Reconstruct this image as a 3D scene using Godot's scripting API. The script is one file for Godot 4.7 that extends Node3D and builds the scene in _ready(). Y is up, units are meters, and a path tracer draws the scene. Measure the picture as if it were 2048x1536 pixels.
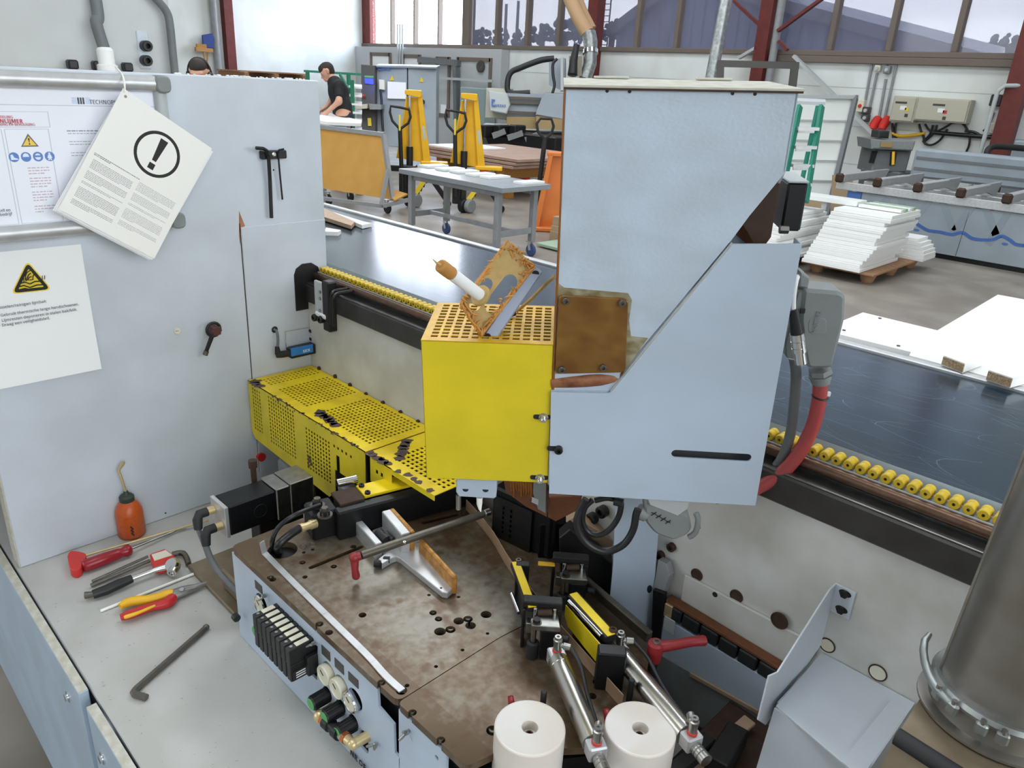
extends Node3D
# Edge-banding machine in a joinery hall. Machine frame: x runs along the feed, z towards the operator, y up, metres.

const GLUE := Transform3D(Basis(Vector3(0.62719,0.03021,-0.55796),Vector3(0.01169,0.83788,0.05850),Vector3(0.55866,-0.05144,0.62518)), Vector3(-0.5825,1.1801,-0.6932))   # the glue unit's own frame: x to its right, y up, z out of its front
const POST := Transform3D(Basis(Vector3(0.68692,0.03308,-0.61110),Vector3(0.01280,0.91768,0.06407),Vector3(0.61187,-0.05634,0.68472)), Vector3(-0.6380,1.1325,-0.7592))   # the same for what stands behind it
var M := {}
var taken := {}
var rng := RandomNumberGenerator.new()

# ------------------------------------------------------------------ mesh builder
class MB:
	var v := PackedVector3Array()
	var n := PackedVector3Array()
	var t := PackedVector2Array()
	var T := Transform3D()
	func tri(a: Vector3, b: Vector3, c: Vector3, na: Vector3, nb: Vector3, nc: Vector3, ua := Vector2.ZERO, ub := Vector2.ZERO, uc := Vector2.ZERO) -> void:
		var g := (b - a).cross(c - a)
		if g.dot(na + nb + nc) > 0.0:
			var s := b; b = c; c = s
			s = nb; nb = nc; nc = s
			var q := ub; ub = uc; uc = q
		for p in [a, b, c]: v.append(T * p)
		for p in [na, nb, nc]: n.append((T.basis * p).normalized())
		t.append_array(PackedVector2Array([ua, ub, uc]))
	func flat(a: Vector3, b: Vector3, c: Vector3, out: Vector3) -> void:
		var g := (b - a).cross(c - a).normalized()
		if g.dot(out) < 0.0: g = -g
		tri(a, b, c, g, g, g)
	func quad(a: Vector3, b: Vector3, c: Vector3, d: Vector3, out: Vector3) -> void:
		var g := (c - a).cross(d - b).normalized()
		if g.dot(out) < 0.0: g = -g
		tri(a, b, c, g, g, g, Vector2(0, 1), Vector2(1, 1), Vector2(1, 0))
		tri(a, c, d, g, g, g, Vector2(0, 1), Vector2(1, 0), Vector2(0, 0))
	func box(c: Vector3, s: Vector3, b := 0.0, B := Basis()) -> MB:
		var h := s * 0.5
		b = minf(b, minf(h.x, minf(h.y, h.z)) * 0.9)
		var f := func(x: float, y: float, z: float) -> Vector3: return c + B * Vector3(x * h.x, y * h.y, z * h.z)
		var k := Vector3(1 - b / h.x, 1 - b / h.y, 1 - b / h.z)
		for s1: float in [-1.0, 1.0]:
			quad(f.call(s1, -k.y, -k.z), f.call(s1, k.y, -k.z), f.call(s1, k.y, k.z), f.call(s1, -k.y, k.z), B * Vector3(s1, 0, 0))
			quad(f.call(-k.x, s1, k.z), f.call(k.x, s1, k.z), f.call(k.x, s1, -k.z), f.call(-k.x, s1, -k.z), B * Vector3(0, s1, 0))
			quad(f.call(-k.x, -k.y, s1), f.call(k.x, -k.y, s1), f.call(k.x, k.y, s1), f.call(-k.x, k.y, s1), B * Vector3(0, 0, s1))
		if b <= 0.0: return self
		for s1: float in [-1.0, 1.0]:
			for s2: float in [-1.0, 1.0]:
				quad(f.call(s1, s2 * k.y, -k.z), f.call(s1, s2 * k.y, k.z), f.call(s1 * k.x, s2, k.z), f.call(s1 * k.x, s2, -k.z), B * Vector3(s1, s2, 0))
				quad(f.call(s1, -k.y, s2 * k.z), f.call(s1, k.y, s2 * k.z), f.call(s1 * k.x, k.y, s2), f.call(s1 * k.x, -k.y, s2), B * Vector3(s1, 0, s2))
				quad(f.call(-k.x, s1, s2 * k.z), f.call(k.x, s1, s2 * k.z), f.call(k.x, s1 * k.y, s2), f.call(-k.x, s1 * k.y, s2), B * Vector3(0, s1, s2))
				for s3: float in [-1.0, 1.0]:
					flat(f.call(s1, s2 * k.y, s3 * k.z), f.call(s1 * k.x, s2, s3 * k.z), f.call(s1 * k.x, s2 * k.y, s3), B * Vector3(s1, s2, s3))
		return self
	func span(a: Vector3, b: Vector3, bev := 0.0) -> MB:
		return box((a + b) * 0.5, (b - a).abs(), bev)
	func beam(a: Vector3, b: Vector3, w: float, h: float, up := Vector3.UP, bev := 0.0) -> MB:
		var d := (b - a).normalized()
		var s := d.cross(up)
		if s.length() < 0.01: s = d.cross(Vector3.RIGHT)
		s = s.normalized()
		return box((a + b) * 0.5, Vector3((b - a).length(), h, w), bev, Basis(d, s.cross(d), s))
	func tube(pts: Array, r, sides := 12, cap := true) -> MB:
		var m := pts.size()
		var rings := []
		var nrm := []
		var side := Vector3.ZERO
		for i in m:
			var d: Vector3 = (pts[mini(i + 1, m - 1)] - pts[maxi(i - 1, 0)]).normalized()
			if side == Vector3.ZERO: side = d.cross(Vector3.UP) if absf(d.y) < 0.9 else d.cross(Vector3.RIGHT)
			side = (side - d * side.dot(d)).normalized()
			var up := side.cross(d)
			var rr: float = r[i] if r is Array else r
			var ring := []
			var nn := []
			for k in sides:
				var a := TAU * k / sides
				var o := side * cos(a) + up * sin(a)
				nn.append(o)
				ring.append(pts[i] + o * rr)
			rings.append(ring)
			nrm.append(nn)
		for i in m - 1:
			for k in sides:
				var l := (k + 1) % sides
				if sides <= 6:
					quad(rings[i][k], rings[i][l], rings[i + 1][l], rings[i + 1][k], nrm[i][k] + nrm[i][l])
				else:
					tri(rings[i][k], rings[i][l], rings[i + 1][l], nrm[i][k], nrm[i][l], nrm[i + 1][l])
					tri(rings[i][k], rings[i + 1][l], rings[i + 1][k], nrm[i][k], nrm[i + 1][l], nrm[i + 1][k])
		if cap:
			for e in [0, m - 1]:
				var d2: Vector3 = (pts[1] - pts[0]) * -1.0 if e == 0 else pts[m - 1] - pts[m - 2]
				for k in sides:
					flat(pts[e], rings[e][k], rings[e][(k + 1) % sides], d2)
		return self
	func ring(c: Vector3, axis: Vector3, R: float, r: float, a0 := 0.0, a1 := TAU, seg := 24, sides := 8) -> MB:
		var x := axis.cross(Vector3.UP)
		if x.length() < 0.05: x = Vector3.RIGHT
		x = x.normalized()
		var y := axis.cross(x).normalized()
		var pts := []
		for i in seg + 1:
			var a := lerpf(a0, a1, float(i) / seg)
			pts.append(c + (x * cos(a) + y * sin(a)) * R)
		return tube(pts, r, sides, a1 - a0 < TAU - 0.01)
	func lathe(prof: Array, a: Vector3, axis := Vector3.UP, sides := 24, smooth := false) -> MB:   # prof: Vector2(radius, height along axis)
		axis = axis.normalized()
		var x := axis.cross(Vector3.UP)
		if x.length() < 0.05: x = Vector3.RIGHT
		x = x.normalized()
		var y := axis.cross(x)
		var m := prof.size()
		var sn := []
		for i in m - 1:
			var d: Vector2 = prof[i + 1] - prof[i]
			sn.append(Vector2(d.y, -d.x).normalized())
		for i in m - 1:
			var n0: Vector2 = sn[i]
			var n1: Vector2 = sn[i]
			if smooth:
				if i > 0: n0 = (sn[i] + sn[i - 1]).normalized()
				if i < m - 2: n1 = (sn[i] + sn[i + 1]).normalized()
			for k in sides:
				var o := []
				for j in 2:
					var an := TAU * (k + j) / sides
					o.append(x * cos(an) + y * sin(an))
				var p: Vector2 = prof[i]
				var q: Vector2 = prof[i + 1]
				var A: Vector3 = a + o[0] * p.x + axis * p.y
				var B: Vector3 = a + o[1] * p.x + axis * p.y
				var C: Vector3 = a + o[1] * q.x + axis * q.y
				var D: Vector3 = a + o[0] * q.x + axis * q.y
				var nA: Vector3 = o[0] * n0.x + axis * n0.y
				var nB: Vector3 = o[1] * n0.x + axis * n0.y
				var nC: Vector3 = o[1] * n1.x + axis * n1.y
				var nD: Vector3 = o[0] * n1.x + axis * n1.y
				if p.x > 1e-6: tri(A, B, C, nA, nB, nC)
				if q.x > 1e-6: tri(A, C, D, nA, nC, nD)
		return self
	func cyl(a: Vector3, b: Vector3, r: float, sides := 20, bev := 0.0) -> MB:
		var h := (b - a).length()
		bev = minf(bev, minf(r, h * 0.5) * 0.8)
		var pr := [Vector2(0, 0), Vector2(r - bev, 0), Vector2(r, bev), Vector2(r, h - bev), Vector2(r - bev, h), Vector2(0, h)]
		if bev <= 0.0: pr = [Vector2(0, 0), Vector2(r, 0), Vector2(r, h), Vector2(0, h)]
		return lathe(pr, a, b - a, sides)
	func ball(c: Vector3, r: Vector3, rows := 10, sides := 16) -> MB:
		var pt := func(i: int, k: int) -> Vector3:
			var th := PI * i / rows
			var ph := TAU * k / sides
			return Vector3(sin(th) * cos(ph), cos(th), sin(th) * sin(ph))
		for i in rows:
			for k in sides:
				var a: Vector3 = pt.call(i, k)
				var b: Vector3 = pt.call(i, k + 1)
				var d: Vector3 = pt.call(i + 1, k)
				var e: Vector3 = pt.call(i + 1, k + 1)
				if i > 0: tri(c + a * r, c + b * r, c + e * r, a / r, b / r, e / r)
				if i < rows - 1: tri(c + a * r, c + e * r, c + d * r, a / r, e / r, d / r)
		return self
	func prism(poly: Array, o: Vector3, U: Vector3, V: Vector3, W: Vector3, bev := 0.0) -> MB:   # polygon in the U, V plane at o, pushed along W
		var p := PackedVector2Array(poly)
		if Geometry2D.is_polygon_clockwise(p): p.reverse()
		var m := p.size()
		var ins := PackedVector2Array()
		for i in m:
			var a := (p[i] - p[(i + m - 1) % m]).normalized()
			var b := (p[(i + 1) % m] - p[i]).normalized()
			var na := Vector2(-a.y, a.x)
			var nb := Vector2(-b.y, b.x)
			var k := na + nb
			var l := maxf(k.dot(na), 0.3)
			ins.append(p[i] + k / l * bev)
		var w := W.normalized()
		var at := func(q: Vector2, h: float) -> Vector3: return o + U * q.x + V * q.y + w * h
		var L := W.length()
		var ix := Geometry2D.triangulate_polygon(ins)
		for i in range(0, ix.size(), 3):
			flat(at.call(ins[ix[i]], L), at.call(ins[ix[i + 1]], L), at.call(ins[ix[i + 2]], L), w)
			flat(at.call(ins[ix[i]], 0), at.call(ins[ix[i + 1]], 0), at.call(ins[ix[i + 2]], 0), -w)
		for i in m:
			var j := (i + 1) % m
			var e := p[j] - p[i]
			var out := (U * e.y - V * e.x).normalized()
			quad(at.call(p[i], bev), at.call(p[j], bev), at.call(p[j], L - bev), at.call(p[i], L - bev), out)
			if bev > 0.0:
				quad(at.call(p[i], L - bev), at.call(p[j], L - bev), at.call(ins[j], L), at.call(ins[i], L), out + w)
				quad(at.call(p[i], bev), at.call(p[j], bev), at.call(ins[j], 0), at.call(ins[i], 0), out - w)
		return self
	func sheet(o: Vector3, U: Vector3, V: Vector3, w: float, h: float, th: float, holes: Array) -> MB:   # a plate with rectangular holes, pushed back along -U x V by th; U, V unit; holes are Rect2
		var xs := [0.0, w]
		var ys := [0.0, h]
		for r: Rect2 in holes:
			for x in [r.position.x, r.end.x]:
				if not xs.has(x): xs.append(x)
			for y in [r.position.y, r.end.y]:
				if not ys.has(y): ys.append(y)
		xs.sort()
		ys.sort()
		var nx := xs.size() - 1
		var ny := ys.size() - 1
		var xi := {}
		for i in xs.size(): xi[xs[i]] = i
		var yi := {}
		for i in ys.size(): yi[ys[i]] = i
		var open := PackedByteArray()
		open.resize(nx * ny)
		for r: Rect2 in holes:
			for i in range(xi[r.position.x], xi[r.end.x]):
				for j in range(yi[r.position.y], yi[r.end.y]): open[j * nx + i] = 1
		var W := U.cross(V).normalized()
		var at := func(x: float, y: float, z: float) -> Vector3: return o + U * x + V * y - W * z
		for j in ny:
			var i := 0
			while i < nx:
				if open[j * nx + i]:
					i += 1
					continue
				var k := i
				while k < nx and not open[j * nx + k]: k += 1
				quad(at.call(xs[i], ys[j], 0), at.call(xs[k], ys[j], 0), at.call(xs[k], ys[j + 1], 0), at.call(xs[i], ys[j + 1], 0), W)
				quad(at.call(xs[i], ys[j], th), at.call(xs[k], ys[j], th), at.call(xs[k], ys[j + 1], th), at.call(xs[i], ys[j + 1], th), -W)
				i = k
		var rim := [[0.0, 0.0, w, 0.0, -V], [0.0, h, w, h, V], [0.0, 0.0, 0.0, h, -U], [w, 0.0, w, h, U]]
		for r: Rect2 in holes:
			var a := r.position
			var b := r.end
			rim.append_array([[a.x, a.y, b.x, a.y, V], [a.x, b.y, b.x, b.y, -V], [a.x, a.y, a.x, b.y, U], [b.x, a.y, b.x, b.y, -U]])
		for e in rim:
			quad(at.call(e[0], e[1], 0), at.call(e[2], e[3], 0), at.call(e[2], e[3], th), at.call(e[0], e[1], th), e[4])
		return self
	func bolt(p: Vector3, axis: Vector3, r: float, h: float) -> MB:   # socket-head cap screw
		return lathe([Vector2(r, 0), Vector2(r, h * 0.85), Vector2(r * 0.88, h), Vector2(r * 0.5, h), Vector2(r * 0.5, h * 0.4), Vector2(0, h * 0.4)], p, axis, 14)
	func hexnut(p: Vector3, axis: Vector3, r: float, h: float) -> MB:
		axis = axis.normalized()
		return tube([p, p + axis * h], r, 6)
	func poly3(p: Array, W: Vector3, bev := 0.0) -> MB:   # a flat polygon given in space, pushed along W
		var U: Vector3 = (p[1] - p[0]).normalized()
		var N := Vector3.ZERO
		for i in range(1, p.size() - 1): N += (p[i] - p[0]).cross(p[i + 1] - p[0])
		var V := N.normalized().cross(U)
		var q := []
		for k in p: q.append(Vector2((k - p[0]).dot(U), (k - p[0]).dot(V)))
		return prism(q, p[0], U, V, W, bev)
	func done() -> ArrayMesh:
		var a := []
		a.resize(Mesh.ARRAY_MAX)
		a[Mesh.ARRAY_VERTEX] = v
		a[Mesh.ARRAY_NORMAL] = n
		a[Mesh.ARRAY_TEX_UV] = t
		var me := ArrayMesh.new()
		me.add_surface_from_arrays(Mesh.PRIMITIVE_TRIANGLES, a)
		return me

func vec(x: float, y: float, z: float) -> Vector3: return Vector3(x, y, z)
func pt(x: float, y: float) -> Vector2: return Vector2(x, y)

func mb(T := Transform3D()) -> MB:
	var b := MB.new()
	b.T = T
	return b

func curve(pts: Array, seg := 6) -> Array:   # Catmull-Rom through the points
	var out := []
	var m := pts.size()
	for i in m - 1:
		var a = pts[maxi(i - 1, 0)]
		var b = pts[i]
		var c = pts[i + 1]
		var d = pts[mini(i + 2, m - 1)]
		for k in seg:
			var t := float(k) / seg
			out.append(0.5 * (2.0 * b + (c - a) * t + (2.0 * a - 5.0 * b + 4.0 * c - d) * t * t + (3.0 * b - a - 3.0 * c + d) * t * t * t))
	out.append(pts[m - 1])
	return out

func round2(poly: Array, r: float, seg := 4) -> Array:   # rounds the corners of a 2-D polygon
	var out := []
	var m := poly.size()
	for i in m:
		var p: Vector2 = poly[i]
		var a: Vector2 = poly[(i + m - 1) % m] - p
		var b: Vector2 = poly[(i + 1) % m] - p
		var d := minf(r, minf(a.length(), b.length()) * 0.45)
		var A := p + a.normalized() * d
		var B := p + b.normalized() * d
		for k in seg + 1:
			var t := float(k) / seg
			out.append(A.lerp(p, t).lerp(p.lerp(B, t), t))
	return out

func rect(x0: float, y0: float, x1: float, y1: float) -> Array:
	return [Vector2(x0, y0), Vector2(x1, y0), Vector2(x1, y1), Vector2(x0, y1)]

func disc(r: float, sides := 20, c := Vector2.ZERO, ry := -1.0) -> Array:
	var o := []
	for k in sides: o.append(c + Vector2(cos(TAU * k / sides) * r, sin(TAU * k / sides) * (r if ry < 0.0 else ry)))
	return o

# ------------------------------------------------------------------ objects
func numbered(called: String) -> String:
	var k: int = taken.get(called, 0)
	taken[called] = k + 1
	return called if k == 0 else "%s_%03d" % [called, k]

func meta(o: Node3D, label: String, category: String, group := "") -> Node3D:
	o.set_meta("label", label)
	o.set_meta("category", category)
	if group: o.set_meta("group", group)
	return o

func thing(called: String, label: String, category: String, at: Vector3, group := "", B := Basis()) -> Node3D:
	var o := Node3D.new()
	o.name = numbered(called)
	o.transform = Transform3D(B, at)
	add_child(o)
	return meta(o, label, category, group)

func obj(called: String, m: MB, mat: Material, parent: Node3D = null, label := "") -> MeshInstance3D:
	var o := MeshInstance3D.new()
	o.mesh = m.done()
	o.material_override = null
	o.mesh.surface_set_material(0, mat)
	if parent == null:
		o.name = numbered(called)
		add_child(o)
	else:
		o.name = called
		parent.add_child(o, true)
		o.transform = parent.global_transform.affine_inverse()   # the builder works in the hall's axes
	if label: o.set_meta("label", label)
	return o

func solo(called: String, m: MB, mat: Material, label: String, category: String, group := "") -> MeshInstance3D:
	var c := Vector3.ZERO
	var lo := Vector3.INF
	var hi := -Vector3.INF
	for p in m.v:
		lo = lo.min(p)
		hi = hi.max(p)
	c = Vector3((lo.x + hi.x) * 0.5, lo.y, (lo.z + hi.z) * 0.5)
	for i in m.v.size(): m.v[i] -= c
	var o := obj(called, m, mat)
	o.position = c
	meta(o, label, category, group)
	return o

func struct(called: String, m: MB, mat: Material, parent: Node3D = null) -> MeshInstance3D:
	var o := obj(called, m, mat, parent)
	if parent == null: o.set_meta("kind", "structure")
	return o

func copy(o: Node3D, called: String, T: Transform3D, label := "", group := "") -> Node3D:
	var c: Node3D = o.duplicate()
	c.name = numbered(called)
	add_child(c)
	c.transform = T
	if label: c.set_meta("label", label)
	if group: c.set_meta("group", group)
	return c

func words(text: String, size: float, mat: Material, parent: Node3D, at: Vector3, U: Vector3, V: Vector3, bold := false, called := "lettering", center := false) -> MeshInstance3D:
	var tm := TextMesh.new()
	var f := SystemFont.new()
	f.font_names = PackedStringArray(["Droid Sans"])
	if bold: f.font_weight = 700
	tm.font = f
	tm.text = text
	tm.font_size = 32
	tm.pixel_size = size / 32.0
	tm.depth = 0.0006
	tm.curve_step = 4.0
	tm.horizontal_alignment = HORIZONTAL_ALIGNMENT_CENTER if center else HORIZONTAL_ALIGNMENT_LEFT
	tm.material = mat
	var o := MeshInstance3D.new()
	o.mesh = tm
	o.name = called
	parent.add_child(o, true)
	U = U.normalized()
	V = (V - U * V.dot(U)).normalized()
	o.transform = parent.global_transform.affine_inverse() * Transform3D(Basis(U, V, U.cross(V)), at)
	return o


# ------------------------------------------------------------------ materials
func noise_tex(seed_: int, freq: float, lo: Color, hi: Color, size := 512, octaves := 4, kind := FastNoiseLite.TYPE_SIMPLEX_SMOOTH, mid := 0.5, hard := 0.5) -> NoiseTexture2D:
	var f := FastNoiseLite.new()
	f.seed = seed_
	f.noise_type = kind
	f.frequency = freq
	f.fractal_octaves = octaves
	var g := Gradient.new()
	g.offsets = PackedFloat32Array([clampf(mid - hard * 0.5, 0.0, 1.0), clampf(mid + hard * 0.5, 0.0, 1.0)])
	g.colors = PackedColorArray([lo, hi])
	var t := NoiseTexture2D.new()
	t.width = size
	t.height = size
	t.seamless = true
	t.noise = f
	t.color_ramp = g
	return t

func bump_tex(seed_: int, freq: float, strength: float, size := 512, octaves := 4) -> NoiseTexture2D:
	var f := FastNoiseLite.new()
	f.seed = seed_
	f.frequency = freq
	f.fractal_octaves = octaves
	var t := NoiseTexture2D.new()
	t.width = size
	t.height = size
	t.seamless = true
	t.noise = f
	t.as_normal_map = true
	t.bump_strength = strength
	return t

func mat(called: String, c: Color, rough := 0.5, metal := 0.0, tex: Texture2D = null, scale := 1.0, bump: Texture2D = null, bump_scale := 1.0) -> StandardMaterial3D:
	var m := StandardMaterial3D.new()
	m.resource_name = called
	m.albedo_color = c
	m.roughness = rough
	m.metallic = metal
	if tex or bump:
		m.uv1_triplanar = true
		m.uv1_world_triplanar = true
		m.uv1_scale = Vector3.ONE * scale
		m.albedo_texture = tex
	if bump:
		m.normal_enabled = true
		m.normal_texture = bump
		m.normal_scale = bump_scale
	M[called] = m
	return m

func C(r: int, g: int, b: int) -> Color: return Color8(r, g, b)

func materials() -> void:
	var dust := noise_tex(1, 0.006, Color(0.955, 0.952, 0.945), Color(1, 1, 1), 512, 5)
	var grime := noise_tex(2, 0.012, Color(0.88, 0.865, 0.84), Color(1, 1, 1), 512, 5, FastNoiseLite.TYPE_SIMPLEX_SMOOTH, 0.42, 0.8)
	var peel := bump_tex(4, 0.09, 2.0, 512, 2)
	mat("paint", C(206, 213, 222), 0.42, 0.0, dust, 1.1)
	mat("paint_blue", C(188, 202, 219), 0.38, 0.0, dust, 1.7)
	mat("paint_glue", C(192, 205, 219), 0.33, 0.0, dust, 4.0, peel, 0.16)
	mat("paint_wall", C(214, 214, 210), 0.5, 0.0, grime, 1.0)
	mat("deck", C(190, 189, 184), 0.42, 0.0, dust, 1.6)
	mat("board_side", C(178, 196, 214), 0.5, 0.0, dust, 1.3)
	mat("board_edge", C(205, 203, 190), 0.7, 0.0, grime, 7.0)
	mat("yellow", C(252, 220, 18), 0.42, 0.0, noise_tex(5, 0.008, Color(0.9, 0.88, 0.8), Color(1, 1, 1), 512, 4), 2.0)
	mat("yellow_dull", C(232, 206, 34), 0.42, 0.0, noise_tex(6, 0.005, Color(0.9, 0.92, 0.86), Color(1, 1, 1), 512, 5), 2.2)
	mat("yellow_glued", C(226, 176, 40), 0.45, 0.0, grime, 6.0)
	mat("primer", C(92, 76, 72), 0.75, 0.0, grime, 8.0)
	mat("steel", C(176, 176, 172), 0.32, 1.0, grime, 6.0)
	mat("steel_dark", C(118, 113, 104), 0.4, 0.8, grime, 6.0)
	mat("chrome", C(225, 225, 225), 0.13, 1.0)
	mat("alu", C(204, 205, 206), 0.38, 0.55, dust, 6.0)
	mat("black_steel", C(36, 35, 36), 0.45, 0.3, grime, 8.0)
	mat("black_metal", C(21, 22, 25), 0.4, 0.2, dust, 5.0)
	mat("black_plastic", C(28, 28, 29), 0.45)
	mat("rubber", C(34, 35, 37), 0.62)
	mat("beam", C(74, 72, 70), 0.45, 0.55, grime, 3.0)
	mat("beam_top", C(140, 140, 136), 0.28, 0.9, grime, 4.0)
	mat("rod", C(112, 88, 74), 0.35, 0.8, grime, 6.0)
	mat("roller_yellow", C(216, 184, 42), 0.4, 0.0, dust, 9.0)
	mat("rust", C(120, 74, 46), 0.8, 0.1, grime, 9.0)
	mat("rust_dark", C(70, 50, 38), 0.7, 0.2, grime, 8.0)
	mat("brass", C(222, 200, 152), 0.35, 0.6, dust, 5.0)
	mat("white", C(238, 238, 236), 0.5)
	mat("paper", C(244, 244, 244), 0.75)
	mat("cream_paper", C(246, 244, 236), 0.7)
	mat("nylon", C(238, 233, 228), 0.45, 0.0, noise_tex(8, 0.004, Color(0.95, 0.93, 0.9), Color(1, 1, 1), 256, 3), 4.0)
	M["nylon"].subsurf_scatter_enabled = true
	M["nylon"].subsurf_scatter_strength = 0.15
	mat("grey_plastic", C(136, 140, 140), 0.5, 0.0, dust, 6.0)
	mat("grey_light", C(186, 190, 190), 0.5)
	mat("lever_red", C(146, 38, 42), 0.45, 0.0, dust, 8.0)
	mat("red", C(204, 48, 40), 0.4)
	mat("red_dark", C(150, 26, 40), 0.28)
	mat("orange_bottle", C(204, 92, 34), 0.34, 0.0, grime, 14.0)
	mat("ink", C(36, 34, 36), 0.7)
	mat("ink_grey", C(110, 112, 120), 0.7)
	mat("ink_red", C(196, 70, 84), 0.7)
	mat("ink_blue", C(72, 110, 176), 0.6)
	mat("hose_red", C(178, 74, 74), 0.42, 0.0, dust, 5.0)
	mat("hose_grey", C(112, 116, 118), 0.55, 0.0, dust, 6.0)
	mat("cable", C(24, 25, 28), 0.36)
	mat("green_knob", C(86, 168, 92), 0.5)
	mat("blue_sensor", C(46, 128, 206), 0.45)
	mat("glue", C(198, 166, 104), 0.26, 0.0, grime, 10.0)
	mat("glue_dark", C(150, 92, 40), 0.3, 0.0, grime, 12.0)
	mat("gauge_face", C(224, 218, 196), 0.4)
	var wood_n := FastNoiseLite.new()
	wood_n.seed = 12
	mat("fence_wood", C(196, 142, 66), 0.5, 0.0, noise_tex(9, 0.02, Color(0.78, 0.72, 0.62), Color(1, 1, 1), 512, 5), 5.0)
	mat("edge_strip", C(180, 150, 122), 0.55, 0.0, dust, 8.0)
	mat("mdf", C(196, 146, 66), 0.62, 0.0, dust, 1.2)
	mat("chipboard", C(196, 172, 142), 0.8, 0.0, noise_tex(10, 0.12, Color(0.72, 0.68, 0.62), Color(1, 1, 1), 256, 3), 6.0)
	mat("hdf", C(176, 146, 128), 0.7, 0.0, dust, 1.0)
	mat("melamine", C(243, 243, 240), 0.38)
	mat("pallet", C(164, 124, 92), 0.85, 0.0, grime, 3.0)
	mat("orange_lift", C(228, 130, 60), 0.45, 0.0, dust, 1.0)
	mat("yellow_lift", C(246, 188, 28), 0.42, 0.0, dust, 1.0)
	mat("ladder_green", C(30, 128, 106), 0.5)
	mat("rack_green", C(36, 126, 96), 0.5)
	mat("galv", C(176, 180, 180), 0.4, 0.75, noise_tex(11, 0.03, Color(0.78, 0.78, 0.76), Color(1, 1, 1), 256, 3, FastNoiseLite.TYPE_CELLULAR), 2.0)
	mat("tube_grey", C(150, 152, 154), 0.5, 0.0, dust, 2.0)
	mat("machine_grey", C(152, 162, 170), 0.5, 0.0, dust, 0.6)
	mat("machine_beige", C(190, 186, 170), 0.5, 0.0, dust, 0.6)
	mat("tan_panel", C(158, 132, 86), 0.6, 0.0, dust, 0.8)
	mat("cabinet_beige", C(188, 184, 164), 0.5)
	mat("dark_panel", C(70, 66, 62), 0.5)
	mat("red_column", C(112, 44, 38), 0.6, 0.0, grime, 0.8)
	mat("frame_brown", C(116, 104, 94), 0.7)
	mat("skin", C(212, 160, 134), 0.55)
	mat("hair", C(46, 36, 30), 0.7)
	mat("shirt", C(28, 28, 30), 0.8)
	mat("trousers", C(36, 40, 52), 0.8)
	mat("blue_bag", C(44, 66, 130), 0.7)
	mat("broom", C(178, 130, 74), 0.75)
	mat("duct_beige", C(196, 160, 120), 0.7)
	mat("warn_yellow", C(238, 208, 50), 0.5)
	mat("wall_white", C(232, 235, 233), 0.85, 0.0, noise_tex(20, 0.004, Color(0.93, 0.93, 0.91), Color(1, 1, 1), 512, 5), 0.25)
	mat("partition", C(188, 190, 192), 0.7)
	mat("floor", C(148, 140, 130), 0.5, 0.0, noise_tex(21, 0.006, Color(0.86, 0.85, 0.84), Color(1, 1, 1), 1024, 6), 0.22)
	mat("ceiling", C(214, 214, 212), 0.9)
	mat("shed_wall", C(96, 98, 116), 0.7)
	mat("shed_roof", C(196, 194, 196), 0.8)
	mat("tower", C(198, 200, 200), 0.5, 0.0, dust, 1.0)
	mat("shade_band_grey", C(138, 149, 156), 0.5)  # darker panel grey for the shadow bands painted on the saw
	mat("rust_pale", C(176, 124, 96), 0.7, 0.0, grime, 9.0)
	mat("bright_steel", C(190, 186, 178), 0.24, 1.0)
	mat("leaf", C(72, 80, 64), 0.9)
	mat("grass", C(120, 122, 100), 0.95)
	mat("duct_steel", C(150, 147, 142), 0.36, 0.8, noise_tex(64, 0.004, Color(0.82, 0.79, 0.75), Color(1, 1, 1), 512, 5), 2.0)
	mat("duct_dirty", C(140, 126, 106), 0.5, 0.5, grime, 3.0)
	mat("glow", Color(1, 1, 1), 0.6)
	M["glow"].emission_enabled = true
	M["glow"].emission = Color(0.93, 0.97, 1.0)
	M["glow"].emission_energy_multiplier = 1.0
	var gl := mat("tinted_glass", C(150, 146, 196), 0.06)
	gl.transparency = BaseMaterial3D.TRANSPARENCY_ALPHA
	gl.albedo_color = Color(0.42, 0.42, 0.50, 0.80)
	var gc := mat("clear_glass", Color(0.9, 0.95, 0.95, 0.06), 0.05)
	gc.transparency = BaseMaterial3D.TRANSPARENCY_ALPHA

# ------------------------------------------------------------------ hall
const ZB := -14.0
const XL := -20.2
const XR := 5.0
const ZN := 6.5
const HH := 7.0

func skylight(cx: float, cz: float, w: float, l: float, energy: float) -> void:
	var t := thing("skylight", "milky roof light in the hall ceiling, %s" % ("over the machine" if cz > 0 else "over the middle of the hall" if cz > -8 else "near the far wall"), "roof light", vec(cx, HH, cz), "milky roof lights")
	obj("diffuser", mb().box(vec(cx, HH - 0.06, cz), vec(w, 0.04, l), 0.01), M.glow, t)
	var fr := mb()
	for s: float in [-1.0, 1.0]:
		fr.box(vec(cx + s * (w / 2 + 0.04), HH - 0.05, cz), vec(0.08, 0.1, l + 0.16), 0.01)
		fr.box(vec(cx, HH - 0.05, cz + s * (l / 2 + 0.04)), vec(w, 0.1, 0.08), 0.01)
	obj("frame", fr, M.alu, t)
	var a := AreaLight3D.new()
	a.name = "area_light"
	a.area_size = pt(w, l)
	a.light_energy = energy
	a.light_color = Color(0.95, 0.975, 1.0)
	a.shadow_enabled = true
	a.area_range = 40.0
	a.area_attenuation = 2.0
	t.add_child(a, true)
	a.position = vec(0, -0.1, 0)
	a.rotation.x = -PI / 2

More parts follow.
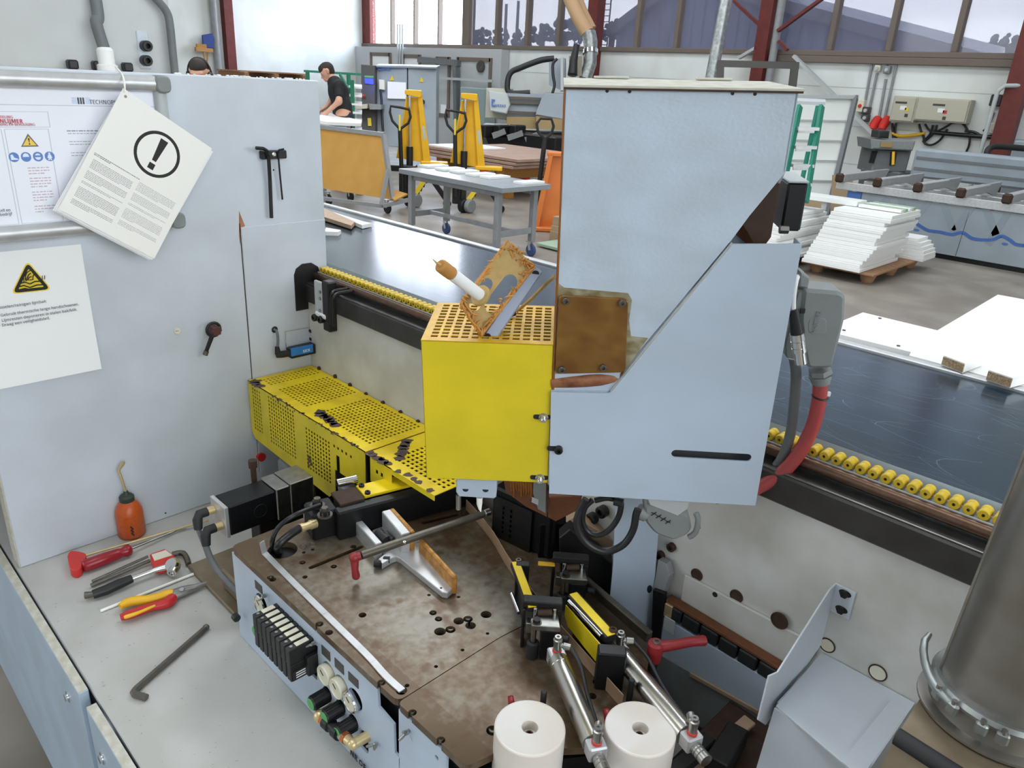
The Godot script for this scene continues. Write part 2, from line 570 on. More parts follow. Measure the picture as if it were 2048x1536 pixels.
func side_window(called: String, c: Vector3, n: Vector3, w: float, h: float, energy: float) -> void:   # a milky window that lets daylight in
	var s := n.cross(Y)
	var f := mb()
	for k: float in [-1.0, 1.0]:
		f.beam(c + s * k * w / 2 - Y * h / 2, c + s * k * w / 2 + Y * h / 2, 0.1, 0.1, n)
		f.beam(c + Y * k * h / 2 - s * w / 2, c + Y * k * h / 2 + s * w / 2, 0.1, 0.1, n)
	var o := struct(called, mb().beam(c - s * w / 2, c + s * w / 2, 0.02, h, Y), M.glow)
	struct("window_frame", f, M.frame_brown, o)
	var a := AreaLight3D.new()
	a.name = "daylight"
	a.area_size = pt(w, h)
	a.light_energy = energy
	a.light_color = Color(0.95, 0.975, 1.0)
	a.shadow_enabled = true
	a.area_range = 40.0
	a.area_attenuation = 2.0
	o.add_child(a, true)
	a.transform = Transform3D(Basis.looking_at(n, Y), c + n * 0.06)

func hall() -> void:
	struct("floor", mb().span(vec(XL - 0.3, -0.2, ZB - 0.3), vec(XR + 0.3, 0, ZN + 0.3)), M.floor)
	struct("ceiling", mb().span(vec(XL - 0.3, HH, ZB - 0.3), vec(XR + 0.3, HH + 0.2, ZN + 0.3)), M.ceiling)
	# far wall: block wall below the window band, lintel above
	var sill := 2.44
	var wf := mb().span(vec(XL - 0.3, 0, ZB - 0.3), vec(XR + 0.3, sill - 0.09, ZB))
	var wb := struct("wall_back", wf, M.wall_white)
	struct("lintel", mb().span(vec(XL - 0.3, 6.3, ZB - 0.3), vec(XR + 0.3, HH, ZB)), M.wall_white, wb)
	struct("wall_left", mb().span(vec(XL - 0.3, 0, ZB), vec(XL, HH, ZN + 0.3)), M.wall_white)
	struct("wall_right", mb().span(vec(XR, 0, ZB), vec(XR + 0.3, HH, ZN + 0.3)), M.wall_white)
	struct("wall_front", mb().span(vec(XL, 0, ZN), vec(XR, HH, ZN + 0.3)), M.wall_white)
	struct("trim_1", mb().span(vec(XL, sill - 0.09, ZB - 0.3), vec(XR, sill, ZB + 0.06), 0.01), M.frame_brown)
	struct("trim_2", mb().span(vec(-7.231, sill - 0.2, ZB), vec(XR, sill - 0.09, ZB + 0.09), 0.01), M.frame_brown)
	# windows between the mullions
	var xs := [-19.827, -18.825, -17.794, -16.783, -15.815, -15.586, -14.598, -13.577, -12.581, -11.456, -10.398, -9.422, -8.489, -7.466, -6.262, -5.266, -4.261, -3.2754, -2.3111]
	var top := 6.3
	var post := struct("trim_3", mb().span(vec(xs[0] - 0.5, sill, ZB - 0.2), vec(xs[0], top, ZB + 0.02), 0.01), M.red_column)
	for i in xs.size() - 1:
		if i == 4:
			struct("window_post", mb().span(vec(xs[4], sill, ZB - 0.2), vec(xs[5], top, ZB + 0.02), 0.01), M.frame_brown, post)
			continue
		var w := struct("window_%d" % (i + 1), mb().box(vec((xs[i] + xs[i + 1]) / 2, (sill + top) / 2, ZB - 0.1), vec(xs[i + 1] - xs[i] - 0.02, top - sill, 0.012)), M.clear_glass if i < 4 else M.tinted_glass)
		struct("mullion", mb().box(vec(xs[i + 1], (sill + top) / 2, ZB - 0.05), vec(0.05 if i < 4 else 0.095, top - sill, 0.16), 0.008), M.frame_brown, w)
	struct("wall_end_pier", mb().span(vec(xs[-1], sill, ZB - 0.3), vec(XR, top, ZB)), M.wall_white, wb)
	struct("wall_left_pier", mb().span(vec(XL, sill, ZB - 0.3), vec(xs[0] - 0.5, top, ZB)), M.wall_white, wb)
	# courses of the big white blocks, a thin joint line proud of the wall
	for k in 3:
		struct("joint", mb().span(vec(-14.376, 0.62 + 0.62 * k, ZB), vec(XR, 0.63 + 0.62 * k, ZB + 0.004)), M.partition, wb)

func outside() -> void:
	struct("ground", mb().span(vec(-90, -0.7, -120), vec(60, -0.5, ZB - 0.4)), M.grass)
	var zs := -40.0
	var t := thing("shed", "large dark corrugated shed with a pale roof seen through the tinted windows", "building", vec(-28, -0.5, zs))
	var p: Array = [pt(-31.52, 4.745), pt(-28.619, 6.411), pt(-25.952, 7.903), pt(-23.278, 6.512), pt(-12.966, 4.065), pt(-11.042, 3.6045)]
	p.append(pt(p[5].x, -0.5))
	p.append(pt(p[0].x, -0.5))
	obj("wall", mb().prism(p, vec(0, 0, zs - 9), Vector3.RIGHT, Vector3.UP, vec(0, 0, 8.6)), M.shed_wall, t)
	var x: float = p[0].x
	while x < p[5].x:   # corrugation ribs
		var h := 0.0
		for i in 5:
			if x >= p[i].x and x < p[i + 1].x: h = lerpf(p[i].y, p[i + 1].y, (x - p[i].x) / (p[i + 1].x - p[i].x))
		obj("rib", mb().box(vec(x + 0.15, (h - 0.6) / 2, zs - 0.36), vec(0.2, h + 0.4, 0.12), 0.04), M.shed_wall, t)
		x += 0.72
	var fa := mb()
	for i in 5: fa.beam(vec(p[i].x, p[i].y, zs - 0.1), vec(p[i + 1].x, p[i + 1].y, zs - 0.1), 0.8, 0.55)
	obj("eave_shadow", fa, M.dark_panel, t)  # dark beams that paint in the shadow under the eave
	var q: Array = [pt(-28.664, 8.409), pt(-20.77, 6.586), pt(-12.737, 4.685), pt(-12.433, 3.5229), pt(-27.741, 3.378)]
	obj("roof", mb().prism(q, vec(0, 0, -50), Vector3.RIGHT, Vector3.UP, vec(0, 0, 0.8)), M.shed_roof, t)
	rng.seed = 5
	for k in [[965, 62, 24, -75], [1000, 60, 22, -72], [1045, 66, 26, -70], [1085, 56, 26, -74], [1130, 50, 30, -71], [1180, 52, 30, -76], [1225, 50, 26, -73], [1280, 70, 20, -70], [2005, 78, 22, -66]]:
		var c := CB_at(k[0], k[1] + 14, k[3])
		var r: float = k[2] * (-k[3]) / 1512.0 * 1.05
		var tr := thing("tree", "dark leafy tree on the skyline behind the tinted windows, %s" % ["beside the twin poles", "left of the twin poles", "behind the twin poles", "left of the lattice mast", "under the beige hose", "behind the red column", "beside the lattice mast", "at the shed corner", "right of the shed roof"][[965, 1000, 1045, 1085, 1130, 1180, 1225, 1280, 2005].find(k[0])], "tree", vec(c.x, -0.5, c.z))
		var cr := mb()
		for j in 46:
			var d := vec(rng.randf_range(-1, 1), rng.randf_range(-0.9, 0.9), rng.randf_range(-1, 1))
			if d.length() > 1.0: d = d.normalized() * 0.9
			cr.ball(c + d * r, Vector3.ONE * r * rng.randf_range(0.14, 0.3), 4, 6)
		obj("crown", cr, M.leaf, tr)
		obj("trunk", mb().tube([vec(c.x, -0.5, c.z), c], 0.35, 8), M.rust_dark, tr)
	for k in [[1013, 8, 62], [1037, 2, 60]]:
		var a := CB_at(k[0], k[1], -60)
		solo("pole", mb().tube([vec(a.x, -0.5, a.z), a], [0.2, 0.14], 8), M.dark_panel, "thin dark pole above the treetops, %s of the pair" % ("left one" if k[0] < 1020 else "right one"), "pole")
	for k in [[1164, -40], [1220, -40]]:
		var a := CB_at(k[0], k[1], -62)
		var l := mb()
		for s in [-0.35, 0.35]: l.beam(vec(a.x + s, -0.5, a.z), vec(a.x + s, a.y, a.z), 0.1, 0.1)
		for j in 22: l.beam(vec(a.x - 0.35, a.y - 0.5 * j, a.z), vec(a.x + 0.35, a.y - 0.5 * j, a.z), 0.07, 0.07)
		solo("mast", l, M.dark_panel, "lattice ladder mast outside, %s the red column" % ("left of" if k[0] < 1200 else "right of"), "mast")

func CB_at(px: float, py: float, z: float) -> Vector3:   # the point at depth z along a bearing from the standpoint
	var d := (get_node("camera") as Camera3D).basis * vec((px - 1024) / 1512.0, (768 - py) / 1512.0, -1)
	return vec(0, 1.68, 0) + d * (z / d.z)


# ------------------------------------------------------------------ printed matter
func page(w: int, h: int, c: Color) -> Image:
	var im := Image.create(w, h, false, Image.FORMAT_RGB8)
	im.fill(c)
	return im

func lines(im: Image, x: int, y: int, w: int, rows: int, step: int, th: int, c: Color) -> void:   # rows of small print, word by word
	for r in rows:
		var e := x
		var stop := x + (w if r < rows - 1 else int(w * rng.randf_range(0.3, 0.8)))
		while e < stop:
			var k := mini(rng.randi_range(3, 12), stop - e)
			im.fill_rect(Rect2i(e, y + r * step, k, th), c)
			e += k + rng.randi_range(2, 3)

func frame2(im: Image, r: Rect2i, c: Color) -> void:
	im.fill_rect(Rect2i(r.position, Vector2i(r.size.x, 2)), c)
	im.fill_rect(Rect2i(r.position.x, r.end.y - 2, r.size.x, 2), c)
	im.fill_rect(Rect2i(r.position, Vector2i(2, r.size.y)), c)
	im.fill_rect(Rect2i(r.end.x - 2, r.position.y, 2, r.size.y), c)

func poly2(im: Image, p: Array, c: Color) -> void:
	var pp := PackedVector2Array(p)
	var lo := Vector2.INF
	var hi := -Vector2.INF
	for q in pp:
		lo = lo.min(q)
		hi = hi.max(q)
	for y in range(maxi(0, int(lo.y)), mini(im.get_height(), int(hi.y) + 1)):
		for x in range(maxi(0, int(lo.x)), mini(im.get_width(), int(hi.x) + 1)):
			if Geometry2D.is_point_in_polygon(pt(x + 0.5, y + 0.5), pp): im.set_pixel(x, y, c)

func stroke(im: Image, p: Array, w: float, c: Color) -> void:
	for i in p.size() - 1:
		var a: Vector2 = p[i]
		var b: Vector2 = p[i + 1]
		var n := (b - a).normalized().orthogonal() * w * 0.5
		poly2(im, [a + n, b + n, b - n, a - n], c)

func print_mat(called: String, im: Image, rough := 0.7) -> StandardMaterial3D:
	var m := mat(called, Color.WHITE, rough)
	m.albedo_texture = ImageTexture.create_from_image(im)
	return m

# ------------------------------------------------------------------ the machine's frame, left hood and pressure beam
const XP := -1.625   # face of the hood panel
const ZW := -0.946   # face of the panel under the beam
const D := 0.68      # deck
const T := 0.88      # gluing table
const X := Vector3.RIGHT
const Y := Vector3.UP
const Z := Vector3.BACK

func machine() -> void:
	deck()
	hood()
	hood_signs()
	hood_fittings()
	beam_and_belt()

func deck() -> void:
	var t := thing("machine_bed", "grey steel machine bed with a wide flat deck that carries the tools", "machine bed", vec(-0.7, 0, -0.6))
	obj("deck", mb().span(vec(-1.95, D - 0.012, -0.93), vec(0.3, D, -0.238), 0.002), M.deck, t)
	obj("front_skirt", mb().span(vec(-1.95, 0.12, -0.262), vec(0.3, D - 0.012, -0.25), 0.002), M.board_side, t)
	obj("foot", mb().span(vec(-1.9, 0, -0.9), vec(-1.7, 0.14, -0.3), 0.01), M.black_steel, t)
	obj("foot", mb().span(vec(-0.1, 0, -0.9), vec(0.2, 0.14, -0.3), 0.01), M.black_steel, t)
	obj("core", mb().span(vec(-1.94, 0.14, -0.92), vec(0.29, D - 0.02, -0.27)), M.paint_blue, t)
	var a := thing("side_board", "long grey laminate board along the deck edge, ending before the short board", "board", vec(-1.6, 0.15, -0.22))
	obj("board", mb().span(vec(-2.3, 0.15, -0.234), vec(-1.18, D + 0.001, -0.218), 0.0012), M.board_side, a)
	obj("edge", mb().span(vec(-2.3, D + 0.001, -0.2335), vec(-1.181, D + 0.002, -0.2185)), M.board_edge, a)
	obj("bolt", mb().lathe([pt(0.011, 0), pt(0.011, 0.002), pt(0.007, 0.002), pt(0.007, 0.006), pt(0, 0.006)], vec(-1.2623, 0.6156, -0.218), Z, 14), M.chrome, a)
	var b := thing("side_board", "short grey laminate board set lower at the near corner of the deck", "board", vec(-0.8, 0.15, -0.22))
	obj("board", mb().span(vec(-1.143, 0.15, -0.234), vec(0.2, D - 0.001, -0.218), 0.0012), M.board_side, b)
	obj("edge", mb().span(vec(-1.142, D - 0.001, -0.2335), vec(0.2, D, -0.2185)), M.board_edge, b)
	obj("bolt", mb().lathe([pt(0.011, 0), pt(0.011, 0.002), pt(0.007, 0.002), pt(0.007, 0.006), pt(0, 0.006)], vec(-1.094, 0.607, -0.218), Z, 14), M.chrome, b)

func hood() -> void:
	var t := thing("hood", "tall light grey machine hood with a flat inspection panel on the left", "machine hood", vec(-1.65, D, -0.6))
	var p: Array = [pt(-0.246, D), pt(-1.0, D), pt(-1.006, 1.2), pt(-1.003, 1.655), pt(-0.246, 1.655)]
	obj("panel", mb().prism(p, X * (XP - 0.045), Z, Y, X * 0.045, 0.002), M.paint, t)
	obj("panel_edge", mb().span(vec(XP - 0.046, D + 0.001, -0.2465), vec(XP - 0.0005, 1.654, -0.244), 0.001), M.board_edge, t)
	var cp: Array = [pt(-0.788, 1.341), pt(-1.004, 1.341), pt(-1.004, 0.72), pt(-0.786, 0.72)]
	obj("cover_plate", mb().prism(cp, X * XP, Z, Y, X * 0.0025, 0.0008), M.paint, t)
	obj("seam", mb().span(vec(XP - 0.001, 0.72, -0.787), vec(XP + 0.0006, 1.35, -0.785)), M.rust_dark, t)
	obj("rust_stain", mb().prism([pt(-0.7875, 1.3773), pt(-0.7902, 1.3682), pt(-0.7988, 1.343), pt(-0.7889, 1.3394), pt(-0.7833, 1.3016), pt(-0.7829, 1.3242)], X * (XP - 0.001), Z, Y, X * 0.0016), M.rust_pale, t, "brown rust streak at the plate corner")
	for q in [vec(-1.625, 1.4623, -0.8772), vec(-1.625, 0.7267, -0.4608), vec(-1.625, 0.694, -0.5461)]: obj("screw_hole", mb().cyl(q - X * 0.001, q + X * 0.0006, 0.002, 10), M.ink, t)
	obj("ledge", mb().span(vec(-1.81, 1.6, -0.99), vec(XP - 0.046, 1.652, 0.1), 0.003), M.board_edge, t)
	# the dusty crumbs along the panel's top edge
	rng.seed = 3
	var cr := mb()
	for i in 46: cr.ball(vec(XP - rng.randf_range(0.004, 0.04), 1.656, rng.randf_range(-0.98, -0.66)), vec(0.003, 0.0018, 0.004) * rng.randf_range(0.5, 1.3), 4, 6)
	obj("dust", cr, M.white, t).set_meta("kind", "stuff")
	obj("tower", mb().span(vec(-2.7, 1.0, -0.757), vec(-1.81, 2.25, 0.3), 0.004), M.tower, t)
	var h := vec(-1.79, 1.6528, -0.7458)
	obj("door_seal", mb().tube(curve([vec(-1.79, 1.65, h.z), vec(-1.79, 1.7, h.z), vec(-1.79, 1.752, h.z), vec(-1.79, 1.775, h.z + 0.004), vec(-1.79, 1.795, h.z + 0.02), vec(-1.79, 1.82, h.z + 0.05)], 5), 0.0085, 10), M.hose_grey, t)
	for k in [[287, 92, 18], [287, 121, 18]]:
		obj("tower_screw", mb().bolt(vec(-1.806, 1.7055, -0.6936) if k[1] == 92 else vec(-1.806, 1.6768, -0.69), X, 0.011, 0.02), M.black_steel, t)
	obj("screw_plate", mb().span(vec(-1.812, 1.66, -0.704), vec(-1.806, 1.735, -0.68), 0.002), M.paint, t)
	obj("screw_plate", mb().span(vec(-1.812, 1.672, -0.42), vec(-1.806, 1.74, -0.38), 0.002), M.black_steel, t)
	for q in [vec(-1.79, 1.6582, -0.5413), vec(-1.79, 1.6576, -0.588), vec(-1.79, 1.6564, -0.6467)]:
		obj("cap", mb().box(vec(-1.79, 1.662, q.z), vec(0.02, 0.018, 0.019), 0.003), M.black_plastic, t)
	var hz := vec(-1.78, 1.6624, -0.6036)
	var c := thing("conduit", "grey cable conduit rising from a white gland on the hood's ledge", "conduit", vec(-1.78, 1.652, hz.z))
	obj("gland", mb().lathe([pt(0.02, 0), pt(0.02, 0.012), pt(0.016, 0.014), pt(0.016, 0.04), pt(0.012, 0.046), pt(0, 0.046)], vec(-1.78, 1.652, hz.z), Y, 20), M.white, c)
	obj("hose", mb().tube(curve([vec(-1.78, 1.69, hz.z), vec(-1.783, 1.74, hz.z + 0.008), vec(-1.79, 1.757, -0.603), vec(-1.8, 1.8204, -0.605)], 6), 0.0115, 12), M.hose_grey, c)

func hood_signs() -> void:
	var U := vec(0, 0, -1)
	# framed notice board
	var t := thing("notice_board", "white notice board with aluminium snap frame and printed safety instructions on the grey hood", "notice board", vec(-1.61, 1.36, -0.4))
	rng.seed = 41
	var im := page(1024, 640, Color8(242, 244, 252))
	var lg := Color8(196, 200, 214)
	# the sheet runs from z = 0.0 to -0.63 and y = 1.382 to 1.627, 1024 x 640
	frame2(im, Rect2i(-20, 86, 1070, 3), lg)
	frame2(im, Rect2i(-20, 116, 728, 70), lg)
	frame2(im, Rect2i(-20, 193, 602, 432), lg)
	frame2(im, Rect2i(588, 193, 114, 432), lg)
	lines(im, 750, 200, 150, 1, 12, 5, Color8(140, 144, 156))
	for k in [213, 250, 263, 302, 315]: lines(im, 752, k, 120, 1, 12, 4, Color8(176, 180, 190))
	for k in [400, 450, 500]: lines(im, 760, k, 90, 2, 12, 5, Color8(182, 184, 192))
	for k in [[366, 3], [414, 4], [478, 4], [545, 3]]: lines(im, 630, k[0], 56, k[1], 13, 5, Color8(206, 184, 192))
	poly2(im, [pt(646, 214), pt(669, 272), pt(623, 272)], Color8(92, 90, 84))
	poly2(im, [pt(646, 224), pt(664, 267), pt(628, 267)], Color8(244, 206, 84))
	poly2(im, [pt(644, 234), pt(648, 234), pt(647, 253), pt(645, 253)], Color8(60, 56, 50))
	poly2(im, disc(2, 8, pt(646, 260), 4), Color8(60, 56, 50))
	for k in 4:
		var o := pt(600 + k * 31, 318)
		var bl := Color8(96, 132, 200)
		var wt := Color8(232, 238, 250)
		poly2(im, disc(13.5, 24, o, 22), bl)
		if k == 0: poly2(im, [o + pt(-8, -11), o + pt(-2, -12), o + pt(1, 2), o + pt(10, 7), o + pt(10, 12), o + pt(-8, 12)], wt)
		if k == 1:
			poly2(im, disc(8, 16, o + pt(0, -3), 14), wt)
			poly2(im, [o + pt(-7, 0), o + pt(7, 0), o + pt(5, 14), o + pt(-5, 14)], bl)
		if k == 2:
			poly2(im, disc(8, 16, o, 15), wt)
			im.fill_rect(Rect2i(int(o.x) - 8, int(o.y) - 6, 16, 8), bl)
		if k == 3:
			poly2(im, [o + pt(-3, -10), o + pt(3, -10), o + pt(7, 7), o + pt(4, 7), o + pt(5, 17), o + pt(1, 17), o + pt(0, 6), o + pt(-1, 17), o + pt(-5, 17), o + pt(-4, 7), o + pt(-7, 7)], wt)
			poly2(im, disc(3, 10, o + pt(0, -14), 4), wt)
	for k in 5: im.fill_rect(Rect2i(776, 51 + k * 6, 52, 3), Color8(176, 200, 240))
	im.fill_rect(Rect2i(790, 48, 24, 34), Color8(242, 244, 252))
	for k in 3: im.fill_rect(Rect2i(792 + k * 7, 50, 5, 30), Color8(70, 74, 88))
	var pm := print_mat("notice_print", im, 0.35)
	var z0 := 0.0
	var z1 := -0.63
	var y0 := 1.382
	var y1 := 1.627
	var xb := -1.613
	obj("back_panel", mb().span(vec(XP, 1.365, -0.64), vec(xb - 0.0006, 1.645, 0.02), 0.002), M.white, t)
	var s := mb()
	s.quad(vec(xb, y0, z0), vec(xb, y0, z1), vec(xb, y1, z1), vec(xb, y1, z0), X)
	obj("sheet", s, pm, t)
	obj("frame_rail", mb().tube([vec(-1.608, 1.636, 0.02), vec(-1.608, 1.636, -0.628)], 0.0145, 16), M.alu, t)
	obj("frame_rail", mb().tube([vec(-1.608, 1.373, 0.02), vec(-1.608, 1.373, -0.628)], 0.0145, 16), M.alu, t)
	obj("frame_rail", mb().tube([vec(-1.611, 1.373, -0.637), vec(-1.611, 1.636, -0.637)], 0.0125, 16), M.grey_light, t)
	for yy in [1.373, 1.636]:
		var sg := 1.0 if yy > 1.5 else -1.0
		obj("frame_corner", mb().prism(round2([pt(-0.625, yy - 0.016), pt(-0.654, yy - 0.016), pt(-0.654, yy + 0.016), pt(-0.625, yy + 0.016)], 0.012), X * XP, Z, Y, X * 0.034, 0.003), M.grey_plastic, t)
	words("TECHNOPLAN", 0.0098, M.ink_grey, t, vec(-1.612, 1.6004, -0.5073), U, Y)
	words("AANLIJMER", 0.0086, M.ink_red, t, vec(-1.612, 1.5665, -0.3461), U, Y, true)
	words("BEDIENING EN BEVEILIGING", 0.0055, M.ink_red, t, vec(-1.612, 1.5607, -0.3407), U, Y)
	words("AFDELING", 0.0058, M.ink_red, t, vec(-1.612, 1.5731, -0.3525), U, Y)
	words("gezell en", 0.0066, M.ink_grey, t, vec(-1.612, 1.4142, -0.3226), U, Y)
	words("in bedrijf", 0.0066, M.ink_grey, t, vec(-1.612, 1.4071, -0.3229), U, Y)

	# booklet on a string
	var tp := vec(-1.578, 1.6277, -0.558)
	var rt := vec(-1.572, 1.5172, -0.7147)
	var bt := vec(-1.575, 1.3049, -0.5701)
	var lf := vec(-1.58, 1.4155, -0.4175)
	bt = rt + lf - tp
	var k := thing("booklet", "white instruction booklet with a ringed exclamation mark hanging askew by a string", "booklet", bt)
	rng.seed = 8
	var bi := page(640, 860, Color8(248, 246, 240))
	var ct := pt(352, 240)
	poly2(bi, disc(148, 48, ct), Color8(40, 36, 38))
	poly2(bi, disc(128, 48, ct), Color8(248, 246, 240))
	poly2(bi, [ct + pt(-26, -106), ct + pt(26, -106), ct + pt(14, 48), ct + pt(-14, 48)], Color8(40, 36, 38))
	poly2(bi, [ct + pt(-20, 66), ct + pt(20, 66), ct + pt(20, 106), ct + pt(-20, 106)], Color8(40, 36, 38))
	lines(bi, 30, 440, 300, 2, 9, 5, Color8(120, 120, 122))
	for q in [[480, 7], [560, 6], [632, 2], [672, 8], [760, 4]]:
		lines(bi, 40, q[0], 262, q[1], 9, 4, Color8(150, 150, 152))
		lines(bi, 334, q[0] - 24, 262, q[1], 9, 4, Color8(176, 176, 178))
	poly2(bi, disc(9, 12, pt(34, 36)), Color8(150, 146, 140))
	var bm := print_mat("booklet_print", bi)
	var nrm := (rt - tp).cross(tp - lf).normalized()
	if nrm.x < 0: nrm = -nrm
	var f := mb()
	f.quad(lf, bt, rt, tp, nrm)
	obj("cover", f, bm, k)
	var pg := mb()
	for j in 3:
		var o := nrm * (-0.0022 - 0.0022 * j) + (lf - tp).normalized() * (0.004 + 0.0016 * j) + (rt - tp).normalized() * (-0.002 * j + 0.002)
		var vv := [lf + o, bt + o, rt + o, tp + o]
		pg.beam((vv[0] + vv[3]) / 2, (vv[1] + vv[2]) / 2, (vv[3] - vv[0]).length(), 0.0008, nrm)
	obj("pages", pg, M.paper, k)
	var sl := thing("string", "thin white string tying the booklet to the conduit gland", "string", tp)
	obj("loop", mb().tube(curve([vec(-1.575, 1.6218, -0.5596), vec(-1.58, 1.6373, -0.5626), vec(-1.6, 1.6498, -0.5679), vec(-1.66, 1.6583, -0.5821), vec(-1.72, 1.6619, -0.599)], 5), 0.0014, 6), M.cream_paper, sl)
	obj("strand", mb().tube(curve([vec(-1.574, 1.621, -0.5592), vec(-1.585, 1.6415, -0.5632), vec(-1.62, 1.6537, -0.5728), vec(-1.7, 1.6604, -0.5946)], 5), 0.0012, 6), M.cream_paper, sl)

	# hot-hands warning sheet
	var w := thing("warning_sheet", "white paper sheet with a yellow hot-surface triangle taped to the grey hood", "paper sheet", vec(-1.622, 1.05, -0.35))
	var yt := 1.3382
	var yb := 1.0798
	var zr := -0.4575
	var sh := mb()
	for j in 8:   # its foot curls off the panel
		var a0 := lerpf(yb, yt, j / 8.0)
		var a1 := lerpf(yb, yt, (j + 1) / 8.0)
		var o0 := 0.007 * pow(1.0 - j / 8.0, 3.0) + 0.001
		var o1 := 0.007 * pow(1.0 - (j + 1) / 8.0, 3.0) + 0.001
		sh.quad(vec(XP + o0, a0, -0.1), vec(XP + o0, a0, zr), vec(XP + o1, a1, zr), vec(XP + o1, a1, -0.1), X)
		sh.quad(vec(XP + o0 - 0.0004, a0, -0.1), vec(XP + o0 - 0.0004, a0, zr), vec(XP + o1 - 0.0004, a1, zr), vec(XP + o1 - 0.0004, a1, -0.1), -X)
	obj("sheet", sh, M.paper, w)
	var tri: Array = [pt(-0.3621, 1.3179), pt(-0.3946, 1.2561), pt(-0.325, 1.2579)]
	var ce: Vector2 = (tri[0] + tri[1] + tri[2]) / 3.0
	var xs := XP + 0.0012
	for j in 3:
		var pp := []
		for q in tri: pp.append(ce + (q - ce) * [1.0, 0.9, 0.62][j])
		pp = round2(pp, [0.012, 0.01, 0.003][j])
		obj("sign_layer", mb().prism(pp, X * xs, Z, Y, X * (0.0004 + 0.0003 * j)), [M.warn_yellow, M.ink, M.warn_yellow][j], w)
	var bars := mb()
	for q in [[vec(-1.62, 1.277, -0.3424), vec(-1.62, 1.2786, -0.351), vec(-1.62, 1.2737, -0.3585), vec(-1.62, 1.2773, -0.3674), vec(-1.62, 1.2763, -0.3808)], [vec(-1.62, 1.2709, -0.3381), vec(-1.62, 1.2723, -0.3483), vec(-1.62, 1.2671, -0.3574), vec(-1.62, 1.2701, -0.3697), vec(-1.62, 1.2689, -0.3848)], [vec(-1.62, 1.2648, -0.3338), vec(-1.62, 1.2664, -0.3489), vec(-1.62, 1.2616, -0.3615), vec(-1.62, 1.2629, -0.3856)]]: bars.tube(q, 0.0012, 6)
	obj("wave_marks", bars, M.ink, w)
	var hand := mb()
	for q in [[vec(-1.62, 1.2999, -0.3644), vec(-1.62, 1.2961, -0.3571), vec(-1.62, 1.2898, -0.3536), vec(-1.62, 1.2814, -0.3522)], [vec(-1.62, 1.2943, -0.3635), vec(-1.62, 1.291, -0.3588), vec(-1.62, 1.2866, -0.3564), vec(-1.62, 1.2802, -0.3537)], [vec(-1.62, 1.2875, -0.3632), vec(-1.62, 1.2862, -0.3589), vec(-1.62, 1.2817, -0.3565), vec(-1.62, 1.2813, -0.3597), vec(-1.62, 1.2815, -0.3648), vec(-1.62, 1.2872, -0.3657), vec(-1.62, 1.2925, -0.3691)]]: hand.tube(q, 0.0009, 6)
	for q in [44, 47, 71, 74]: hand.tube([vec(-1.62, 1.2866, -0.349) + vec(0, 0, -0.0013 * (q - 46)), vec(-1.62, 1.2791, -0.3477) + vec(0, 0, -0.0013 * (q - 46))], 0.0006, 5)
	obj("hand_mark", hand, M.ink, w)
	words("Wisselen/reinigen lijmbak:", 0.0072, M.ink_grey, w, vec(-1.621, 1.2363, -0.2961), U, Y)
	words("Gebruik thermische lange handschoenen.", 0.0072, M.ink_grey, w, vec(-1.621, 1.2214, -0.3015), U, Y)
	words("Lijmresten deponeren in stalen bak/blik.", 0.0072, M.ink_grey, w, vec(-1.621, 1.2111, -0.3014), U, Y)
	words("• Draag een veiligheidsbril.", 0.0072, M.ink_grey, w, vec(-1.621, 1.2023, -0.2958), U, Y)

